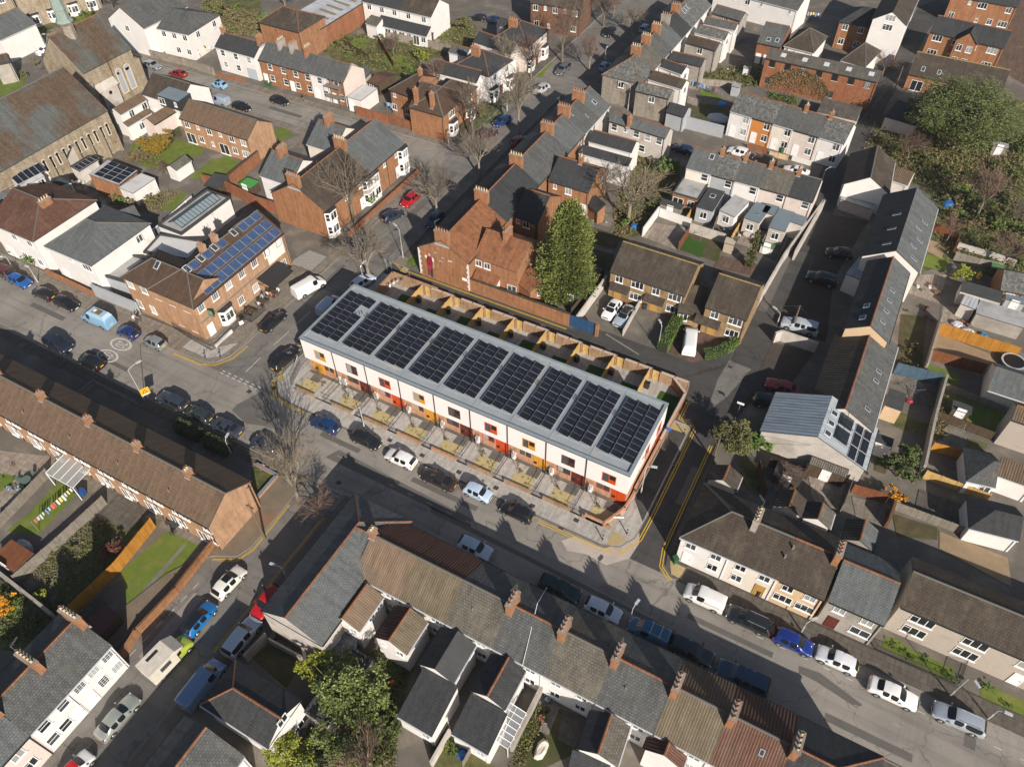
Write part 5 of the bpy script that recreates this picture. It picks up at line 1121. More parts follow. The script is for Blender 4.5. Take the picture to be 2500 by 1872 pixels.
# painted lettering bar, hanging sign boards on the pub
Ms,Wd=side(h,'f')
MB().box(.5,-.06,3.15,Wd-4.5,.0,3.35).build('fascia',mat('grey_fascia',(.16,.17,.18),.6),h.o,Ms)
MB().box(Wd-4.2,-.05,3.2,Wd-.6,.0,6.2).build('white_render_panel',W_['white'],h.o,Ms)
for x,z in ((2.0,3.6),): 
    s=MB().box(x,-1.1,z,x+.1,-.1,z+1.1).build('hanging_sign',mat('black_sign',(.015,.02,.02),.4),h.o,Ms); MB().box(x-.01,-1.0,z+.15,x-.002,-.2,z+.95).build('sign_picture',mat('green_picture',(.12,.30,.16),.5),s,Ms)
aw=MB().poly([(11.5,-.05,2.9),(16.2,-.05,2.9),(16.2,-2.9,2.25),(11.5,-2.9,2.25)]).poly([(11.5,-2.9,2.25),(16.2,-2.9,2.25),(16.2,-2.9,2.05),(11.5,-2.9,2.05)]).build('black_awning',mat('black_awning',(.02,.02,.022),.8),h.o,Ms)
MB().box(11.5,-2.95,2.02,16.2,-2.88,2.08).box(11.5,-2.9,2.0,11.56,-.05,2.06).build('awning_frame',METD,aw,Ms)
f=line('F',(1640,640),(2060,310),(1450,560),3.6,3.6); f['hd']=5.0; f['O']=f['O']
h=house(f,'flat grey-roofed pub extension with white parapet and a long black glass roof lantern',0,None,'flat','white','flatpale',ov=.02,name='pub_extension',cat='building',parapet=.3); print('ext',f)
b=MB(); x0,x1,y0,y1=1.2,f['L']-1.0,1.1,4.0; zz=3.75
for i in range(13): x=x0+(x1-x0)*i/12; b.beam((x,y0,zz),(x,(y0+y1)/2,zz+.7),.07,.07).beam((x,y1,zz),(x,(y0+y1)/2,zz+.7),.07,.07)
for y,z in ((y0,zz),(y1,zz),((y0+y1)/2,zz+.7)): b.beam((x0,y,z),(x1,y,z),.1,.1)
lt=b.build('roof_lantern',mat('lantern_frame',(.035,.05,.06),.4),h.o,h.M); MB().poly([(x0,y0,zz-.01),(x1,y0,zz-.01),(x1,(y0+y1)/2,zz+.66),(x0,(y0+y1)/2,zz+.66)]).poly([(x0,(y0+y1)/2,zz+.66),(x1,(y0+y1)/2,zz+.66),(x1,y1,zz-.01),(x0,y1,zz-.01)]).build('glass',mat('lantern_glass',(.2,.25,.28),.12),lt,h.M)
f=line('F',(1290,800),(1700,870),(1500,600),3.4,3.4); f['hd']=4.6
house(f,'low flat white-edged roofs between the pub and its lantern extension',0,None,'flat','white','flatwhite',ov=.02,name='extension',cat='building',parapet=.25)
f=line('F',(930,1010),(1160,1080),(1060,880),3.0,3.0); f['hd']=5.5
house(f,'grey-walled low side building left of the pub',0,None,'flat','grey','flatpale',ov=.02,name='extension',cat='building',parapet=.3)
gwall('grey-blue painted yard wall beside the camper van, left of the pub',PP('F',[(870,1190),(1270,1355)]),2.4,.25,'grey')
gwall('brick front wall with shrubs before the white hipped house',PP('F',[(430,995),(850,1195)]),1.1,.3,'brick')
# white hipped houses
f=line('F',(390,740),(820,918),(795,590),6.0,8.4); print('hipW',f); 
h=house(f,'white house with pyramid slate hip roof, immediately left of the pub',0,None,'hip','white','slate2',hips='lr',ridge=RIDGED,win='fu-nW fgd-w ru-w',D=11.5,name='detached_house',ch='')
f=line('F',(-120,530),(300,700),(300,385),6.2,8.8); print('hipM',f)
house(f,'tall white house with maroon hip roof at the left edge',0,None,'hip','white','maroont',hips='r',ridge=RIDGED,win='fu-ww fgdww',D=12,name='detached_house',ch='.7,.5')
f=line('F',(-60,482),(200,345),(60,225),6.2,7.9)
h=house(f,'house with black solar panels on its slope at the left edge',0,None,'gable','cream','slate2',ridge=RIDGE,name='detached_house')
for i in range(4):
    for j in range(2): solar(h,.9+i*1.5,1.0+j*1.75,1.4,1.6)
def B(t,e1,e2,r,ze,zr,label,roof,wall='white',kind='gable',**k):
    f=line(t,e1,e2,r,ze,zr)
    if 'L' in k: f['L']=k.pop('L')
    if 'hd' in k: f['hd']=k.pop('hd')
    h=house(f,label,0,None,kind,wall,roof,name=k.pop('name','detached_house'),cat=k.pop('cat','house'),**k); return h
h=B('F',(180,222),(395,112),(100,150),4.4,5.4,'white flat-topped rear wing with a dark solar array, left','flatpale',kind='mono',name='rear_wing',win='fuw-w')
for i in range(5): 
    for j in range(1): solar(h,.7+i*1.02,1.3,.98,1.7)
B('F',(480,215),(640,170),(560,100),3.6,5.0,'small white wing with pyramidal dark roof','slate3',kind='hip',hips='lr',ridge=None,name='rear_wing',win='fu-w')
B('F',(340,370),(640,405),(620,270),4.6,6.0,'slate-roofed rear wing behind the maroon hip roof','slate',kind='gable',name='rear_wing',ridge=None)
B('F',(845,420),(960,390),(880,340),3.2,4.4,'small white annexe with a hipped slate roof','slate3',kind='hip',hips='lr',ridge=None,name='rear_wing')
B('F',(1110,590),(1290,520),(1040,430),4.2,5.8,'slate-roofed rear wing behind the pyramid-roofed white house','slate',kind='gable',name='rear_wing',ridge=None,D=6)
h=B('F',(1070,190),(1235,62),(800,90),2.9,3.6,'garage roofed with a five-column solar array','flatpale',wall='brick',kind='mono',name='garage',cat='building')
for i in range(int(h.L/1.1)):
    for j in range(int(h.D/1.75)): solar(h,.75+i*1.1,1.0+j*1.72,1.05,1.66)
B('F',(1205,265),(1385,130),(1090,200),2.6,2.6,'white flat annexe beside the solar-roofed garage','flatwhite',kind='flat',ov=.02,name='annexe',cat='building')
h=B('A',(718,1540),(880,1440),(650,1480),2.6,3.0,'small solar-covered shed roof','slate3',wall='pale',kind='mono',name='shed',cat='shed')
for i in range(5): solar(h,.5+i*.9,.9,.85,1.5)
f=line('A',(395,1390),(600,1430),(662,1308),3.9,5.6); house(f,'slate gabled house with orange ridge and whitish gable below the big church roof',0,None,'gable','palecement','slate3',ridge=RIDGE,name='detached_house',win='fuw-w')
B('A',(120,1500),(360,1590),(250,1440),3.4,4.6,'lean-to with a slate roof and solar panels near the left edge','slate',kind='mono',name='rear_wing')
# church
f=line('A',(230,1400),(985,1000),(300,740),7.5,14.0,.85); f['L']+=10; f['O']=f['O']-Vector((math.cos(f['ang']),math.sin(f['ang']),0))*10; print('nave',f)
CH=house(f,'huge stone church with vast mottled brown and blue-grey slate roofs and a green copper spirelet',0,None,'gable','sandstone','churcht',ridge=RIDGED,name='church',cat='church',gutter=False)
Ms,Wd=side(CH,'f')
for i in range(7):
    for dx in (0,1.3):
        x=Wd*.30+i*2.7+dx
        if x<Wd-1: MB().box(x-.34,-.08,3.3,x+.34,.02,5.4).tube((x,-.08,5.4),(x,.02,5.4),.34,n=12).build('window_surround',STN,CH.o,Ms); MB().box(x-.18,-.1,3.5,x+.18,-.07,5.4).tube((x,-.1,5.4),(x,-.07,5.4),.18,n=10).build('lancet_window',GL[0],CH.o,Ms)
    if Wd*.30+i*2.7+2<Wd: MB().box(Wd*.30+i*2.7+1.85,-.7,0,Wd*.30+i*2.7+2.25,.1,5.2).build('buttress',W_['sandstone'],CH.o,Ms)
f=line('A',(752,664),(1175,440),(930,100),8.4,14.2,1.0); print('transept',f)
C2=house(f,'',0,None,'gable','sandstone','churcht',ridge=RIDGE,par=CH.o)
Ms,Wd=side(C2,'f')
for x in (Wd*.62,Wd*.8):
    b=MB().box(x-.55,-.06,1.6,x+.55,.02,5.6).tube((x,-.06,5.6),(x,.02,5.6),.55,n=14); b.build('lancet_window',mat('leaded_glass',(.34,.36,.38),.4),CH.o,Ms); c=MB()
    for i in range(14):
        a=PI*i/14; c.beam((x+math.cos(a)*.66,-.1,5.6+math.sin(a)*.66),(x+math.cos(a+PI/14)*.66,-.1,5.6+math.sin(a+PI/14)*.66),.14,.16)
    c.box(x-.74,-.14,1.5,x-.56,.02,5.6).box(x+.56,-.14,1.5,x+.74,.02,5.6).box(x-.74,-.16,1.3,x+.74,.02,1.5).build('window_surround',STN,CH.o,Ms)
MB().box(Wd*.12,-1.0,0,Wd*.45,-.02,4.2).poly([(Wd*.08,-1.1,4.2),(Wd*.49,-1.1,4.2),(Wd*.49,0,5.4),(Wd*.08,0,5.4)]).build('blocked_porch',W_['palecement'],CH.o,Ms); MB().tube((Wd*.28,-1.06,3.4),(Wd*.28,-1.0,3.4),.36,n=14).build('round_vent',FLUE,CH.o,Ms)
MB().box(Wd-.5,-.9,0,Wd+.5,.3,6.5).build('buttress',W_['sandstone'],CH.o,Ms); MB().box(-.6,-.9,0,.5,.3,6.5).build('buttress',W_['sandstone'],CH.o,Ms); MB().box(Wd*.5-.04,-.1,0,Wd*.5+.04,0,8.2).build('downpipe',METD,CH.o,Ms)
b=MB(); b.prism([(math.cos(a*PI/4)*1.15,math.sin(a*PI/4)*1.15) for a in range(8)],0,3.4); b.build('turret',W_['stone'],CH.o,Matrix.Translation(P('A',615,270,14.0)-V(0,0,2.4)))
b=MB()
b.tube((0,0,0),(0,0,.5),1.6,1.35,8).tube((0,0,.5),(0,0,2.2),1.2,1.1,8).tube((0,0,2.2),(0,0,11),1.25,.05,8)
b.build('spire',mnoise('copper_green',(.20,.30,.27),(.30,.33,.31),2),CH.o,Matrix.Translation(P('A',600,240,14.0)+V(0,0,1.0)))
# top left white houses
B('A',(1300,262),(1680,60),(1090,60),6.2,9.0,'large white gabled house with grey slate roof right of the church','slate',name='detached_house',win='lu-w- fu-w-w fgdw-w',ridge=None)
B('A',(1405,258),(1690,316),(1640,132),5.6,7.8,'white house with hipped slate roof between the church and the white terrace','slate',kind='hip',hips='r',ridge=None,name='detached_house',win='fuwww fg-ww ruww',D=11)
B('A',(0,362),(160,290),(40,120),5.0,7.2,'white-gabled building with grey roof at the top-left edge','slate2',name='detached_house',win='ru-w-',L=9)
B('A',(-60,590),(90,560),(60,480),4.2,5.6,'grey rendered outbuilding with brown roof at the left edge below the white gable','darkt',wall='cement',name='outbuilding',cat='building')
f=line('A',(60,330),(500,200),(300,-200),0,0); f['ze']=8.4; f['zr']=11; f['hd']=5.5; f['L']=22
for i in range(3): house(f,'tan stone Victorian villa with white bays at the top-left corner, %s from the left'%['first','second','third'][i],i*9-4,i*9+4.6,'gable','sandstone','slate','',win='fuvv fgbb',ridge=RIDGE,name='villa',group='stone villas beyond the church')
B('A',(1265,852),(1610,952),(1690,748),4.6,7.2,'white gabled house with dark box dormer below the church','darkt',name='detached_house',win='fu-w- ru-- fgdw',ridge=RIDGED,kind='gable') 
f=line('A',(1400,860),(1600,910),(1500,730),6.6,6.8); f['hd']=3.2; house(f,'dark slate-clad box dormer on the white house below the church',0,None,'mono','dark','bluegrey',ov=.05,z0=4.6,win='fuW-n',name='dormer',cat='dormer')
B('A',(1090,1032),(1312,895),(1020,970),4.6,6.0,'white rear wing with brown tiles nearest the church wall','brownt',name='rear_wing',ridge=None,win='fu-w-w')
B('A',(1155,1140),(1360,1010),(1130,1112),3.0,3.6,'narrow lean-to roof along the white rear wing','brownt',kind='mono',name='rear_wing',win='fg-w-')
B('A',(1385,1122),(1620,980),(1310,1062),3.0,4.4,'low white wing with brown tiles and pink side wall','brownt',wall='pinkish',name='rear_wing',ridge=None)
f=line('B',('A',1600,1068),(385,1255),(460,1078),4.9,7.6); print('tan',f)
h=house(f,'long orange-tan brick houses with plain tan roof and white windows above a lawn',0,None,'gable','tanbrick','brownt',ridge=RIDGED,win='fuwnwnww fgDwnDwW',name='terraced_house')
B('A',(1590,1535),(1715,1440),(1500,1500),2.3,3.0,'low white outbuilding with worn slate roof beside the lawn','lichen',name='outbuilding',cat='building',ridge=None)
B('F',(1830,190),(1960,215),(1880,75),2.2,2.4,'small brown shed with dark felt roof on the lawn','flatdark',wall=WOODB,kind='mono',name='shed',cat='shed')
# far street north side
f=line('B',(75,430),(450,515),(520,385),5.0,7.6); print('wt',f)
h=house(f,'long white house with pale grey garage door in the far street',0,None,'gable','white','slate3',ridge=RIDGE,win='fuwww fgwwg',ch='0.03s 1',wst='sash',group='far street terrace',pots=3)
f=line('B',(465,545),(1250,740),(1330,585),5.0,7.6); print('bt',f)
xb=[0]+[fx(f,'B',*q,5.0)[0] for q in ((715,610),(930,668),(1095,712))]+[f['L']]
for i,(lb,wl,ds) in enumerate([('orange brick house beside the white garage house in the far street','brick','white'),('orange brick house with white lintels in the middle of the far terrace','brick','white'),('narrow white-painted house within the orange brick far terrace','white','white'),('end orange brick house under scaffolding with pink gable','brick','white')]):
    h=house(f,lb,xb[i],xb[i+1],'gable',wl,'slate',ridge=RIDGE if i==3 else RIDGED,win='fu-w-w fgdw-w' if i<2 else 'fuw fgdw' ,dcol=ds,wst='sash',ch={0:'.98 .55,.5',1:'.6',2:''}.get(i,''),chw='cement' if i==0 else 'brick',group='far street terrace',pots=4)
Mg,Wg=side(h,'r'); MB().poly([(.1,-.01,0),(Wg-.1,-.01,0),(Wg-.1,-.01,4.9),(Wg/2,-.01,7.4),(.1,-.01,4.9)]).build('pink_gable_render',W_['pinkish'],h.o,Mg)
Ms,Wd=side(h,'f'); t=thing('scaffold','metal scaffolding with boards on the front of the far end house','scaffold',(Ms@V(0,-.9,0)),f['ang']); b=MB()
for x in (0.1,Wd*.5,Wd-.1):
    for y in (-.4,-1.5): b.tube(Ms@V(x,y,0),Ms@V(x,y,6.2),.03,n=4)
for z in (2.1,4.2):
    for y in (-.4,-1.5): b.tube(Ms@V(0,y,z),Ms@V(Wd,y,z),.03,n=4)
b.build('poles',MET,t,ID,uv=False); c=MB(); 
for z in (2.12,4.22): c.box(0,-1.5,z,Wd,-.4,z+.05,0,Ms)
c.build('boards',WOODG,t,ID)
B('B',(1280,870),(1400,905),(1420,805),2.9,2.9,'small white flat-roofed garage beyond the pink gable','flatwhite',kind='flat',ov=.02,name='garage',cat='building',hd=5.5,win='fgd-')
B('B',(1462,735),(1562,772),(1600,680),2.2,2.9,'dark brown garden shed with pitched roof near the far terrace','maroont',wall=WOODB,name='shed',cat='shed',ridge=None,win='fgw-')
B('B',(1440,700),(1500,640),(1430,590),3.0,4.0,'slate-roofed rear building behind the pink gable','slate',name='outbuilding',wall='palecement',ridge=None,cat='building',kind='mono')
B('B',(470,202),(850,292),(800,105),6.5,9.0,'square brick building with hipped brown roof and ivy, behind the far terrace','darkt',wall='brick',kind='hip',hips='lr',name='hall',cat='building',D=9,ridge=RIDGE)
h=B('B',(1050,268),(1325,72),(845,100),4.6,5.4,'white sheet-roofed warehouse with a row of brown rooflights','whitemetal',wall='redbrick',kind='mono',name='warehouse',cat='building',L=24)
for i in range(8): MB().box(-.4,-2.2,0,.4,2.2,.03).build('rooflight',mat('brown_rooflight',(.22,.18,.12),.5),h.o,roofpt(h,2.0+i*2.6,h.D*.4,.02))
f=line('B',(1400,22),(2040,150),(2112,-4),5.2,8.0); 
x3=fx(f,'B',1755,92,5.2)[0]
house(f,'white house with slate roof and lean-to, left of the brown-roofed scaffolded one at the top',0,x3,'gable','white','slate3',ridge=None,win='fuwww fgw-w',group='white houses at the top')
house(f,'white house with brown roof and pink gable at the top of the picture',x3,f['L'],'gable','white','darkt',ridge=None,win='fuww fg-w',group='white houses at the top')
B('B',(1540,225),(1990,330),(1600,140),2.6,4.2,'row of lean-to extensions with grey and pale roofs behind the top white houses','slate3',kind='mono',name='rear_wing',win='fgwDwDwDw')
B('B',(1440,210),(1540,240),(1500,135),3.2,4.2,'small white lean-to at the left of the top white houses','lichen',kind='mono',name='rear_wing')
# brick pair and white semis by the tree-lined street
f=line('C',(-10,965),(300,1048),(330,790),5.2,8.0); print('brickC',f)
h=house(f,'large orange brick house with red-brown hipped roofs and three tall chimneys at the street corner',0,None,'hip','brick','redbrownt',hips='r',ridge=RIDGED,win='fu---',name='detached_house'); chimney(h,'.15,.12,2.6s'); chimney(h,'.62,.12,2.6s')
f=line('C',(300,1048),(618,782),(170,880),5.2,8.0); house(f,'front range of the large orange brick corner house with white bays',0,None,'hip','brick','redbrownt',hips='lr',ridge=RIDGED,win='fuWW fgbb',par=h.o) ; 
f=line('B',(1650,805),(1830,868),(1920,690),5.0,7.4); h=house(f,'rear brick range with hipped red-brown roof and tall chimney behind the corner house',0,None,'hip','brick','redbrownt',hips='l',ridge=RIDGED,win='fun- fgw-w',name='rear_wing',cat='building',D=9); chimney(h,'.9,.5,1.6s')
for (t,e1,e2,r,lb,we1,we2,wr) in (('C',(715,695),(935,540),(655,450),'white semi-detached house with slate hip roof nearer the brick corner house',(185,640),(600,745),(440,585)),('C',(1045,427),(1260,270),(1000,190),'pinkish-white semi-detached house with grey hip roof, farther up the tree-lined street',(570,375),(905,490),(785,330))):
    f=line(t,e1,e2,r,5.6,8.4); print('semi',f); h=house(f,lb,0,None,'hip','white' if e1[0]<900 else 'pinkish','slate3',hips='lr',ridge=RIDGE,win='fuww fgbdb',name='semi_detached_house',ch='.35,.6',chw='brick',group='white semi-detached houses',dcol='brown')
    f=line(t,we1,we2,wr,4.6,6.6); house(f,'',0,None,'gable','white','slate3',ridge=RIDGE,par=h.o)
f=line('C',(1085,25),(1532,92),(1300,-90),6.0,9.0); f['L']+=0
house(f,'brown brick houses with dark roof at the top of the picture beyond the bare trees',0,None,'gable','brownbrick','darkt',ridge=None,win='fuwnwnw fgwn-w',D=9,ch='',name='terraced_house')
f=line('C',(1532,92),(1640,18),(1400,-60),6.0,9.0)
B('C',(776,232),(880,252),(860,165),3.4,4.8,'small white outhouse with slate roof behind the farther white semi','slate3',name='outbuilding',cat='building',ridge=None,kind='gable')
B('C',(350,470),(505,512),(520,430),3.6,5.0,'white outhouse with steep slate roof behind the nearer white semi','slate',name='outbuilding',cat='building',ridge=RIDGE)
# brick bay houses, west side of the tree-lined street
GF=line('G',(1050,785),(1825,198),(860,490),5.3,8.6); print('G',GF)
xg=[0]+[fx(GF,'G',1240,225,GF['zr'])[0]*.55,fx(GF,'G',1240,225,GF['zr'])[0],(fx(GF,'G',1240,225,GF['zr'])[0]+GF['L'])/2,GF['L']]
lbs=['orange brick gable-end house with white two-storey bays opposite the parked red car','second brick bay house from the gable end on the tree-lined street','third brick bay house, its roof smooth grey beyond the big chimney','corner brick house with white two-storey bay facing the junction']
for i in range(4):
    house(GF,lbs[i],xg[i],xg[i+1],'gable','brick','darkt' if i<2 else 'slate2',ridge=RIDGE,win='fuB-n fgd--' if i%2==0 else 'fu-nB fg-d-',ch='0.0' if i==0 else ('0.0' if i==2 else ''),dcol='white',group='brick bay-fronted houses',pots=5)
B('G',(485,478),(770,562),(1010,375),5.0,7.0,'white rear wing with slate roof behind the gable-end brick house','slate2',name='rear_wing',win='fu-- fgnw',ridge=RIDGE,ch='.35')
B('B',(910,1298),(1155,1372),(1410,1187),5.0,7.0,'cream rear wing with blue-grey slate roof and a single rooflight','slate2',wall='cream',name='rear_wing',ridge=RIDGE,ch='.4',win='fg--D')
gwall('tall red brick garden wall with tiled coping running from the gable-end house',PP('G',[(500,350),(190,610)]),2.2,.4,'redbrick',cap=R_['maroont'])
gwall('red brick wall along the lane behind the pub extension',PP('G',[(0,560),(200,620),(480,760),(700,830)]),2.2,.3,'redbrick')
gwall('low red brick front wall of the bay houses',[V(-13,26),V(-13,47)],.9,.28,'redbrick',post=4)

t=thing('screen','white-framed glass screen stepping up beside the pub extension','screen',P('F',1370,580)); a,b_=P('F',1375,590,2.4),P('F',1720,290,2.4); a.z=b_.z=0; d=(b_-a)/6; f_=MB(); g_=MB()
for i in range(6):
    p=a+d*i; q=a+d*(i+1); f_.beam(p+V(0,0,2.4),q+V(0,0,2.4),.12,.12); f_.box(p.x-.08,p.y-.08,0,p.x+.08,p.y+.08,2.5); MB().poly([p+V(0,0,.1),q+V(0,0,.1),q+V(0,0,2.34),p+V(0,0,2.34)]).build('pane',R_['flat'],t,ID)
f_.build('frame',WHT,t,ID)
# ================= mural house and the terrace running up the tree-lined street
HF=line('H',(520,1080),(890,692),(500,645),5.4,8.8); print('H',HF)
x1=HF['L']
yy=[0]+[fx(HF,'H',*q,HF['zr'])[0] for q in ((655,505),(985,190))]+[fx(HF,'C',*q,HF['zr'])[0] for q in ((1290,1195),(1430,1035),(1570,905),(1720,800))]
print('yy',yy)
wl=['brick','brick','brick','brick','palecement','pale','white']
lb=['orange brick corner house with painted figure on its gable and plain terracotta roof','brick house with smooth black roof right beside the terracotta-roofed mural house','slate-roofed brick house between two tall orange-potted chimneys','slate-roofed house with a pale stone verge across its ridge','house with grey slates and pale rooflights, below the street chimneys','blue-grey slate house with one framed skylight near the end of the terrace']
rf=['redt','slate3','slate','slate2','slate','slate2']
for i in range(6):
    f=dict(HF); 
    h=house(f,lb[i],yy[i],yy[i+1],'gable','brick' if i<4 else 'pale',rf[i],roofb='slate3' if i==0 else None,ridge=RIDGE,ch='0' if i!=4 else '0',win='fu--n' if i<2 else 'fu-w',group='houses of the terrace behind the mural house',pots=5)
    if i==0: HM=h
    if i==5: skylight(h,h.L*.5,2.2,.8,1.0)
    if i==4: skylight(h,h.L*.25,3.4,.35,.9); skylight(h,h.L*.7,1.6,.35,.9)
# mural: a painted figure of a person with birds on the south gable, quoins at both edges
Ml,Wl=side(HM,'l')
def flat(pts,m,y=-.012): return MB().poly([(x,y,z) for x,z in pts]).build('mural_paint',mat(*m),HM.o,Ml)
mx=Wl*.22
flat([(mx-.55,2.0),(mx+.35,2.0),(mx+.5,3.3),(mx+.45,4.2),(mx-.35,4.25),(mx-.6,3.3)],('mural_maroon',(.20,.012,.03),.8))
flat([(mx-.5,0.5),(mx-.15,.5),(mx-.05,2.0),(mx-.5,2.0)],('mural_navy',(.07,.05,.07),.8)); flat([(mx+.0,0.25),(mx+.3,.25),(mx+.4,2.0),(mx-.03,2.0)],('mural_dark',(.03,.015,.02),.8))
flat([(mx-.6,3.6),(mx-.35,3.5),(mx-.3,4.25),(mx-.6,4.3),(mx-.85,4.0)],('mural_white',(.75,.66,.62),.8)); flat([(mx+.45,3.4),(mx+.8,3.5),(mx+.75,4.1),(mx+.4,4.25)],('mural_white',(.75,.66,.62),.8)); flat([(mx+.55,2.2),(mx+.72,2.2),(mx+.8,3.5),(mx+.6,3.45)],('mural_skin',(.52,.33,.25),.8)); flat([(mx-.12,4.25),(mx+.22,4.25),(mx+.26,4.7),(mx+.05,4.9),(mx-.15,4.7)],('mural_skin',(.52,.33,.25),.8))
flat([(mx-.55,1.7),(mx+.15,1.65),(mx+.2,2.5),(mx-.45,2.55)],('mural_red',(.34,.02,.05),.8),-.014)
for bx_,bz in ((Wl*.36,5.3),(Wl*.44,4.0),(Wl*.5,4.8)):
    flat([(bx_-.3,bz),(bx_,bz+.18),(bx_+.3,bz+.02),(bx_+.1,bz-.2)],('mural_bird',(.45,.42,.45),.8)); flat([(bx_-.1,bz-.05),(bx_+.1,bz+.02),(bx_+.15,bz-.3)],('mural_dark',(.03,.015,.02),.8),-.015)
q=MB()
for i in range(11):
    ww=.38 if i%2 else .24; q.box(-.02,-.03,.3+i*.45,ww,.01,.3+i*.45+.4).box(Wl-ww,-.03,.3+i*.45,Wl+.02,.01,.3+i*.45+.4)
q.build('quoins',W_['white'],HM.o,Ml)
MB().box(Wl*.86,-.05,1.9,Wl*.86+.8,.0,2.4).build('sign_board',WHT,HM.o,Ml)
f=line('H',(580,1020),(955,1165),(1090,900),5.1,7.2); W1=house(f,'',0,None,'gable','brick','redt',ridge=RIDGE,par=HM.o,win='fuww--- fg---W rgw' ,ws=.9); chimney(W1,'.5,.5,1.2')
Ms,Wd=side(W1,'f'); MB().box(.6,-1.2,0,4.2,0,2.3).poly([(.4,-1.45,2.25),(4.4,-1.45,2.25),(4.4,0,3.0),(.4,0,3.0)]).build('bay_extension',[W_['white']],HM.o,Ms); window(HM.o,Ms@T3(1.2,-1.2,.7),2.6,1.4,'plain2'); MB().poly([(.35,-1.5,2.31),(4.45,-1.5,2.31),(4.45,-.01,3.06),(.35,-.01,3.06)]).build('bay_roof',R_['redt'],HM.o,Ms)
f=line('H',(955,1248),(1075,1342),(1080,1105),2.5,4.0,None); house(f,'',0,None,'mono','brick','redt',ridge=None,par=HM.o,win='rg-w',ws=.8)
B('H',(935,655),(1150,722),(1160,440),4.8,6.8,'rear wing with black slate roof partly under the big conifer','slate3',wall='brick',name='rear_wing',win='funw-',ridge=RIDGE)
h=B('H',(1250,330),(1600,452),(1690,212),4.8,6.8,'brick rear wing with black slate roof and white door right of the conifer','slate3',wall='brick',name='rear_wing',win='funw- fg--n-d ru-w',ridge=RIDGE); chimney(h,'.55,.5,1.0s')
B('H',(1590,540),(1682,622),(1655,452),2.4,3.8,'small slate lean-to at the end of the brick rear wing','slate3',wall='brick',kind='mono',name='rear_wing')
B('C',(1612,1265),(1985,1382),(2040,1270),4.6,6.4,'narrow rear wing with dark slates between white walls','slate3',name='rear_wing',win='fu--',ridge=RIDGE)
B('C',(1520,1375),(1960,1500),(1560,1300),4.2,5.0,'dark slate rear wing with whitewashed side, behind the bare tree','slate3',kind='mono',name='rear_wing')
h=B('D',('C',1790,1088),(455,1245),(520,1160),5.0,7.0,'long pale building with blue-grey slate roof along the crossing street','slate2',wall='palecement',name='terraced_house',win='fuwnwww fg--w-',wst='sash',ridge=RIDGE); chimney(h,'.35,.1,1.6s')
gwall('tall red brick wall with painted end panels beside the yellow-lined lane',[V(9.4,24.1),V(27.2,24.1)],2.3,.3,'brick',cap=R_['darkt'])
t=thing('street_mural','blue and yellow painted panel on the lane wall below the mural house','mural',(6.7,23.98,0)); M=WM[t]
MB().box(0,-.03,.3,2.7,.02,2.1).build('panel',mat('mural_blue',(.24,.38,.50),.8),t,M@T3(0,0,0))
b=MB()
for x,z,r in ((.5,1.3,.42),(1.35,1.2,.45),(2.1,.9,.4)): b.prism([(math.cos(a*PI/5)*r,math.sin(a*PI/5)*r) for a in range(10)],0,.012)if False else b.poly([(x+math.cos(a*PI/5)*r,-.035,z+math.sin(a*PI/5)*r) for a in range(10)])
b.build('yellow_shapes',mat('mural_yellow',(.62,.42,.07),.8),t,M)
gwall('brick wall along the mural house gable foot',[V(6.6,24.1),V(9.35,24.1)],2.2,.28,'brick')
g=thing('double_gate','pair of blue timber yard gates at the end of the brick lane wall','gate',(27.3,24.1,0)); M=WM[g]
MB().box(0,-.04,.05,1.95,.04,2.2).build('gate_leaf',mbrick('blue_boards',(.03,.10,.24),(.025,.085,.2),(.015,.04,.1),.15,3,.015,off=0),g,M); MB().box(2.0,-.04,.05,3.95,.04,2.2).build('gate_leaf',MATS['blue_boards'],g,M); MB().box(3.97,-.25,0,4.4,.2,2.3).build('pier',W_['brick'],g,M)
# yellow stone-brick houses by the lane bend
f=line('I',('H',1812,1140),(625,1388),(775,1098),4.8,7.0); print('Y1',f)
h=house(f,'pair of yellow stone-brick houses with lichen-yellow ridge behind the two driveway cars',0,None,'gable','yellowbrick','darkt',ridge=RIDGEY,win='fuwWwW fgdWdW',dcol='oak',name='semi_detached_house')
Ms,Wd=side(h,'f')
for x in (.3,Wd*.5): MB().poly([(x,-1.1,2.35),(x+3.0,-1.1,2.35),(x+3.0,0,3.0),(x,0,3.0)]).box(x,-1.1,2.25,x+3.0,-1.0,2.35).build('porch_roof',R_['darkt'],h.o,Ms)
f=line('I',(820,1465),(1185,1600),(1145,1232),4.8,7.0); print('Y2',f)
h=house(f,'yellow stone-brick house with dark roof nearest the lane corner, white van outside',0,None,'gable','yellowbrick','darkt',ridge=RIDGEY,win='fuwW fgdW',dcol='oak',name='detached_house')
Ms,Wd=side(h,'f'); MB().poly([(-1,-1.1,2.35),(2.6,-1.1,2.35),(2.6,0,3.0),(-1,0,3.0)]).box(-1,-1.1,2.25,2.6,-1.0,2.35).build('porch_roof',R_['darkt'],h.o,Ms)
f=line('I',(570,1515),(800,1552),(740,1275),2.6,4.6,None); house(f,'low link with dark sloping roof between the two yellow-brick houses',0,None,'mono','yellowbrick','darkt',ridge=None,name='garage',cat='building',win='fgw-')
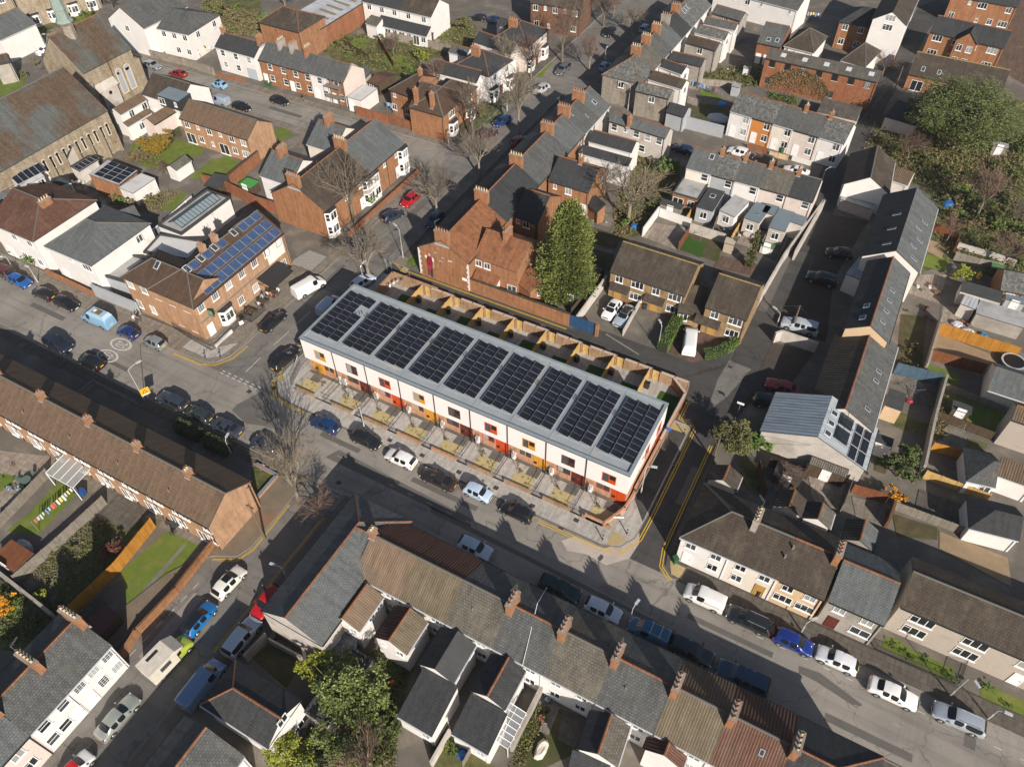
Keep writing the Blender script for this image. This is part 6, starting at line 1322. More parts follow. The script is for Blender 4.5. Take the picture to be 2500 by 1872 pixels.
# terrace backs (row with coloured extensions)
IF=line('I',(660,200),(1770,555),(1300,180),4.9,7.4); print('I',IF)
xi=[0]+[fx(IF,'I',*q,4.9)[0] for q in ((882,268),(1085,332),(1305,408),(1548,490))]+[IF['L']]
for i,(lb,wl_,rf_) in enumerate([('cream-backed house with smooth slates and rooflight, left end of the extension row','cream','slate2'),('grey-blue backed house with pale fish-scale slates','grey','slatew'),('white-backed house with dark slates, middle of the extension row','white','slate'),('pinkish-backed house with heavily lichened slates','pinkish','lichen'),('pinkish-backed end house with plain dark roof beside the lane','pinkish','slate3')]):
    h=house(IF,lb,xi[i],xi[i+1],'gable',wl_,rf_,ridge=RIDGE if i<4 else RIDGED,win='fu-w',wst='sash',ch='0s' if i else '',group='houses of the row with coloured rear extensions')
    if i==0: skylight(h,h.L*.75,h.fr['hd']*.75,.8,1.0)
E=B
def ext(t,e1,e2,r,z,label,roof,wall,kind='flat',zr=None,**k):
    f=line(t,e1,e2,r,z,zr or z); return house(f,label,0,None,kind,wall,roof,ov=k.pop('ov',.03),name='extension',cat='building',ridge=None,gutter=False,**k)
ext('I',(525,445),(752,512),(650,300),2.8,'flat pale-roofed brick extension with patio doors','flatpale','brick',win='fgDw',parapet=.12)
h=ext('I',(740,568),(880,615),(838,390),2.8,'narrow extension with black felt roof and two rooflights','flatdark','grey',win='fgw'); skylight(h,h.L*.5,h.D*.65,.9,1.1)
ext('I',(945,602),(1078,662),(1045,445),2.7,'whitewashed extension with pale mono-pitch roof','flatpale','white','mono',3.4,win='fgw')
h=ext('I',(1165,668),(1300,715),(1262,520),2.9,'extension with blue-grey membrane roof and small rooflights','bluegrey','palecement',win='fgw'); skylight(h,h.L*.6,h.D*.4,.5,.5)
ext('I',(1330,615),(1440,650),(1400,545),2.9,'blue-grey roofed link extension','bluegrey','palecement')
ext('I',(1390,750),(1530,797),(1490,582),2.9,'wide slate-blue flat-roofed extension at the end of the row','bluegrey','palecement',win='fgw'); ext('I',(1570,700),(1690,740),(1600,620),2.85,'slate-blue flat roof beside the end conservatory','bluegrey','pale')
# colourful terrace
DF=line('D',(1040,1000),(2060,1300),(1640,968),4.9,7.4); print('D',DF)
xd=[0]+[fx(DF,'D',*q,4.9)[0] for q in ((1238,1058),(1422,1115),(1612,1170),(1835,1237))]+[DF['L']]
for i,(lb,wl_,rf_) in enumerate([('white house with pale weathered slates, left end of the colourful row','white','slatew'),('bright orange rendered house in the colourful row','orange','slatew'),('peach-cream house right of the orange one','cream','slate'),('pale pink house in the colourful row','pinkish','slate'),('white end house with white fish-scale slates by the dark lane','white','slatew')]):
    h=house(DF,lb,xd[i],xd[i+1],'gable',wl_,rf_,ridge=RIDGE,win='fu-w fgdw' if i<4 else 'fu-w fgdw',dcol='white',ch='0s' if i in(3,4) else '',group='houses of the colourful row')
# white rear-wing terrace beyond the crossing street
TF=line('D',(200,750),(915,55),(290,370),5.4,8.4); print('T',TF)
yt=[0]+[fx(TF,'D',*q,TF['zr'])[0] for q in ((180,480),(285,385),(385,290),(490,205),(590,110))]+[TF['L']]; print(yt)
for i,(lb,wl_,rf_) in enumerate([('stone-walled corner house with hipped lichened slate roof','stone','slatew'),('house with brownish slates next to the stone corner house','white','lichen'),('slate house between the second and third chimneys of the street terrace','white','slate'),('slate house between the third and fourth chimneys of the street terrace','white','slate2'),('darker slate house below the skylit house','white','slate3'),('pale blue-grey slate house with roof windows at the top of the terrace','white','slatew')]):
    h=house(TF,lb,yt[i],yt[i+1],'hip' if i==0 else 'gable',wl_,rf_,ridge=RIDGE,hips='l' if i==0 else '',win='lu-w-' if i==0 else 'fu-n',ch='0' if i else '',group='houses of the terrace beyond the crossing street',chw='brick' if i!=4 else 'cement',pots=4)
    if i==5:
        for j in range(3): skylight(h,2.5+j*1.3,h.D*.36,.7,1.2)
wl2=[('D',(190,815),(485,893),(540,812),'stone rear wing with lichened slates facing the crossing street','slatew','stone'),('D',(300,712),(602,802),(650,722),'white rear wing, first behind the stone one','darkt','white'),('D',(400,597),(600,670),(650,602),'white rear wing with orange ridge','slate3','white'),('D',(495,532),(778,602),(835,530),'grey rear wing with a broad cement end wall','slate3','cement'),('D',(635,382),(908,457),(945,385),'cement rear wing with chimney, fifth in the row','darkt','cement'),('D',(720,292),(990,362),(1022,290),'white rear wing with pale slates','slatew','white'),('D',(800,215),(1080,277),(1102,210),'white rear wing with dark slates near the top','slate','white'),('D',(875,117),(1130,190),(1180,115),'rear wing with orange ridge nearest the white warehouse','slate','cement')]
for t,e1,e2,r,lb,rf_,wl_ in wl2: B(t,e1,e2,r,5.0,6.8,lb,rf_,wall=wl_,name='rear_wing',win='fu-w-' if wl_!='white' else 'fu-n- ruw',ridge=RIDGE)
B('D',(465,1005),(622,1052),(672,965),3.2,4.6,'grey gabled garage behind the stone corner house','slate3',wall='grey',name='garage',cat='building',ridge=None)
gwall('grey painted tall yard wall along the crossing street',PP('D',[(465,1110),(620,1150),(965,1240)]),2.4,.25,'grey')
f=line('D',(900,-95),(1645,98),(1705,40),5.0,6.0,None); f['hd']=3.6; f['zr']=7.0; print('WW',f); house(f,'long white warehouse with dark slate roof at the top of the picture',0,None,'gable','white','slate',name='warehouse',cat='building',win='fu-nwn-n fg-nn---',ridge=None)
h=B('D',(1285,383),(1492,430),(1608,246),4.4,6.4,'slate-roofed brick outbuilding with two skylights','slate',wall='redbrick',name='outbuilding',cat='building',win='fgdd-',ridge=RIDGE); skylight(h,h.L*.4,h.D*.12,.8,.9); skylight(h,h.L*.75,h.D*.14,.8,.9)
B('D',(1520,412),(1790,480),(1775,258),4.6,6.8,'white house with pyramid-hipped dark tile roof, left of its twin','darkt',kind='hip',hips='lr',ridge=RIDGED,win='funn--',D=9,group='white hipped houses behind the brick warehouse')
B('E',(560,545),(782,608),(722,370),4.6,6.8,'white house with pyramid-hipped dark tile roof, right of its twin','darkt',kind='hip',hips='lr',ridge=RIDGED,win='funn--',D=9,group='white hipped houses behind the brick warehouse')
f=line('D',(1365,512),('E',885,752),(1450,440),6.0,6.7); f['hd']=max(f['hd'],3.5)
h=house(f,'long red brick warehouse with rusty corrugated roof, ivy and barred dark windows',0,None,'mono','redbrick','corr',ridge=None,name='warehouse',cat='building',win='fuwwwwwww fgw---w--',wf=METD,wst='geo'); print('wh',f)
for i in range(5): MB().box(-.5,-.6,0,.5,.6,.03).build('rooflight',mat('pale_rooflight',(.55,.58,.62),.4),h.o,roofpt(h,3+i*4.2,h.D*.55,.02))
b=MB(); Ms,Wd=side(h,'f')
for i in range(2600):
    u=random.random(); x=Wd*(.08+.55*u)+random.gauss(0,.3); z=random.random()**.6*5.4*(math.sin(PI*min(1,max(0,(x/Wd-.05)/.62)))**.5); leaf(b,Ms@V(x,-.08+random.gauss(0,.04)-.25*random.random(),z),.2)
b.build('ivy',LF['brown'],h.o,ID,uv=False)
ext('E',(350,1000),(700,1090),(440,890),3.0,'low patched roof in front of the brick warehouse','corr','palecement')
# three-storey and red brick houses at the top right
B('E',(1140,232),(1290,-30),(1020,130),8.6,10.6,'tall brick and white-gabled flats with dark roof beside the dark lane','darkpan',wall='white',name='flats',cat='building',win='lt-W- lu-W- lg--- fu-w-w',ridge=None)
B('E',(545,190),(822,252),(870,80),5.6,7.8,'two-storey orange brick house with dark roof left of the tall flats','slate3',wall='brick',name='detached_house',win='fuww fgww',ridge=None,kind='hip',hips='l',D=8)
f=line('E',(1365,288),(2025,437),(2110,285),5.6,7.8); h=house(f,'modern orange brick terrace with dark slate roof and central gable, top right',0,None,'gable','brick','slate3',win='fuWwwW fgWw-W',ridge=RIDGE,name='terraced_house'); 
f2=dict(f); Mg=h.M@T3(h.L*.52,0,0)
MB().poly([(-2,-.9,0),(2,-.9,0),(2,-.9,5.5),(0,-.9,7.4),(-2,-.9,5.5)]).poly([(2,-.9,0),(2,.3,0),(2,.3,5.5),(2,-.9,5.5)]).poly([(-2,-.9,0),(-2,-.9,5.5),(-2,.3,5.5),(-2,.3,0)]).build('front_gable',W_['brick'],h.o,Mg)
MB().poly([(-2.2,-1.1,5.42),(0,-1.1,7.55),(0,3.6,7.55),(-2.2,.9,5.42)]).poly([(2.2,-1.1,5.42),(2.2,.9,5.42),(0,3.6,7.55),(0,-1.1,7.55)]).build('gable_roof',R_['slate3'],h.o,Mg)
for x in (-1.5,.4): window(h.o,Mg@T3(x,-.9,3.6),1.1,1.3); window(h.o,Mg@T3(x,-.9,1.0),1.1,1.3)
f=line('E',(1560,-30),(2150,62),(2208,-60),5.6,7.8); house(f,'modern orange brick terrace at the very top right corner',0,None,'gable','brick','slate3',win='fu-nW-w fgw-nwW',ridge=RIDGE,name='terraced_house')
f=line('E',(1480,120),(1720,60),(1560,-40),5.6,7.6)
f=line('E',(1170,672),(2005,835),(2085,632),3.2,5.4); h=house(f,'long bungalow with mossy dark tile roof and brick walls behind the large tree',0,None,'gable','brick','darkt',ridge=RIDGEY,win='fgDw-W',name='bungalow',cat='house'); 
for x in (2.2,5.2): skylight(h,x,1.4,.7,1.0)
ext('E',(960,1050),(1230,1130),(1010,880),2.6,'flat dark-roofed low sheds under the large tree','flatdark','pinkish')
# tall sheds and houses along the east lane
h=B('J',(1000,455),(1052,172),(845,240),4.2,6.6,'house with dark ribbed tiles at the top of the east lane','darkt',wall='white',name='lane_building',cat='building',ridge=RIDGED,roofb='darkpan')
B('J',(1010,330),(1160,378),(1305,285),3.0,4.6,'low wing with brown ribbed tiles behind the lane building','brownpan',wall='pale',name='rear_wing',ridge=None)
ext('J',(560,500),(855,600),(600,470),2.0,'low grey cement lean-to wall below the white lane gable','flatpale','cement')
f=line('J',(1260,1160),(1450,590),(1090,880),5.6,9.0); print('tall',f)
h=house(f,'tall white-gabled house with smooth dark slate roof and a line of roof windows',0,None,'gable','white','slate2',roofb='slate3',ridge=None,name='lane_house',D=2*f['hd'])
for i in range(5): skylight(h,1.6+i*2.4,1.4+(.6 if i%2 else 0),.45,1.2)
for i in range(3): skylight(h,2.2+i*4,2*f['hd']-2.6,.45,1.2)
f=line('J',('K',1005,322),(1175,1160),(870,1520),5.9,8.4); print('low',f)
h=house(f,'peach-gabled house with slate roof and white verges between the dark roofs',0,None,'gable','peach','slate2',roofb='slate3',ridge=RIDGE,name='lane_house')
for i in range(4): skylight(h,2.4+i*2.3,1.6,.5,.9)
for i in range(2): skylight(h,1.9+i*2.6,2*f['hd']-1.7,.9,.8)
ext('J',(610,1172),(762,1237),(705,870),3.2,'pale ribbed metal lean-to roof beside the dark slate houses','palemetal','white')
f=line('K',(890,1130),(1050,345),(715,575),3.9,7.2,.55); print('k2',f)
h=house(f,'long low house with dark ribbed roof one side and grey tiles the other',0,None,'gable','pale','slate',roofb='darkpan',ridge=RIDGE,name='lane_house')
for i in (2.4,7.6,9.4): skylight(h,i,1.5,.5,.9)
f=line('K',(800,1470),(866,1172),(355,1175),3.2,5.2,.42); f['L']=max(f['L'],7); print('metal',f)
h=house(f,'pale rendered workshop with blue standing-seam metal roof, skylights and roof terrace',0,None,'gable','palecement','palemetal',roofb='zinc',ridge=None,name='workshop',cat='building')
for i in range(3): skylight(h,1.3+i*1.7,f['hd']*.86,.8,.9)
for i in range(3):
    for j in range(2): solar(h,1.0+i*2.1,1.0+j*1.1,2.0,1.0)
b=MB()
for x in (1.2,3.6,5.9): b.beam(h.M@V(x,h.fr['hd']*.45,5.0),h.M@V(x,h.fr['hd']*.62,5.6),.06,.06)
b.beam(h.M@V(1.2,h.fr['hd']*.62,5.6),h.M@V(5.9,h.fr['hd']*.62,5.6),.05,.05); b.build('roof_frame',METD,h.o,ID)
for x in (1.3,3.7): MB().box(0,0,0,2.0,1.8,.04).build('glass_door',GL[0],h.o,roofpt(h,x,h.fr['hd']*.48,.1)@T3(0,0,0))
gwall('white-painted wall across the dark yard beside the pickup',PP('L',[(1420,500),(1480,480),(1800,590)]),1.9,.3,'palecement')
gwall('pale rendered lane wall behind the coloured extensions',[P('J',385,600),P('J',130,1050)],2.0,.3,'palecement')
gwall('long pale lane wall beside the yellow-brick corner house',[P('J',0,1450),P('I',1430,1230),P('I',1130,1640)],2.0,.3,'palecement') if False else gwall('long pale lane wall beside the yellow-brick corner house',[P('I',1850,600),P('I',1500,1080),P('I',1180,1640)],2.0,.25,'palecement')
# houses at the right edge
B('K',(1885,745),(2175,835),(2208,610),2.7,4.6,'cream house with grey slate roof at the right edge','slate2',wall='cream',name='edge_house',win='fu-w',ridge=None,L=9)
B('K',(1690,1560),(1950,1620),(1770,1340),2.6,4.2,'white-walled small house with hipped slate roof, right side','slate',wall='white',name='edge_house',win='fg-w',ridge=None,kind='hip',hips='l')
B('K',(2100,1010),(2300,1080),(2208,900),4.8,6.8,'pebbledashed house with brown roof at the right edge','brownpan',wall='pebble',name='edge_house',ridge=RIDGE,L=9)
B('K',(1960,1500),(2300,1640),(2040,1350),3.0,4.0,'white lean-to with brown tiles at the right edge','brownpan',wall='white',kind='mono',name='edge_house')
B('Z',(1670,560),(2165,685),(1770,340),2.7,4.4,'white annexe with hipped dark slate roof and long low white wall','slate3',wall='white',kind='hip',hips='l',name='annexe',cat='building',ridge=None)
B('J',(2000,1320),(2208,1360),(2050,1140),2.6,3.8,'small brick garage with pale hipped roof at the right edge','slatew',wall='brick',name='garage',cat='building',ridge=None,win='fgw')
ext('J',(1640,1320),(2000,1440),(1680,1235),2.4,'row of sheds with patched dark roofs, right side','flatdark','pale')
ext('J',(1640,1440),(1770,1490),(1650,1345),2.3,'glazed blue lean-to at the end of the shed row','whitemetal','pale'); ext('J',(1780,1530),(2208,1656),(1800,1400),2.3,'grey felt sheds beside the glazed lean-to','flatpale','cement')
ext('K',(960,880),(1110,930),(990,720),2.6,'low dark shed roof behind the blue boarded fence','flatdark','peach')
ext('K',(860,1200),(1020,1250),(900,1130),2.5,'small white shed with terracotta eaves next to the workshop','flatdark','white')
# ================= vehicles
G1='cars parked along the streets'
for a in [
('black coupe parked across from the pub terrace, tail to the junction','m',(330,605),(150,735),'coupe',BLACK,0),
('black estate at the junction beside the left end of the new terrace','m',(450,930),(235,1085),'estate',BLACK,0),
('dark grey hatchback half hidden behind the left end of the new terrace','m',(640,750),(490,880),'hatch',DGREY,0),
('pale blue van in the shade by the left wall of the new terrace','m',(815,470),(680,600),'van',PBLUE,0),
('pale blue car under the bare tree behind the new terrace','m',(1095,290),(1010,340),'hatch',(.5,.6,.72),0),
('mid blue hatchback, first in front of the new terrace, beside the bare tree shadow','N',(790,265),(1005,355),'hatch',BLUE,0),
('black hatchback facing right, second in front of the new terrace','N',(1390,500),(1140,390),'hatch',BLACK,0),
('white hatchback in front of the middle of the new terrace','N',(1450,565),(1700,665),'hatch',WHITE,0),
('long dark brown-black coupe right of the white hatchback before the new terrace','N',(1770,735),(2060,865),'coupe',(.03,.022,.02),0),
('small pale blue hatchback in front of the new terrace','n',(165,1330),(-40,1245),'mini',(.42,.53,.68),0),
('black hatchback with big red tail lamp, last before the new terrace corner','U',(665,120),(900,225),'hatch',BLACK,0),
('dark grey saloon, rightmost of the three parked before the hedges','M',(1915,1020),(2150,1115),'saloon',(.05,.06,.085),.3),
('dark blue-grey hatchback parked left of the large bare street tree','N',(245,440),(465,545),'hatch',(.03,.04,.06),0),
('dark estate, leftmost of the three parked before the hedges','M',(1440,790),(1655,875),'estate',(.045,.055,.08),.3),
('dark green-grey estate, middle of the three parked before the hedges','M',(1685,915),(1880,995),'hatch',(.035,.045,.045),.2),
('dark navy off-roader facing right beside the speed roundels','M',(635,375),(405,270),'suv',(.02,.025,.045),.2),
('black small car with a white-edged sunroof over the speed roundel','M',(700,435),(935,530),'hatch',BLACK,0),
('black hatchback, third from the left in the pub-side row','F',(300,1120),(480,1195),'hatch',(.02,.017,.015),0),
('glossy black hatchback just left of the blue camper','F',(710,1290),(480,1205),'hatch',BLACK,0),
('bright blue hatchback near the left edge of the picture','F',(265,1080),(85,1010),'hatch',(.02,.10,.34),.1),
('dark pickup with red tail and ladder at the left edge','F',(-60,930),(80,985),'pickup',(.10,.03,.03),0),
('navy small hatchback between the blue camper and the silver car','F',(1055,1470),(1240,1545),'mini',(.012,.03,.13),0),
('silver-grey small hatchback outside the front of the pub','F',(1300,1565),(1475,1630),'mini',(.30,.33,.34),.4),
('cream-white hatchback with black sunroof on the lower side street','O',(2165,1080),(1945,1265),'hatch',(.74,.72,.66),0),
('vivid blue hatchback with black roof on the lower side street','O',(1880,1400),(1695,1610),'hatch',(.01,.15,.42),0),
('silver-green saloon beside the white Georgian-windowed house','Q',(1215,1030),(885,1380),'saloon',(.36,.39,.36),.3),
('small white car with bright red roof at the bottom edge','Q',(780,1560),(560,1790),'mini',(.75,.76,.76),0),
('pale silver-blue crossover on the right of the lower side street','R',(250,810),(45,1060),'suv',(.50,.56,.62),.2),
('steel blue van beside the detached white house','Q',(1920,770),(1710,1060),'bigvan',(.16,.26,.42),.1),
('bright red car partly hidden by the corner building','R',(300,705),(450,530),'hatch',REDC,0),
('silver-blue hatchback in the shade behind the maroon pantiles','U',(530,550),(280,450),'hatch',(.45,.54,.64),.1),
('dark green estate in the shade behind the bottom terrace','U',(1300,915),(1035,810),'estate',(.008,.03,.03),0),
('pale grey-white hatchback in the shade left of the lamp post','U',(1695,1110),(1420,1000),'hatch',(.60,.66,.72),0),
('blue van with roof bars in the shade right of the lamp post','Y',(160,295),(500,420),'van',(.03,.12,.22),0),
('black estate in the shade just above the ribbed roof','Y',(880,590),(600,480),'estate',(.015,.025,.03),0),
('dark blue pickup in the shade right of the black estate','Y',(1095,745),(1370,850),'pickup',(.02,.05,.10),0),
('white small van with lettering on its side outside the white corner house','X',(650,1250),(975,1385),'van',WHITE,0),
('black estate with roof rails outside the cream and peach houses','X',(1045,1440),(1380,1590),'estate',(.015,.018,.022),0),
('bright royal blue hatchback outside the grey rendered house','Y',(1870,510),(1570,390),'hatch',(.010,.03,.20),.1),
('white hatchback, first right of the royal blue one','W',(110,300),(325,385),'hatch',(.72,.74,.78),0),
('white saloon between the white hatchback and silver estate','W',(670,590),(405,475),'saloon',WHITE,0),
('silver estate with roof rails at the right end of the row','W',(755,620),(1060,735),'estate',(.42,.47,.54),.3),
('white car with black glass roof in the left driveway','H',(1745,1560),(1885,1420),'hatch',WHITE,0),
('silver-blue convertible with folded dark roof in the driveway','H',(1865,1600),(1990,1485),'coupe',(.42,.50,.60),.2),
('white people carrier parked between the two driveway hedges','L',(690,385),(668,585),'bigvan',WHITE,0),
('pale blue-white pickup with canopy behind the white yard wall','L',(1510,320),(1825,385),'pickup',(.48,.53,.58),.1),
('dark red car in the shaded yard','L',(1390,865),(1640,925),'saloon',(.30,.012,.02),0),
('black estate beside the metal-roofed workshop','L',(1530,1050),(1285,1005),'estate',(.01,.02,.02),0),
('black hatchback in the shaded yard near the pale metal lean-to','I',(1925,965),(2120,995),'hatch',BLACK,0),
('black off-roader in the shaded yard','I',(1740,1190),(1990,1240),'suv',BLACK,0),
('white hatchback before the orange rendered house','D',(1045,1335),(1185,1385),'hatch',WHITE,0),
('black car between two white ones before the colourful row','D',(1290,1405),(1430,1450),'saloon',BLACK,0),
('white saloon before the white end house of the colourful row','D',(1540,1505),(1730,1555),'saloon',WHITE,0),
('dark navy car in the crossing street beside the pale building','D',(545,1310),(690,1365),'hatch',NAVY,0),
('light blue car in the shade of the terrace at the top of the tree-lined street','D',(320,215),(235,285),'hatch',(.25,.38,.55),0),
('grey estate driving down the tree-lined street','C',(1335,645),(1425,590),'estate',(.16,.165,.18),.4),
('light blue small car parked in the shade of the stone corner house','C',(1790,565),(1715,620),'mini',(.2,.32,.5),0),
('silver car under the bare trees of the tree-lined street','C',(1135,820),(1225,775),'hatch',(.5,.5,.5),.2),
('black car at the upper end of the tree-lined street','C',(1755,310),(1835,260),'hatch',BLACK,0),
('navy car outside the white semi-detached house','C',(790,1105),(875,1065),'hatch',(.01,.03,.12),0),
('dark plum car outside the brick corner house','C',(760,1175),(650,1215),'hatch',(.06,.015,.025),0),
('dark red car in the shade below the pale bare tree','C',(1050,1245),(950,1280),'hatch',(.18,.01,.012),0),
('black car in the car park beyond the gardens, top','C',(560,150),(665,160),'hatch',BLACK,0),
('dark blue car right of the black one in the top car park','C',(690,165),(785,180),'hatch',NAVY,0),
('bright red hatchback by the brick bay houses','G',(1785,735),(1905,635),'hatch',REDC,0),
('dark navy hatchback below the red one by the brick bay houses','G',(1755,795),(1620,860),'hatch',(.02,.028,.05),0),
('teal blue car in the shade beside the bare tree and terrace','G',(2035,895),(2095,830),'hatch',(.01,.06,.12),0),
('dark grey car under the spreading bare tree by the brick gable','G',(1325,1125),(1395,1065),'hatch',(.12,.14,.18),.2),
('silver saloon beside the church','A',(1415,600),(1310,560),'saloon',(.30,.32,.34),.3),
('dark red hatchback in the far street by the stone wall','A',(1520,640),(1665,670),'hatch',(.22,.01,.015),0),
('light blue hatchback with black sunroof in the far street','A',(1905,740),(2030,775),'mini',(.20,.42,.62),0),
('grey-blue van in the far street','A',(1905,885),(2050,920),'van',(.28,.34,.42),0),
('black hatchback with glossy bonnet in the far street','B',(400,980),(260,930),'hatch',BLACK,0),
('black hatchback before the brick far terrace','B',(740,920),(605,880),'hatch',BLACK,0),
('white car behind the church tower end','A',(350,470),(450,430),'hatch',WHITE,0),
]:
    car(*a[:7],group=G1,cat='van' if a[4] in('van','bigvan') else ('pickup' if a[4]=='pickup' else 'car'),name='parked_van' if 'van' in a[4] else 'parked_car',
        sunroof='sunroof' in a[0] or 'glass roof' in a[0],roof=(.012,.012,.014) if 'black roof' in a[0] else ((.55,.01,.015) if 'red roof' in a[0] else ((.03,.025,.02) if 'folded' in a[0] else None)),rack='bars' if 'roof bars' in a[0] else ('rails' if 'roof rails' in a[0] else False))
v=car('large white panel van parked outside the pub end','m',(690,300),(440,440),'bigvan',(.76,.75,.73),0,group=G1,cat='van',name='parked_van')
for s,z,dx in (('Cardiff Home Services',1.35,-.6),('home repairs',1.1,-.7)):
    pass
# side lettering on the small white van (illegible tradesman's script in the photograph)
for o in COL.objects:
    if o.get('label','').startswith('white small van with lettering'):
        me,_=words('Complete Home Services',0,0,0,.2,mat('van_lettering',(.04,.03,.04),.6)); place(me,'lettering',o,WM[o]@T3(-.75,.905,1.25)@RZ(PI)@Matrix.Rotation(PI/2,4,'X')); place(me,'lettering',o,WM[o]@T3(-.75,-.905,1.25)@Matrix.Rotation(PI/2,4,'X'))
# camper with high roof
c=car('light and dark blue high-top camper van beside the painted yard wall','F',(740,1345),(1030,1440),'bigvan',(.20,.38,.58),0,group=G1,cat='camper van',name='camper_van')
M=WM[c]; b=MB()
b.poly([(1.1,-.72,1.95),(1.1,.72,1.95),(.6,.6,2.42),(.6,-.6,2.42)]).poly([(.6,-.6,2.42),(.6,.6,2.42),(-2.2,.6,2.45),(-2.2,-.6,2.45)]).poly([(1.1,-.72,1.95),(.6,-.6,2.42),(-2.2,-.6,2.45),(-2.5,-.8,1.9)]).poly([(1.1,.72,1.95),(-2.5,.8,1.9),(-2.2,.6,2.45),(.6,.6,2.42)]).poly([(-2.5,-.8,1.9),(-2.2,-.6,2.45),(-2.2,.6,2.45),(-2.5,.8,1.9)])
b.build('high_roof',paint((.36,.52,.66)),c,M); MB().box(-1.5,-.42,2.44,0,.42,2.48).build('roof_hatch',mat('brown_hatch',(.16,.12,.07),.6),c,M); MB().box(-.5,-.25,2.482,-.1,.25,2.52).build('roof_window',WHT,c,M)
# motorhome: white box body, green cab
o=thing('motorhome','white box-bodied camper with lime green cab beside the long brick wall','camper van',Matrix.Translation((0,0,0)).to_translation()); COL.objects.unlink(o); del WM[o]
p=(P('Q',1640,560,1.2)+P('Q',1335,790,1.2))/2; K=carmesh('van'); a=math.atan2(P('Q',1640,560).y-P('Q',1335,790).y,P('Q',1640,560).x-P('Q',1335,790).x); a=PI/2+(a-PI/2)*.3
o=thing('motorhome','white box-bodied camper with lime green cab beside the long brick wall','camper van',(p.x,p.y,.02),a,G1); M=WM[o]; lime=paint((.36,.45,.06))
for nm,me in K['parts']:
    q=place(me,nm,o,M@T3(.55,0,0))
    if nm=='body': q.material_slots[0].link='OBJECT'; q.material_slots[0].material=lime
b=MB().box(-2.3,-1.05,.55,.75,1.05,2.55); b.poly([(.75,-1.05,1.85),(1.75,-.95,1.95),(1.75,.95,1.95),(.75,1.05,1.85)]).poly([(1.75,-.95,1.95),(.75,-1.05,2.55),(.75,1.05,2.55),(1.75,.95,1.95)]).poly([(.75,-1.05,1.85),(.75,-1.05,2.55),(1.75,-.95,1.95)]).poly([(.75,1.05,1.85),(1.75,.95,1.95),(.75,1.05,2.55)])
b.build('box_body',mnoise('aged_white_panel',(.72,.68,.60),(.6,.55,.47),1.2),o,M); MB().box(-1.2,-1.07,1.45,0,-1.052,2.1).build('side_window',GL[1],o,M); MB().box(-1.4,.3,2.552,-.1,.6,2.6).build('roof_strip',TRIM,o,M)
for x in (1.9,-1.4):
    for s in (1,-1): 
        Mw=M@T3(x,s*.85,.32)@(ID if s>0 else RZ(PI)); tt=place(K['tm'],'wheel',o,Mw); place(K['rm'],'rim',tt,Mw)
# ================= trees and shrubs
def bt(label,t,base,top,w,seed,**k):
    return bare_tree(label,P(t,*base),hz(t,base,top),w,seed,**k)
bt('large bare street tree with dense upswept twigs at the lower side street junction','N',(655,990),(620,385),8.2,1,bark=BARKP,twig=TWIGP,maxl=4,clear=.16,up=.14,rot=1)
bt('small spreading bare tree with reddish tips beside the corner building roof','N',(845,1170),(830,900),6.2,2,bark=BARKP,twig=TWIGR,clear=.2,up=.0,rot=2)
bt('big spreading bare tree before the brick gable house','G',(1345,900),(1200,330),10,3,twig=TWIG,rot=1,clear=.3)
bt('bare street tree with contorted limbs behind the new terrace','G',(1480,1400),(1400,930),10,4,bark=BARKP,twig=TWIGP,rot=2.3,clear=.22)
bt('bare tree leaning over the road near the teal car','G',(2090,820),(2050,390),8,5,bark=BARKP,twig=TWIGP,rot=.4)
bt('bare tree standing in front of the mural house terrace','C',(630,1590),(620,1130),8,6,bark=BARKP,twig=TWIG,rot=4)
bt('brown bare tree by the brick corner house','C',(570,1240),(440,740),8,3,twig=TWIGR,rot=3)
bt('tall pale-limbed bare tree in the middle of the tree-lined street','C',(980,1210),(970,570),9,7,bark=BARKP,twig=TWIGP,rot=2)
bt('bare tree beside the farther white semi','C',(1372,560),(1340,40),8,8,twig=TWIGR,rot=1)
bt('bare tree standing in the road build-out','C',(1612,640),(1620,310),7,9,bark=BARKP,twig=TWIGR,rot=5)
bt('bare tree near the top of the tree-lined street','C',(1740,240),(1760,-120),8,10,twig=TWIGR,rot=2)
bt('bare tree in the shade of the upper terrace','C',(1990,320),(1980,20),7,6,twig=TWIGR,rot=1)
bt('bare tree by the white semi front garden','C',(880,700),(860,300),7,5,twig=TWIGP,rot=4)
bt('broad bare tree with greenish twigs behind the conifer','H',(1960,720),(1970,180),12,7,twig=mat('green_twigs',(.16,.16,.08),.9),rot=3)
bt('slim bare tree in the overgrown gardens on the right','J',(1780,670),(2050,230),7,8,bark=BARKP,twig=TWIG,rot=1); bt('bare tree by the sheds on the right','J',(1995,1120),(2150,830),6,9,twig=TWIG,rot=3)
bt('small bare tree at the end of the brick warehouse','E',(930,680),(980,450),6,10,twig=TWIGP,rot=2)
bt('small bare tree below the church hall wall','A',(1500,1560),(1450,1470),4,9,twig=TWIGP); bt('twiggy bare tree at the bottom edge left of centre','S',(1350,1800),(1330,1380),8,2,twig=TWIGP,clear=.08)
bt('bare tree in the garden behind the white semis','B',(720,60),(720,-120),7,1,twig=TWIGP) 
bt('bare tree beyond the white house at the top left','A',(1020,90),(1000,-100),7,3,twig=TWIG)
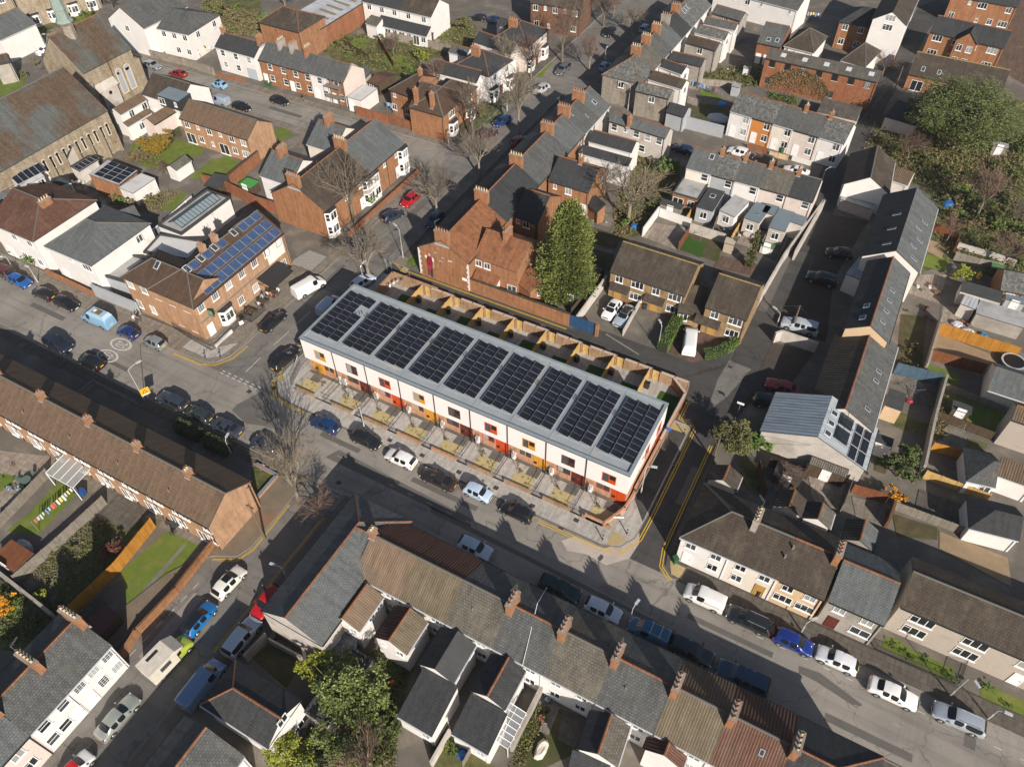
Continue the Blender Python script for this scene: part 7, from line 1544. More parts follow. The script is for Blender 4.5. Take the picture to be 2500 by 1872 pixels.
for i,(l,t,b,tp_,w,sd) in enumerate((('bare tree in the wild gardens, beside the blue tarpaulin','J',(1700,500),(1800,200),5,8),('thin bare tree in the wild gardens near the tall grey roof','J',(1500,900),(1560,640),4,10),('bare tree in the wild gardens above the sheds','J',(2100,760),(2140,480),6,3),('bare tree between the white semis','C',(1090,700),(1080,330),7,9),('bare tree shading the brick corner house','C',(250,860),(220,520),6,8),('bare tree at the foot of the brown brick houses','C',(1500,330),(1480,0),7,6),('bare tree on the far side of the upper street','C',(1830,160),(1850,-160),8,7),('small bare tree in the long gardens','B',(1700,520),(1720,300),5,10),('bare tree in the yards behind the pale terrace','X',(1500,330),(1520,150),4,9),('bare tree in the rough plot by the big evergreen','E',(1150,1450),(1160,1180),6,8))): bt(l,t,b,tp_,w,sd,twig=(TWIG,TWIGR,TWIGP)[i%3],rot=i)
p=P('H',1400,1360); conifer('huge dense green conifer beside the brick rear wings',p,16.0,9.9,'conifer',44000,power=.40,ls=.27)
p=P('I',1205,1105); conifer('slim upright golden-green cypress in the small paved yard',p,hz('I',(1205,1105),(1270,790)),1.9,'olive',3200,seed=8,power=.42,ls=.22)
p=P('E',1560,1340); leafy('very large spreading evergreen tree at the right',p,13,21,'oak',64000,.027,31,.12,lobes=44); 
leafy('left arm of the dark evergreens by the big tree',P('E',1230,1170),7,7,'oak',3000,.09,32,.1); 
p=P('S',1130,950); leafy('glossy laurel tree in the garden below the pantiled wings',p,7.5,8.6,'laurel',17000,.052,33,.08,lobes=22)
leafy('bright yellow-green conifer-like bush beside the glossy laurel',P('S',800,700),5,4.6,'yellow',5200,.075,34,.05)
leafy('yellow-green flowering bush at the bottom edge',P('S',600,1640),5,6.5,'yellow',6500,.06,35,.05); leafy('darker green bush at the bottom edge by the laurel',P('S',950,1600),5,6.5,'laurel',6500,.06,36,.05)
leafy('dark dense shrub tree between the laurel and the mono-pitch roof',P('S',1480,1200),4,5.5,'dgreen',2600,.1,37,.05)
leafy('ivy-green street-corner tree at the lane bend',P('L',1030,1480),6.5,6.0,'olive',9000,.06,38,.15); leafy('lower fresh green bush beside the lane bend tree',P('L',1270,1440),3.4,5.0,'green',2400,.1,39,.05)
leafy('golden-brown rounded tree in the garden below the church',P('A',1440,1400),4.6,7.0,'autumn',8000,.06,40,.12,lobes=20); leafy('olive-brown shrubbery left of the golden rounded tree',P('A',1290,1450),3,6.5,'brown',2600,.1,41,.05)
leafy('dark green tree left of the laundry house',P('K',1060,1520),5,5.5,'dgreen',3600,.09,42,.1); leafy('bright golden flowering shrub in the right-hand gardens',P('Z',900,300),3,2.6,'gold',1200,.14,43,.05)
leafy('grey-green tree beside the white terrace at the top left',P('A',1960,230),7,6,'olive',3600,.09,44,.12); leafy('evergreen behind the top left houses',P('B',80,60),6,5,'dgreen',2600,.1,45,.1)
leafy('tree with ivy on the brick hall corner',P('B',600,330),6.5,4.2,'green',3000,.09,46,.05); leafy('brown ivy on the right of the brick hall',P('B',980,340),4.5,3.2,'brown',1500,.11,47,.05)
leafy('green shrub beside the gap in the bay-house gardens',P('G',1490,740),2.2,3.4,'green',1400,.14,48,.02); leafy('yellow-white flowering bush by the brick corner house',P('C',650,1060),3,3.6,'olive',1400,.13,49,.05)
leafy('blossoming pale bush in the upper gardens',P('C',480,260),3,5.5,'olive',2000,.12,50,.05); leafy('yellow-green bush left of the white outhouses',P('C',110,560),3.6,3.4,'yellow',1300,.12,51,.05)
leafy('dark evergreen mass on the right of the big tree',P('E',2120,1380),5,6,'dgreen',3000,.1,52,.05); leafy('green bush beside the conifer at the row end garden',P('I',470,300),4.4,4.5,'green',2400,.1,53,.05)
hedge('clipped green hedge between the two driveways',PP('L',[(430,560),(590,270)],.6),1.5,1.7,LF['green'],55); hedge('curved clipped hedge at the lane corner',PP('L',[(800,620),(930,600),(1040,540),(1110,470)],.4),1.1,1.3,LF['green'],60)
hedge('dark clipped hedge, left of the two before the long terrace',PP('M',[(1600,1070),(1800,1160)],.6),1.5,1.6,LF['dgreen'],45); hedge('dark clipped hedge, right of the two before the long terrace',PP('M',[(1850,1200),(2050,1290)],.6),1.5,1.6,LF['dgreen'],45)
def inpoly(p,q):
    c=False; n=len(q)
    for i in range(n):
        a,b=q[i],q[(i+1)%n]
        if (a[1]>p[1])!=(b[1]>p[1]) and p[0]<(b[0]-a[0])*(p[1]-a[1])/(b[1]-a[1])+a[0]: c=not c
    return c
def scatter(where,t,poly,n,kinds,s0=.8,s1=2.2,hh=.8):
    xs_=[p[0] for p in poly]; ys_=[p[1] for p in poly]; k=0; gk='shrubs in '+where; cw=dict(dgreen='dark green',brown='brown dormant',olive='olive green',green='fresh green',red='dark red',yellow='yellow-green',laurel='glossy green',gold='golden',autumn='bronze',oak='dull green')
    while k<n:
        x=random.uniform(min(xs_),max(xs_)); y=random.uniform(min(ys_),max(ys_))
        if not inpoly((x,y),poly): continue
        k+=1; s=random.uniform(s0,s1); kd=random.choice(kinds); o=shrub(None,P(t,x,y),s,s*hh*random.uniform(.7,1.1),kd,n=420 if s>1.2 else 240,group=gk+', '+cw[kd]); o['label']='%s shrub in %s'%(cw[kd],where); 
    return
scatter('the wild gardens right of the evergreen','J',[(1400,420),(1900,180),(2208,330),(2208,1150),(1900,1000),(1600,900),(1450,700)],55,['dgreen','brown','olive','green','brown'],1.2,3.6)
scatter('the rough plot below the big evergreen','E',[(850,1250),(1300,1250),(1400,1500),(2000,1500),(2208,1656),(1300,1600),(950,1400)],34,['brown','dgreen','olive'],1.2,3.4)
scatter('the long gardens behind the far terrace','B',[(1020,420),(1250,320),(1850,330),(1950,560),(1880,680),(1500,620),(1450,540),(1100,480)],30,['green','olive','dgreen','brown'],1.0,3.4)
scatter('the gardens beyond the white garage house','B',[(60,60),(440,120),(470,330),(240,330)],10,['green','brown','olive'],1.5,3.6)
scatter('the garden below the pyramid-roofed white house','F',[(880,230),(1120,300),(1600,260),(1500,400),(1130,420),(960,340)],15,['olive','brown','green'],.9,2.8)
scatter('the scrubby long garden left of the orange fence','O',[(250,1080),(430,900),(700,720),(900,650),(980,900),(700,1200),(500,1230)],17,['brown','olive','green'],.6,1.9,.6)
scatter('the shaded garden beside the laurel','S',[(900,1250),(1400,1050),(1650,1150),(1600,1600),(1100,1646)],11,['dgreen','laurel','brown'],1.0,2.6)
scatter('the plots behind the rear wings','D',[(880,620),(1100,620),(1330,700),(1290,780),(1040,780),(800,700)],10,['dgreen','brown','green'],.9,2.4)
scatter('the bare-tree garden beside the coloured extensions','I',[(0,650),(200,150),(520,160),(580,300),(400,600),(100,850)],17,['olive','brown','dgreen','green'],1.0,3.0)
scatter('the front gardens of the tree-lined street','C',[(820,850),(1000,780),(1100,700),(1060,650),(780,820),(660,960),(480,1200),(640,1120)],10,['dgreen','green','brown'],.7,1.8)
scatter('the yard by the tall white-gabled house','J',[(1160,1480),(1350,1380),(1400,1656),(1150,1656)],5,['red'],.9,1.7); scatter('the narrow yard by the blue fence','K',[(1130,370),(1280,350),(1270,580),(1140,560)],5,['red','red','olive'],.9,1.7)
scatter('the cluttered yard below the bottom terrace','V',[(1050,1000),(1180,950),(1130,1300),(1000,1500),(900,1646),(850,1500)],9,['green','yellow','dgreen'],.4,1.1); scatter('the small yard at the bottom edge','V',[(100,1450),(300,1350),(250,1646),(50,1646)],4,['green','yellow'],.5,1.4)
scatter('the verge of the pebbledashed flats','W',[(480,230),(870,400),(850,460),(600,340),(480,270)],7,['green'],.8,1.5,.5); scatter('the right verge of the pebbledashed flats','W',[(1030,480),(1271,600),(1271,670),(1030,560)],4,['green'],.8,1.5,.5)
scatter('the shed gardens near the right edge','K',[(1380,1050),(1480,850),(1500,1150),(1380,1250)],5,['olive','brown'],.8,2.2); scatter('the terrace gardens at the left edge','O',[(0,120),(120,140),(200,330),(60,420)],4,['green','olive'],.4,1.0)
scatter('the village gardens around the church','A',[(620,120),(850,90),(820,190),(640,220)],5,['green','dgreen'],1.5,3.0); scatter('the corner behind the church','A',[(100,760),(380,640),(390,560),(230,640)],5,['brown','olive'],1,2.4)
leafy('yellow-green bushy shrub by the right-hand sheds',P('J',1600,1210),2.6,4,'yellow',1500,.13,54,.03); leafy('yellow flowering bush in the bottom-left garden',P('Q',30,250),2.4,4,'gold',900,.14,55,.03); leafy('yellow shrub by the garden wall at the lower left',P('O',400,1340),1.8,2.6,'yellow',700,.14,56,.03)
leafy('bronze and red shrub beside the orange fence',P('O',1020,920),2.4,3.2,'red',1100,.13,57,.03); leafy('fresh green climbing bush at the white corner house',P('F',310,930),3,2.6,'green',900,.13,58,.03); leafy('topiary yellow-green tree in the back garden',P('F',930,210),3.2,3,'yellow',1100,.12,59,.08)

def under(t,poly,n,kind,s=.22,h=.5):
    xs_=[p[0] for p in poly]; ys_=[p[1] for p in poly]; b=MB(); k=0
    while k<n:
        x=random.uniform(min(xs_),max(xs_)); y=random.uniform(min(ys_),max(ys_))
        if not inpoly((x,y),poly): continue
        p=P(t,x,y); hh=h*random.random()**2
        for j in range(7): leaf(b,p+V(random.gauss(0,.22),random.gauss(0,.22),.05+hh*random.random()),s*random.uniform(.6,1.3))
        k+=7
    o=b.build('undergrowth',LF[kind],uv=False); o['kind']='stuff'
for a in (('J',[(960,100),(2208,60),(2208,1250),(1560,1060),(1400,1000),(1450,600),(1300,350),(1050,300)],4500,'brown',.26,.9),('J',[(1300,300),(2208,100),(2208,1250),(1600,1000),(1450,600)],5500,'dgreen',.26,1.2),('E',[(850,1150),(1250,1150),(2208,1300),(2208,1656),(900,1656),(700,1560)],6000,'brown',.3,1.0),('E',[(900,1200),(2208,1300),(2208,1656),(1000,1600)],5000,'olive',.3,1.0),('B',[(1050,330),(1900,320),(1950,700),(1480,620),(1100,440)],3200,'olive',.3,.9),('B',[(60,60),(480,120),(480,330),(100,320)],2600,'brown',.32,1),('O',[(250,1100),(430,900),(850,600),(1000,640),(1000,1080),(600,1400),(450,1250)],5000,'olive',.16,.35),('I',[(0,600),(160,120),(540,180),(580,330),(300,750),(0,880)],4500,'brown',.25,.8),('D',[(900,620),(1330,600),(1290,780),(1050,790),(780,700)],2600,'olive',.28,.7),('D',[(1380,850),(1640,880),(1640,950),(1400,900)],900,'dgreen',.25,1),('R',[(720,1180),(1300,1080),(1650,1200),(1500,1640),(900,1640)],4000,'dgreen',.2,.5),('F',[(900,250),(1120,310),(1650,230),(1500,420),(1130,430),(950,340)],2800,'brown',.2,.6),('V',[(1100,1000),(1230,960),(1150,1250),(1000,1640),(880,1640)],1500,'olive',.14,.4),('C',[(60,260),(600,230),(600,420),(120,580)],3000,'olive',.3,.8),('C',[(820,850),(1060,680),(1000,850),(680,1160),(480,1220)],2200,'dgreen',.24,.6),('A',[(1180,1330),(1400,1330),(1500,1500),(1250,1480)],1500,'olive',.2,.5),('K',[(1380,880),(1500,820),(1480,1180),(1380,1200)],1200,'brown',.22,.8),('S',[(900,1230),(1400,1000),(1650,1180),(1600,1640),(1000,1640)],3500,'olive',.2,.8),('m',[(1440,150),(1500,100),(1560,200),(1500,200)],200,'green',.15,.5),('Q',[(0,30),(400,60),(560,330),(300,600),(0,500)],2500,'dgreen',.2,.5)): under(*a)
# ================= street furniture and garden things
LH=mat('lamp_head',(.62,.64,.65),.35,.3); LG=mat('lamp_lens',(.5,.52,.52),.2)
def lamp(label,t,base,top,arm=1.2,head=None):
    p=P(t,*base); h=hz(t,base,top,2,12); d=Vector((1,0,0)) if head is None else Vector((head[0],head[1],0)).normalized()
    o=thing('street_lamp',label,'street lamp',p,0,'street lamps'); M=WM[o]
    MB().tube((0,0,0),(0,0,1.2),.09,.09,8).tube((0,0,1.2),(0,0,h),.05,.035,8).build('post',LH,o,M,uv=False)
    b=MB(); q=Vector((0,0,h)); 
    for i in range(4): q2=Vector((0,0,h))+d*(arm*(i+1)/4)+Vector((0,0,.35*math.sin((i+1)/4*PI/2))); b.tube(q,q2,.035,n=5); q=q2
    b.build('arm',LH,o,M,uv=False); a=math.atan2(d.y,d.x); Mh=M@Matrix.Translation(q)@RZ(a); MB().box(-.1,-.13,-.06,.6,.13,.07).build('lamp_head',LH,o,Mh); MB().box(.05,-.1,-.09,.55,.1,-.062).build('lens',LG,o,Mh)
    return o
lamp('grey street lamp beside the yellow flood warning sign','M',(1300,835),(1150,565),1.3,(.3,1)); lamp('street lamp in front of the second new front garden','N',(1255,365),(1195,165),.9,(0,-1))
lamp('white street lamp against the mural house gable','H',(437,1290),(425,1085),.7,(-1,-.2)); lamp('street lamp by the dark brick wall at the right end of the new terrace','n',(1525,1305),(1595,1075),.6,(1,.3))
lamp('street lamp at the hedge and driveway corner','L',(388,560),(430,360),.5,(-.5,.5)); lamp('curved white lamp in the shaded lane by the pickup','L',(1460,340),(1490,260),.9,(-1,.5)); lamp('street lamp behind the new terrace, left side','m',(1065,360),(1040,190),.5,(0,1))
lamp('street lamp between the junction and mural house','G',(1783,1215),(1770,960),.9,(-1,.4)); lamp('street lamp outside the grey rendered house','Y',(1790,360),(1850,290),.6,(.5,.6)); lamp('street lamp in the shade outside the bottom terrace','U',(1785,1200),(1815,1050),.5,(.2,1))
lamp('curved lamp over the silver estate at the right','W',(850,550),(990,470),.5,(.6,-.6)); lamp('second lamp right of the silver estate','W',(1065,680),(1130,640),.5,(1,0)); lamp('lamp at the end of the coloured extension row','J',(395,330),(420,265),.8,(.7,.7))
lamp('white lamp on the lower side street corner','R',(550,400),(500,345),.8,(-1,-.2)); lamp('street lamp by the stone corner house','C',(1960,990),(1985,775),.7,(-1,0)); lamp('lamp outside the dark grey yard wall','D',(530,1140),(545,1060),.3,(0,1))
lamp('lamp beside the hedge before the long terrace','N',(50,570),(5,465),.4,(-.3,1)); lamp('lamp at the upper bend of the tree-lined street','C',(1755,540),(1765,450),.5,(0,1)); lamp('lamp near the church railings','A',(410,400),(375,320),.5,(1,.3)); lamp('lamp by the painted yard wall at the left','F',(135,965),(65,840),.5,(-.5,-.5))
lamp('lamp outside the pub front wall','F',(345,1070),(260,950),.3,(-1,0)); lamp('lamp near the brick corner wall of the tree-lined street','C',(352,1310),(345,1200),.3,(0,1)); lamp('lamp in the middle of the white semis','C',(876,1000),(875,770),.3,(0,1))
POLEW=mnoise('pole_wood',(.20,.15,.10),(.14,.11,.08),8)
def pole(label,t,base,top):
    p=P(t,*base); h=hz(t,base,top,3,14); o=thing('utility_pole',label,'utility pole',p,0,'wooden utility poles'); MB().tube((0,0,0),(0,0,h),.14,.09,8).build('pole',POLEW,o,WM[o],uv=False); b=MB().box(-.5,-.04,h-.5,.5,.04,h-.4).tube((0,0,h-.9),(.35,0,h-.6),.02,n=4); b.build('crossarm',METD,o,WM[o])
    return p+V(0,0,h)
pa=pole('wooden utility pole beside the pickup','L',(1590,385),(1675,170)); pb=pole('leaning wooden pole beside the lane bend tree','L',(885,1560),(960,1340)); pc=pole('wooden utility pole by the red car at the corner building','R',(400,600),(320,475)); pd=pole('long wooden pole along the dark lane beside the colourful row','E',(1020,870),(1125,600)); pe=pole('wooden pole below the tall brick house gable at the lower left','N',(360,1350),(280,1000))
def sign(label,t,base,h,w,hh,m,txt=None,tm=None,rz=0,post=1):
    p=P(t,*base); o=thing('sign',label,'sign',p,rz); b=MB()
    if post==1: b.tube((0,0,0),(0,0,h+hh),.035,n=6)
    else: b.tube((-w/2+.08,.05,0),(-w/2+.08,.05,h+hh),.03,n=6).tube((w/2-.08,.05,0),(w/2-.08,.05,h+hh),.03,n=6)
    b.build('post',MET,o,WM[o],uv=False); MB().box(-w/2,-.06,h,w/2,-.035,h+hh).build('plate',m,o,WM[o])
    if txt: me,_=words(txt,0,0,0,hh*.62,tm); place(me,'lettering',o,WM[o]@T3(0,-.068,h+hh*.5)@Matrix.Rotation(PI/2,4,'X'))
    return o
YS=mat('sign_yellow',(.75,.38,.02),.5); BS=mat('sign_blue',(.02,.14,.45),.4); WS=mat('sign_white',(.78,.78,.78),.4); BT=mat('sign_black',(.01,.01,.01),.5)
o=sign('yellow temporary warning sign with black triangle by the grey street lamp','M',(1355,855),1.6,1.15,1.2,YS,rz=1.15)
MB().poly([(-.36,-.07,1.95),(.36,-.07,1.95),(0,-.07,2.6)]).build('triangle',BT,o,WM[o]); MB().poly([(-.24,-.075,2.02),(.24,-.075,2.02),(0,-.075,2.46)]).build('triangle_field',YS,o,WM[o]); MB().box(-.4,-.07,1.66,.4,-.062,1.82).build('text_panel',WS,o,WM[o])
sign('blue information sign on a post beside the lane wall','n',(1755,820),1.9,.6,.5,BS); sign('pale blue sign on a white post at the shaded yard corner','L',(1105,1140),1.9,.9,.35,WS)
sign('white junction sign on the corner pavement by the pub railing','M',(2200,230),1.7,.6,.6,WS,rz=1.1); sign('back of a road sign on the yellow-lined corner','m',(1275,240),2.0,.5,.8,MET); sign('pale road sign beside the dark one on the corner','m',(1312,225),1.3,.35,.5,MATS['galvanised_metal'])
sign('street name plate on the corner wall of the new terrace','n',(1310,1545),.55,1.5,.3,WS,'Beauchamp Street',mat('name_ink',(.02,.03,.06),.5),rz=.42,post=2)
sign('street name plate before the left end of the new terrace','m',(465,1060),.5,1.6,.28,WS,'Green Street',mat('name_ink',(.02,.03,.06),.5),rz=-1.1,post=2)
def bollard(label,t,base):
    p=P(t,*base,.12); o=thing('bollard',label,'bollard',p,0,'black bollards on the corners'); MB().tube((0,0,0),(0,0,.85),.075,.06,8).tube((0,0,.85),(0,0,.98),.09,.075,8).build('bollard_body',METD,o,WM[o],uv=False); MB().tube((0,0,.66),(0,0,.72),.078,n=8).build('band',WS,o,WM[o],uv=False)
for l,t,b in (('left bollard of the pair on the corner by the pale patched road','U',(1550,430)),('right bollard of the pair on the corner by the pale patched road','U',(1768,378)),('bollard on the left corner of the new terrace pavement','m',(248,1240)),('left bollard outside the pub corner','M',(1845,455)),('right bollard outside the pub corner','M',(1980,445)),('bollard on the buff paving by the lane jog','n',(1912,770)),('bollard on the kerb beside the dark tarmac path','n',(1808,1075))): bollard(l,t,b)
o=thing('traffic_cone','orange and white traffic cone by the planter railings','cone',P('N',355,705)); MB().box(-.25,-.25,0,.25,.25,.05).tube((0,0,.05),(0,0,.45),.19,.12,10).tube((0,0,.6),(0,0,.8),.08,.04,10).build('cone_body',mat('cone_orange',(.75,.10,.02),.5),o,WM[o]); MB().tube((0,0,.45),(0,0,.6),.12,.08,10).build('reflective_band',WS,o,WM[o])
railing('black railing round the pub corner basement',PP('M',[(1560,185),(1740,300),(1900,390),(1960,360),(2208,110)],.12),1.1); gwall('low white wall on the pub corner',PP('M',[(1945,370),(2090,230)]),.7,.25,'white')
railing('railing along the front of the pebbledashed flats',PP('W',[(400,240),(430,290),(890,490),(940,350)]),1.0,METD); railing('white-topped railing before the shaded terrace gardens',PP('M',[(735,790),(860,695),(1240,880)]),.9,MATS['galvanised_metal'])
gwall('low walled planter by the junction, brick and grey rail',PP('N',[(290,690),(470,790),(280,1005)]),.5,.3,'tanbrick',cap=MATS['galvanised_metal']); sheet('planter_ground',PP('N',[(250,700),(450,790),(280,980),(230,880)]),G_['scrub'],.12)
fence('tall bright orange close-boarded fence across the left gardens',[P('O',1400,690),P('O',1080,1085),P('O',650,1500)],2.0,WOODO)
fence('grey concrete panel fence in the left gardens, nearer',[P('O',960,480),P('O',560,850),P('O',170,1190)],1.7,WOODG); fence('grey concrete panel fence in the left gardens, farther',[P('O',450,230),P('O',0,700)],1.6,WOODG)
gwall('long orange brick wall with timber rail along the lower side street',[P('O',1960,820),P('O',1600,1280),P('O',1250,1656),P('Q',1120,680)],1.3,.25,'brick',post=5)
railing('timber trellis rail above the long orange brick wall',[P('O',1950,800,1.2),P('O',1590,1265,1.2),P('O',1240,1645,1.2)],.5,WOODO,step=.5)
gwall('pale wall top between the lower-left gardens',[P('O',0,1110),P('O',520,1520)],1.6,.3,'cement'); gwall('concrete slab wall below the corner building',[P('R',390,960),P('R',200,1160)],1.6,.2,'cement'); gwall('low wall from the corner building into the yard',[P('R',410,990),P('R',700,1150)],1.2,.2,'cement')
fence('bright orange fence in the right-hand gardens',[P('K',1420,240),P('K',2120,460)],2.1,WOODO); fence('rust-red fence in the right-hand gardens',[P('K',1345,470),P('K',1830,600)],1.9,WOODR); fence('blue-painted fence behind the long grey roof',[P('K',1030,600),P('K',1430,700)],2.2,mbrick('blue_fence_boards',(.09,.15,.22),(.075,.13,.19),(.03,.05,.08),.12,3,.014,off=0))
gwall('grey block wall between the right-hand gardens',[P('K',1440,130),P('K',1300,590)],1.9,.25,'cement'); gwall('dark wall beside the blue fence',[P('K',1470,690),P('K',1370,1040),P('K',1270,1500)],1.9,.3,'cement'); fence('orange fence lower in the right-hand gardens',[P('K',1360,1290),P('K',1690,1380)],1.7,WOODO); fence('yellow new fence near the right edge',[P('Z',1215,70),P('Z',1830,300)],1.6,WOODY)
fence('rust brown fence beside the orange flowering shrub',[P('Z',510,210),P('Z',860,310)],1.7,WOODR); fence('grey trellis fence below the hipped annexe',[P('Z',910,370),P('Z',1640,640)],1.5,WOODG); gwall('long brick wall before the rear wings',[P('Z',900,380),P('Z',840,560)],1.8,.3,'brownbrick')
gwall('stone garden wall across the far gardens',PP('B',[(1640,360),(1930,410),(2208,480)]),1.7,.35,'stone'); gwall('rubble wall before the white top-left houses',PP('A',[(1365,520),(1700,600),(1930,680)]),1.7,.35,'stone'); gwall('low red brick front wall in the far street',PP('B',[(110,690),(370,745)]),.8,.25,'redbrick'); gwall('red brick yard wall by the far street corner',PP('B',[(1365,1040),(1650,1120)]),2.0,.3,'redbrick')
gwall('brick and stone boundary wall left of the brick corner house',PP('B',[(1650,1090),(2140,1270)]),1.6,.3,'redbrick'); gwall('crumbling wall behind the colourful row',PP('D',[(740,760),(1080,790)]),1.3,.4,'stone'); gwall('low white front wall of the colourful row',PP('D',[(1590,1440),(1760,1490)]),.9,.2,'white'); gwall('buff pillared wall before the peach house',PP('D',[(1390,1400),(1550,1440)]),.9,.2,'peach',post=1.5); gwall('brick front wall before the orange house',PP('D',[(1190,1330),(1370,1385)]),.9,.2,'redbrick')
gwall('pale wall beside the driveway of the white convertible',[P('H',1760,1270),P('H',1480,1656)],1.8,.25,'pale'); fence('brown fence between green-roofed shed and driveway',[P('H',1740,1200),P('H',1450,1560)],1.8,WOODB); gwall('thin block wall between the driveways',[P('L',240,140),P('L',75,440)],1.2,.2,'palecement')
fence('red-brown fence beside the small bright lawn',[P('I',660,830),P('I',570,960)],1.8,WOODR); gwall('grey block wall behind the small bright lawn',[P('I',670,800),P('I',990,900)],1.8,.2,'palecement'); gwall('white-capped wall round the paved yard with laundry',[P('I',390,650),P('I',250,840)],1.8,.2,'white'); gwall('white yard wall at the back of the paved yard',[P('I',400,655),P('I',680,755)],1.6,.2,'white')
for i,(t,a,b) in enumerate((('I',(700,620),(640,720)),('I',(925,680),(870,830)),('I',(1160,700),(1040,890)),('I',(1390,800),(1310,940)))): fence('low yard fence between the coloured extensions, %s from the left'%['first','second','third','fourth'][i],[P(t,*a),P(t,*b)],1.5,WOODG if i%2 else WOODY)
def shed(label,t,c,sx_,sy_,h,roof,wall,rz=0,pitch=.5,cat='shed'):
    p=P(t,*c); f=dict(O=V(p.x-sx_/2,p.y-sy_/2),ang=0,L=sx_,hd=sy_/2 if pitch else sy_,ze=h,zr=h+pitch); return house(f,label,0,None,'gable' if pitch else 'flat',W_[wall] if isinstance(wall,str) else wall,roof,ov=.08,ridge=None,gutter=False,name='shed' if cat=='shed' else cat.replace(' ','_'),cat=cat,win='fgd' if sx_>1.6 else '')
shed('green felt-roofed shed by the conifer','H',(1465,1420),2.6,2.2,2.0,mnoise('green_felt',(.10,.24,.09),(.08,.2,.08),1),WOODB,pitch=0); shed('beige metal garden shed in the small paved yard','I',(1025,960),1.5,1.7,1.8,mat('beige_roof',(.33,.28,.22),.6),mat('beige_wall',(.42,.36,.28),.6)); shed('green-topped store behind the white wall','I',(1360,980),2.0,1.3,1.5,MATS['green_felt'],'pale',pitch=0)
shed('large green garden store behind the brick bay houses','G',(420,620),2.6,2.4,1.8,mat('bright_green_roof',(.07,.30,.06),.6),WOODB,pitch=0); shed('timber-decked hut with a covered boat on it','O',(180,1010),3.6,2.6,1.7,WOODR,WOODG,pitch=0); shed('dark red-roofed store in the shaded lower garden','O',(960,1610),2.2,3.2,1.9,mat('dull_red_roof',(.10,.03,.03),.7),WOODB,pitch=0)
shed('black shed with flat roof in the narrow yard below the church','A',(1050,1330),2.2,1.2,1.8,'flatdark',WOODB,pitch=0); shed('dark pergola shed beside the top white houses','B',(2000,390),2.6,1.8,2.2,'maroont',WOODB,pitch=0); shed('dark shed row behind the yellow-flowered hedge','K',(60,1560),3.0,2.0,1.8,'flatdark',WOODB,pitch=0)
shed('brown-roofed lean shed behind the metal workshop wall','X',(1880,230),4.2,1.6,2.2,'corr',WOODB,pitch=.4); shed('grey shed at the left of the paved yard','I',(500,640),3.6,1.6,2.1,'flatdark',WOODG,pitch=0); shed('store by the stone garden wall in the plots','D',(1180,680),1.5,1.2,1.8,'flatpale','white',pitch=0) ; shed('grey outbuilding with flat roof by the small blue tarpaulin','D',(1080,850),1.6,1.8,2.0,'flatpale','grey',pitch=0)
# conservatory canopies
t=thing('canopy','clear ribbed plastic canopy on the back of the long terrace','canopy',P('O',640,180)); a=PP('O',[(410,200),(580,25),(820,155),(655,335)],2.5); b=MB(); MB().poly(a).build('canopy_sheet',mat('canopy_plastic',(.42,.43,.42),.25,alpha=.72),t,ID)
for k in range(5):
    u=k/4; b.beam(a[0].lerp(a[3],u)+V(0,0,.02),a[1].lerp(a[2],u)+V(0,0,.02),.06,.05)
b.beam(a[0],a[3],.08,.08).beam(a[1],a[2],.08,.08)
for q in (a[0],a[3]): b.tube((q.x,q.y,0),q,.05,n=6)
b.build('canopy_frame',WHT,t,ID)
t=thing('polythene_shelter','collapsed clear polythene shelter behind the first pantiled wing','shelter',P('S',1050,300)); a=PP('S',[(870,320),(1010,120),(1220,200),(1180,450),(1050,480)],1.9); MB().poly(a).build('polythene',mnoise('polythene',(.20,.23,.28),(.08,.09,.11),2,(.4,.42,.45),1.5,rough=.2,lo3=.6,hi3=.7),t,ID); b=MB()
for i in range(6): b.beam(a[0].lerp(a[4],i/5)+V(0,0,.04),a[1].lerp(a[2],i/5)+V(0,0,.04),.05,.05)
for q in a: b.tube((q.x,q.y,0),q,.04,n=5)
b.build('battens',WOODG,t,ID)
# laundry lines
CL=[mat('cloth_%d'%i,c,.9) for i,c in enumerate([(.75,.75,.76),(.12,.25,.5),(.6,.12,.1),(.75,.6,.2),(.25,.4,.6),(.05,.06,.1),(.6,.6,.62),(.35,.5,.7)])]
def laundry(label,t,a,b,n,z=1.9,za=None):
    p,q=P(t,*a),P(t,*b); d=(q-p); L=d.length; u=d/L; w=Vector((-u.y,u.x,0)); o=thing('washing_line',label,'washing line',p); c=MB()
    for e in (p,q): c.tube((e.x,e.y,0),(e.x,e.y,z+.1),.035,n=5)
    c.tube(p+V(0,0,z),q+V(0,0,z-.05),.012,n=3); c.build('line_and_posts',MET,o,ID,uv=False)
    for i in range(n):
        s=.05+.9*i/n; wd=random.uniform(.35,.7)*L/n*1.1; hh=random.uniform(.4,1.0); x=p+u*(L*s); sw=w*random.uniform(-.25,.25)
        MB().poly([x+V(0,0,z-.03),x+u*wd+V(0,0,z-.03),x+u*wd*.95+sw+V(0,0,z-hh),x+u*wd*.05+sw+V(0,0,z-hh)]).build('hanging_cloth',random.choice(CL),o,ID)
laundry('washing line full of blue and white clothes in the left garden','O',(350,720),(720,390),14); laundry('line of white laundry beside the small blue tarpaulin','D',(650,790),(960,900),11); laundry('washing in the yard of the white top-left houses','A',(1760,470),(1920,500),7); laundry('washing line in the top gardens with orange cloth','D',(1690,180),(1840,200),6); laundry('white washing in the yard of the brick corner house','C',(-200,1000),(-40,1040),5)
laundry('washing over the left end yard behind the new terrace','m',(1290,440),(1480,340),5)
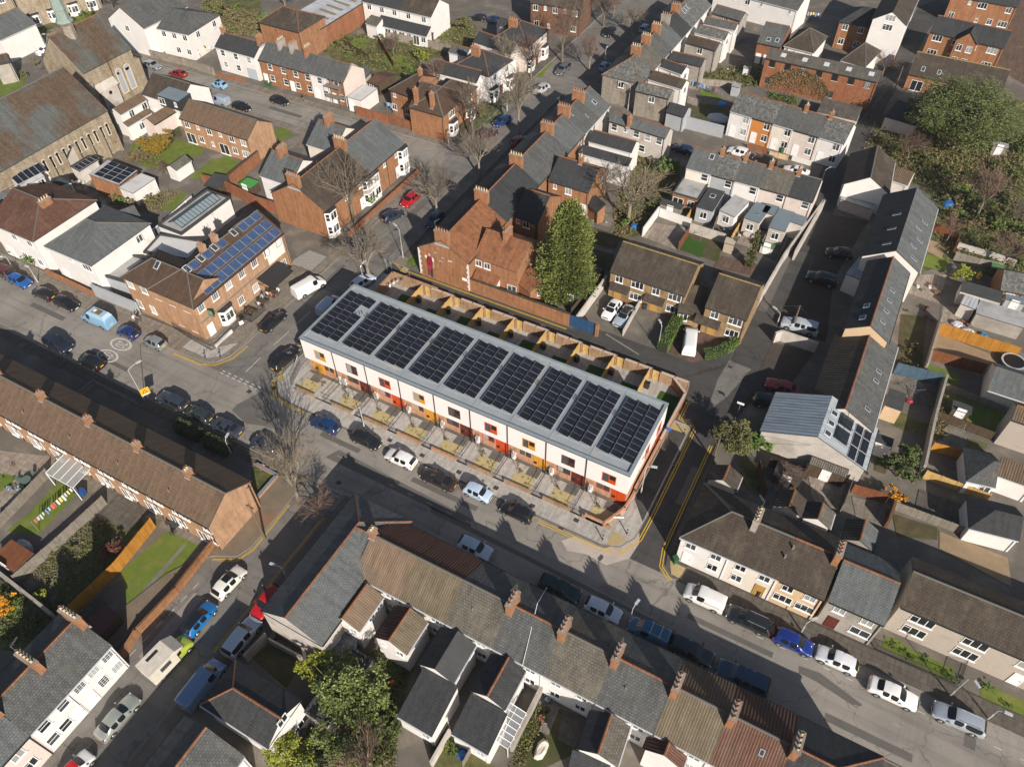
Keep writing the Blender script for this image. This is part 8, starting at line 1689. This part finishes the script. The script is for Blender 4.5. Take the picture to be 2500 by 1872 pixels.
# rotary dryers, tables, play things
def rotary(label,t,b):
    p=P(t,*b); o=thing('rotary_dryer',label,'rotary dryer',p,random.uniform(0,1),'rotary washing lines in gardens'); c=MB().tube((0,0,0),(0,0,1.9),.03,n=5)
    for i in range(4):
        a=PI/2*i; c.tube((0,0,1.2),(math.cos(a)*1.2,math.sin(a)*1.2,1.9),.018,n=4)
        for r in (.5,.85,1.2): c.tube((math.cos(a)*r,math.sin(a)*r,1.2+.58*r),(math.cos(a+PI/2)*r,math.sin(a+PI/2)*r,1.2+.58*r),.008,n=3)
    c.build('dryer_frame',MET,o,WM[o],uv=False)
rotary('folded rotary dryer on the small bright lawn','I',(770,880)); rotary('rotary dryer in the dark garden on the right','K',(1620,1200)); rotary('rotary dryer by the blue fence yard','K',(1190,800))
def table(label,t,b,chairs=4,col=(.05,.06,.06),r=.6,par=False):
    p=P(t,*b); o=thing('garden_table',label,'table',p,0); m=mat('furniture_%02d'%(int(col[0]*90)),col,.5); c=MB().tube((0,0,.7),(0,0,.74),r,r,14).tube((0,0,0),(0,0,.7),.04,n=6).build('table_top',m,o,WM[o],uv=False)
    for i in range(chairs):
        a=2*PI*i/chairs+.3; x=p+Vector((math.cos(a),math.sin(a),0))*(r+.45); k=thing('garden_chair','chair at the %s'%label,'chair',x,a,'chairs at the '+label); K=WM[k]; bb=MB().box(-.22,-.22,.4,.22,.22,.45)
        bb.build('seat',m,k,K); MB().box(.18,-.22,.45,.23,.22,.9).build('backrest',m,k,K)
        for sx_,sy_ in ((-1,-1),(1,-1),(1,1),(-1,1)): MB().box(sx_*.2-.02,sy_*.2-.02,0,sx_*.2+.02,sy_*.2+.02,.4).build('leg',m,k,K)
    if par:
        MB().tube((0,0,.74),(0,0,2.3),.03,n=6).build('pole',m,o,WM[o],uv=False); MB().tube((0,0,1.1),(0,0,2.3),.16,.03,8).build('closed_parasol',WS,o,WM[o],uv=False)
table('round dark table on the terrace end patio','O',(1600,680),4); table('green patio table in the pale left garden','O',(255,290),4,(.10,.16,.14)); table('parasol table beside the mural house','H',(1240,1395),4,(.33,.27,.2),.6,True); table('white table in the yard below the church','F',(715,190),2,(.7,.7,.7),.45); table('pale table by the cypress','I',(1180,850),2,(.55,.5,.46),.6)
for i,(x,y) in enumerate(((-14.5,7.0),(-14.4,9.3),(-14.6,4.6))): 
    o=thing('pub_table','timber pub table outside the brick pub, %s'%['under the awning edge','farthest from the corner','nearest the corner'][i],'table',(x,y,.12)); M=WM[o]; MB().box(-.75,-.4,.7,.75,.4,.76).build('table_top',WOODB,o,M); MB().box(-.75,-.8,.42,.75,-.58,.46).build('bench',WOODB,o,M); MB().box(-.75,.58,.42,.75,.8,.46).build('bench',WOODB,o,M); MB().beam((-.5,-.7,.0),(-.5,.0,.7),.06,.06).beam((-.5,.7,0),(-.5,0,.7),.06,.06).build('leg',WOODB,o,M); MB().beam((.5,-.7,0),(.5,0,.7),.06,.06).beam((.5,.7,0),(.5,0,.7),.06,.06).build('leg',WOODB,o,M)
railing('black railing round the pub terrace',[V(-16.2,3.2,.12),V(-13.3,3.2,.12),V(-13.3,6.2,.12)],1.0)
def tramp(label,t,b,r=1.5):
    p=P(t,*b); o=thing('trampoline',label,'trampoline',p); n=20; c=MB(); d=MB()
    for i in range(n):
        a=2*PI*i/n; e=2*PI*(i+1)/n; f=lambda q,z: (math.cos(q)*z[0],math.sin(q)*z[0],z[1]); c.poly([f(a,(r-.25,.8)),f(a,(r,.8)),f(e,(r,.8)),f(e,(r-.25,.8))]); d.poly([f(a,(0.001,.78)),f(a,(r-.25,.78)),f(e,(r-.25,.78))])
        if i%5==0: c.tube(f(a,(r-.05,0)),f(a,(r-.05,.8)),.03,n=5)
    c.build('rim',mat('trampoline_rim',(.42,.44,.46),.5),o,WM[o]); d.build('mat',BT,o,WM[o])
tramp('round trampoline with grey rim in the sandy right-hand garden','K',(2095,520),1.6)
for l,t,b,s,c in (('bright blue tarpaulin heap in the gardens behind the white wings','D',(965,945),(1.6,1.2,.7),(.02,.25,.62)),('blue covered object in the garden beside the yellow-brick houses','H',(2020,760),(1.5,1.0,.7),(.01,.12,.40)),('blue tarpaulin in the overgrown right-hand gardens','J',(1520,560),(1.9,2.0,.8),(.02,.12,.35)),('silver-white sheeted heap behind the colourful row','D',(930,1070),(4.2,3.2,.7),(.5,.52,.56)),('red toy and bike heap in the blue-fenced yard','K',(1170,850),(1.2,.7,.5),(.22,.02,.03)),('blue plastic tub in the bottom yard','V',(350,1520),(1.2,1.0,.6),(.01,.10,.35)),('pale boat hull cover on the timber-decked hut','O',(235,870),(2.6,1.2,1.0),(.45,.46,.46)),('old bathtub planter in the cluttered yard','V',(1200,1460),(1.1,2.3,.6),(.62,.58,.5)),('grey-white junk pile in the right-hand yard','K',(1690,230),(2.2,1.4,.6),(.5,.5,.52)),('blue paddling pool in the right-hand yard','K',(1840,260),(1.3,1.3,.4),(.03,.18,.32)),('black rain barrel by the second pantiled wing','S',(1500,440),(.8,.8,1.1),(.02,.02,.02)),('red and white toy in the shaded garden','S',(1590,740),(.6,.6,.5),(.5,.08,.04)),('green covered trampoline by the yard sheds','J',(1850,1150),(2.6,1.6,.5),(.05,.09,.03)),('yellow plastic slide in the shed gardens','J',(1800,1200),(.7,1.3,.8),(.65,.35,.02)),('pile of white junk in the yard by the glazed lean-to','J',(1600,1640),(1.8,1.3,.6),(.5,.5,.55))):
    p=P(t,*b); o=thing('garden_heap',l,'garden clutter',p); rs=random.Random(len(l)); c_=MB(); n=9
    ring=[[(math.cos(2*PI*i/n)*s[0]/2*k*rs.uniform(.85,1.1),math.sin(2*PI*i/n)*s[1]/2*k*rs.uniform(.85,1.1),z*rs.uniform(.85,1.1)) for i in range(n)] for k,z in ((1,0),(.95,s[2]*.6),(.6,s[2]))]
    for r0,r1 in zip(ring,ring[1:]):
        for i in range(n): c_.poly([r0[i],r0[(i+1)%n],r1[(i+1)%n],r1[i]])
    c_.poly(ring[-1]); c_.build('cover',mat('heap_%02d%02d%02d'%tuple(int(v*99) for v in c),c,.6),o,WM[o])
# pots and small clutter strewn in the yards
for t,poly,n,w_ in (('V',[(1180,900),(1290,900),(1230,1250),(1130,1200)],10,'the cluttered yard'),('K',[(1600,120),(1760,160),(1780,260),(1600,200)],9,'the junk-strewn right yard'),('I',[(900,760),(1020,780),(980,860),(880,820)],7,'the yard by the whitewashed extension'),('O',[(0,300),(200,250),(330,300),(60,440)],7,'the pale left patio'),('F',[(680,150),(800,150),(820,240),(700,230)],6,'the yard below the solar garage'),('H',[(1160,1330),(1330,1370),(1300,1460),(1120,1400)],8,'the patio beside the mural house'),('J',[(1220,1240),(1480,1300),(1500,1400),(1250,1320)],8,'the patio by the tall white gable'),('H',[(1700,620),(1830,660),(1800,730),(1640,700)],6,'the yard behind the brick rear wing'),('D',[(1000,600),(1100,640),(1080,700),(960,660)],5,'the plots behind the rear wings')):
    k=0
    while k<n:
        x=random.uniform(*sorted((min(p[0] for p in poly),max(p[0] for p in poly)))); y=random.uniform(min(p[1] for p in poly),max(p[1] for p in poly))
        if not inpoly((x,y),poly): continue
        k+=1; p=P(t,x,y); q=thing('plant_pot','plant pot in '+w_,'pot',p,random.random()*3,'pots and tubs in '+w_); r=random.uniform(.15,.32); MB().tube((0,0,0),(0,0,r*1.4),r*.75,r,9,0,False).tube((0,0,r*1.2),(0,0,r*1.22),r*.9,r*.9,9).build('pot',random.choice((POT,WS,BT,CL[4],CL[2],CONC)),q,WM[q],uv=False); place(crown_mesh(random.choice(('green','olive','brown')),24,60,.3,4),'plant',q,WM[q]@T3(0,0,r*1.6)@Matrix.Diagonal((r*1.3,r*1.3,r*1.3,1)))
# drains and covers on the roads
b=MB()
t=[('m',(30,1310)),('m',(258,1285)),('U',(1180,322)),('N',(1480,465)),('N',(1770,600)),('N',(2100,750)),('n',(225,1260)),('n',(550,1420)),('n',(945,1550)),('U',(1320,262)),('N',(1020,840)),('N',(1545,840)),('M',(1780,430)),('G',(1715,960)),('L',(1040,720))]
for i,(tt,xy) in enumerate(t):
    p=P(tt,*xy); o=sheet('drain_cover',[p+V(-.3,-.25),p+V(.3,-.25),p+V(.3,.25),p+V(-.3,.25)],mat('iron_cover',(.05,.045,.04),.7),.15 if tt in 'mNn' and i not in(0,10,11) else .024)
# ---------------- people
SK=mat('skin',(.42,.24,.17),.6)
def person(label,p,rz,cols,pose='stand',group=None):
    """one continuous skinned body: skeleton with a radius at every joint, grown and smoothed"""
    top,leg,hair=[mat('cloth_p%02d%02d%02d'%tuple(int(v*99) for v in c),c,.9) for c in cols]
    J=dict(pel=(0,0,.95),sp=(0,0,1.15),ch=(0,0,1.38),nk=(0,0,1.52),hd=(0,.02,1.66),ht=(0,.02,1.76))
    R=dict(pel=.14,sp=.13,ch=.15,nk=.055,hd=.095,ht=.075); E=[('pel','sp'),('sp','ch'),('ch','nk'),('nk','hd'),('hd','ht')]
    sit=pose=='sit'; dz=-.42 if sit else 0
    for s,sg in (('l',-1),('r',1)):
        st=.22*sg if pose=='walk' else 0
        J[s+'sh']=(sg*.19,0,1.42); J[s+'el']=(sg*.25,.05+(.1 if sit else -st*.4),1.16); J[s+'wr']=(sg*.2,.28 if sit else .12-st*.5,1.05 if sit else .92); J[s+'hn']=(sg*.18,.37 if sit else .15-st*.5,1.04 if sit else .83)
        J[s+'hp']=(sg*.1,0,.9); J[s+'kn']=(sg*.12,.42 if sit else .04+st,.88 if sit else .5); J[s+'an']=(sg*.12,.42 if sit else -.02+st*1.1,.47 if sit else .09); J[s+'to']=(sg*.13,.56 if sit else .14+st*1.1,.44 if sit else .05)
        R.update({s+'sh':.07,s+'el':.045,s+'wr':.033,s+'hn':.035,s+'hp':.10,s+'kn':.06,s+'an':.042,s+'to':.04}); E+=[('ch',s+'sh'),(s+'sh',s+'el'),(s+'el',s+'wr'),(s+'wr',s+'hn'),('pel',s+'hp'),(s+'hp',s+'kn'),(s+'kn',s+'an'),(s+'an',s+'to')]
    k=('per',pose)
    if k not in _vc:
        nm=list(J); me=bpy.data.meshes.new('t'); me.from_pydata([Vector(J[n])+V(0,0,dz) for n in nm],[(nm.index(a),nm.index(b)) for a,b in E],[]); o=bpy.data.objects.new('t',me); COL.objects.link(o); o.modifiers.new('s','SKIN'); 
        for i,n in enumerate(nm): me.skin_vertices[0].data[i].radius=(R[n],R[n]*(.75 if n in('pel','sp','ch') else 1)); 
        me.skin_vertices[0].data[0].use_root=True; sb=o.modifiers.new('u','SUBSURF'); sb.levels=1; ev=o.evaluated_get(bpy.context.evaluated_depsgraph_get()); m2=ev.to_mesh(); vs_=[tuple(v.co) for v in m2.vertices]; fs=[tuple(f.vertices) for f in m2.polygons]; ev.to_mesh_clear(); bpy.data.objects.remove(o); _vc[k]=(vs_,fs)
    vs_,fs=_vc[k]; b=MB(); b.v=list(vs_); b.f=list(fs)
    for f in fs:
        c=sum((Vector(vs_[i]) for i in f),Vector())/len(f); z=c.z-dz; b.m.append(0 if z>1.5 or (abs(c.x)>.15 and z<1.12 and z>.7 and not sit) or (sit and c.y>.3 and z>1.0) else (1 if z>.98 else (2 if z>.1 or sit else 3)))
    o=thing('person',label,'person',p,rz,group); b.build('body',[SK,top,leg,BT],o,WM[o],uv=False,smooth=True)
    h=MB().tube((0,-.01,1.66+dz),(0,-.02,1.79+dz),.108,.075,8).box(-.1,-.12,1.55+dz,.1,-.02,1.72+dz); h.build('hair',hair,o,WM[o],uv=False); return o
C1=[((.7,.7,.72),(.03,.03,.05),(.08,.05,.03)),((.02,.02,.025),(.05,.06,.1),(.02,.015,.01)),((.25,.4,.6),(.02,.02,.02),(.15,.09,.04)),((.5,.1,.1),(.04,.04,.05),(.3,.2,.08)),((.75,.72,.65),(.1,.1,.12),(.04,.03,.02))]
person('person in a white top walking beside the painted wall, left of the pub',P('F',1225,1430,.12),-1.2,C1[0],'walk'); person('person in black walking close beside the one in white',P('F',1255,1410,.12),-1.2,C1[1],'walk')
for i,(x,y,r) in enumerate(((-14.5,6.25,0),(-14.0,7.7,PI),(-15.0,7.7,PI),(-14.1,8.6,0),(-14.8,8.55,0),(-13.9,10.0,PI),(-14.9,4.0,0))):
    person('drinker in a %s top seated at the pub tables, %s'%(['white','black','pale blue','dark red','cream','white','black'][i],['facing the awning','with back to the road','beside the black-clad one','on the near bench','on the middle bench','at the far table','nearest the corner'][i]),(x,y,.12),r,C1[i%5],'sit')
person('person in black standing by a cart in the far street',P('B',890,920),2,C1[1],'stand'); person('person by the laundry yard in the top-left, pale top',P('A',1800,520),1,C1[4],'stand')
o=thing('aerial_mast','tall thin white roof cable across the plain grey slates','cable',P('U',740,1500,6)); a,b_=P('U',1050,860,5.3),P('U',965,1000,8.0); c_=P('U',830,1565,5.4); MB().tube(a,b_,.025,n=4).tube(b_,c_,.025,n=4).build('cable',WHT,o,ID,uv=False)
# big aerials and satellite dishes on walls
def dish(h,s,u,z):
    Ms,W=side(h,s); b=MB(); n=10
    for i in range(n):
        a=2*PI*i/n; c=2*PI*(i+1)/n; b.poly([(0,-.32,0),(math.cos(a)*.3,-.42,math.sin(a)*.3),(math.cos(c)*.3,-.42,math.sin(c)*.3)])
    b.tube((0,0,0),(0,-.32,0),.02,n=4); b.build('satellite_dish',METD,h.o,Ms@T3(W*u,0,z)@RZ(.5))

fence('grey board fence between the wild gardens and the shed gardens',[P('J',1570,1050),P('J',1780,1110),P('J',1980,1150)],1.6,WOODG); gwall('pale stone-topped wall across the wild gardens',PP('J',[(1600,940),(1850,1010),(2120,1100)]),1.0,.3,'palecement'); fence('brown timber fence round the decked yard by the tall house',[P('J',1380,790),P('J',1600,870),P('J',1560,1000)],1.6,WOODR); plot('J',[(1310,960),(1350,870),(1500,900),(1470,1040)],'tan',.02)
shed('grey felt shed in the wild gardens beside the big evergreen','E',(1960,1380),2.4,1.8,1.8,'flatpale',WOODG,pitch=0); shed('low dark shed beside the large garden lawn on the right','K',(1600,980),2.2,1.6,1.8,'flatdark',WOODB,pitch=0); shed('slate-blue store behind the right-hand sheds','J',(2080,1480),2.6,2.0,2.0,'bluegrey','grey',pitch=0); shed('green-roofed playhouse by the shed gardens','J',(1930,1180),1.6,1.4,1.6,MATS['green_felt'],WOODB,pitch=0)
fence('dark fence along the large garden lawn',[P('K',1490,740),P('K',2030,960)],1.2,WOODG); fence('weathered fence below the large garden lawn',[P('K',1400,1000),P('K',1900,1190)],1.5,WOODB); fence('low brown fence in the garden before the white semis',[P('C',430,1200),P('C',700,960)],1.1,WOODB); fence('fence between the long gardens behind the far terrace',[P('B',1250,420),P('B',1480,560)],1.6,WOODB); fence('second fence across the long gardens behind the far terrace',[P('B',1560,380),P('B',1700,620)],1.6,WOODR)
fence('fence between the narrow yards of the bottom terrace',[P('V',600,1200,0),P('V',360,1640,0)],1.6,WOODG); gwall('thick weathered wall beside the cluttered bottom yard',[P('V',1200,840),P('V',880,1480)],1.7,.35,'cement'); gwall('yard wall left of the small bottom yard',[P('V',220,1290),P('V',20,1640)],1.5,.25,'palecement')

for i,(t,pts,m) in enumerate((('K',[(1020,560),(1180,600),(1100,680),(1000,660)],'slabs'),('K',[(1150,700),(1430,720),(1380,900),(1180,860)],'slabsd'),('K',[(1380,1060),(1560,1120),(1520,1250),(1370,1220)],'patio'),('K',[(1700,1180),(1880,1230),(1850,1330),(1690,1290)],'scrub'),('K',[(1050,1350),(1230,1300),(1260,1500),(1080,1560)],'slabs'),('K',[(880,1330),(1000,1360),(960,1500),(860,1470)],'soil'),('X',[(1120,60),(1360,150),(1300,400),(1150,330)],'scrub'),('X',[(1400,180),(1700,260),(1640,420),(1450,380)],'slabs'),('X',[(1740,230),(2080,310),(2000,540),(1780,440)],'patio'),('Z',[(520,250),(880,330),(830,560),(560,460)],'slabs'),('Z',[(920,420),(1360,560),(1360,680),(960,640)],'soil'),('Z',[(1380,590),(2050,850),(2090,1140),(1380,760)],'tan'),('Z',[(1180,180),(1780,380),(1660,560),(1130,400)],'slabsd'),('J',[(1480,1460),(1640,1480),(1620,1650),(1440,1640)],'patio'),('J',[(1700,900),(2100,1050),(1980,1140),(1580,1020)],'soil'),('J',[(1900,560),(2208,620),(2208,760),(1850,700)],'grass'),('J',[(1500,330),(1750,360),(1700,480),(1480,440)],'grass'),('E',[(1450,1500),(1800,1450),(1900,1600),(1500,1620)],'grass'),('E',[(1900,1330),(2100,1330),(2050,1480),(1880,1450)],'patio'),('H',[(1120,1240),(1330,1290),(1290,1380),(1100,1330)],'patio'),('H',[(1650,600),(1850,660),(1800,760),(1620,710)],'slabs'),('H',[(1660,760),(1900,830),(1850,950),(1650,900)],'soil'),('I',[(680,660),(900,720),(860,840),(650,770)],'slabs'),('I',[(930,720),(1160,780),(1060,900),(900,850)],'slabsd'),('I',[(1170,760),(1380,800),(1300,960),(1090,900)],'patio'),('I',[(1370,830),(1540,850),(1440,1060),(1290,980)],'slabsd'),('R',[(430,930),(700,1010),(850,1050),(700,1140)],'slabsd'),('R',[(880,800),(1010,830),(900,1010),(800,960)],'soil'),('R',[(1300,1100),(1450,1010),(1650,1180),(1500,1280)],'soil'),('V',[(480,900),(640,560),(700,620),(560,1000)],'soil'),('V',[(1240,950),(1400,1000),(1280,1300),(1180,1260)],'slabs'),('V',[(1420,1030),(1700,1120),(1560,1450),(1380,1350)],'slabsd'),('F',[(700,120),(830,140),(800,260),(680,230)],'patio'),('F',[(900,300),(1080,330),(1000,420),(880,380)],'slabs'),('F',[(1500,300),(1700,260),(1560,420),(1420,420)],'grass'),('A',[(1080,1180),(1250,1230),(1180,1300),(1040,1260)],'slabs'),('A',[(1450,1130),(1600,1100),(1640,1230),(1500,1260)],'soil'),('B',[(1260,330),(1480,360),(1440,460),(1230,420)],'grass'),('B',[(1620,480),(1850,520),(1820,640),(1600,600)],'grass'),('B',[(1880,330),(2200,370),(2200,440),(1880,400)],'patio'),('C',[(120,250),(330,280),(300,350),(110,330)],'grass'),('C',[(430,460),(620,500),(560,600),(400,560)],'soil'),('D',[(1090,600),(1270,640),(1230,700),(1080,680)],'slabs'),('D',[(660,870),(780,900),(740,960),(650,930)],'patio'),('Q',[(0,60),(200,160),(120,330),(0,280)],'grass'),('O',[(700,1480),(900,1300),(1000,1420),(860,1600)],'slabsd'))): plot(t,pts,m,.02+.0002*i)
for l,t,b,s in (('grey wheelie bin beside the pub extension','F',(1330,640),0),('green wheelie bin outside the brick far terrace','B',(560,775),1),('second green bin outside the brick far terrace','B',(600,790),1),('black bin by the laundry line garden','O',(700,370),0),('blue recycling bin by the canopy','O',(755,395),2),('black wheelie bin by the corner building yard','R',(440,960),0),('green bin by the white corner house','X',(540,1000),1),('black bin against the cream house front','X',(1290,1290),0),('green bin before the peach house wall','D',(1500,1370),1),('black bin behind the cypress yard','I',(1320,900),0),('pair-less grey bin beside the yellow-brick porch','L',(270,195),0),('dark bin by the detached white house gable','S',(640,1300),0)):
    p=P(t,*b); o=thing('wheelie_bin',l,'bin',p,random.random()); m=mat('bin_%d'%s,((.03,.03,.032),(.02,.09,.03),(.02,.08,.25))[s],.5); MB().box(-.27,-.3,.06,.27,.3,1.0).build('bin_body',m,o,WM[o]); MB().box(-.3,-.36,1.002,.3,.32,1.06).build('lid',m,o,WM[o])
# ---- overhead cables from the poles
def cable(label,a,b,sag=.6):
    o=thing('overhead_cable',label,'cable',a); c=MB(); p=a
    for i in range(8):
        u=(i+1)/8; q=a.lerp(b,u)-V(0,0,sag*4*u*(1-u)); c.tube(p,q,.022,n=3,cap=False); p=q
    c.build('cable',METD,o,ID,uv=False)
cable('thin cable from the pickup pole to the peach-gabled house',pa,V(61,34,4.6)); cable('thin cable from the pickup pole to the yellow-brick corner house',pa,V(49.5,36,5.2)); cable('thin cable from the lane bend pole to the pale terrace roof',pb,V(60,3.5,5.5)); cable('thin cable from the lane bend pole to the metal workshop',pb,V(64,16,4.2)); cable('thin cable beside the dark lane to the colourful row',pd,V(52,88,5.0)); cable('thin cable from the dark lane pole to the brick warehouse',pd,V(52,104,5.6))
# ---- whose turn in the picture: look-alikes get their place, counted from the left
_s1='first second third fourth fifth sixth seventh eighth ninth tenth eleventh twelfth thirteenth fourteenth fifteenth sixteenth seventeenth eighteenth nineteenth'.split()
def ordn(i):
    if i<=19: return _s1[i-1]
    t,u=divmod(i,10); return ('twentieth thirtieth fortieth fiftieth'.split()[t-2]) if u==0 else 'twenty thirty forty fifty'.split()[t-2]+'-'+_s1[u-1]
_inv=cam.matrix_world.inverted(); _by={}
for o in COL.objects:
    if 'label' in o: _by.setdefault(o['label'],[]).append(o)
for l,os_ in _by.items():
    if len(os_)<2: continue
    os_.sort(key=lambda o:(lambda v:v.x/-v.z)(_inv@WM[o].translation))
    for i,o in enumerate(os_): o['label']='%s, %s from left'%(l,ordn(i+1))
# ---- thin sunlit haze: far roofs fade a little
hm=bpy.data.materials.new('haze'); hm.use_nodes=True; hn=hm.node_tree; hn.nodes.remove(hn.nodes['Principled BSDF']); pv=hn.nodes.new('ShaderNodeVolumePrincipled'); pv.inputs['Color'].default_value=(.93,.95,1,1); pv.inputs['Density'].default_value=.00018; pv.inputs['Anisotropy'].default_value=.3; hn.links.new(pv.outputs[0],hn.nodes['Material Output'].inputs['Volume'])
hb=MB().box(-930,-730,-1,930,930,84).build('haze',hm,uv=False); hb['kind']='stuff'
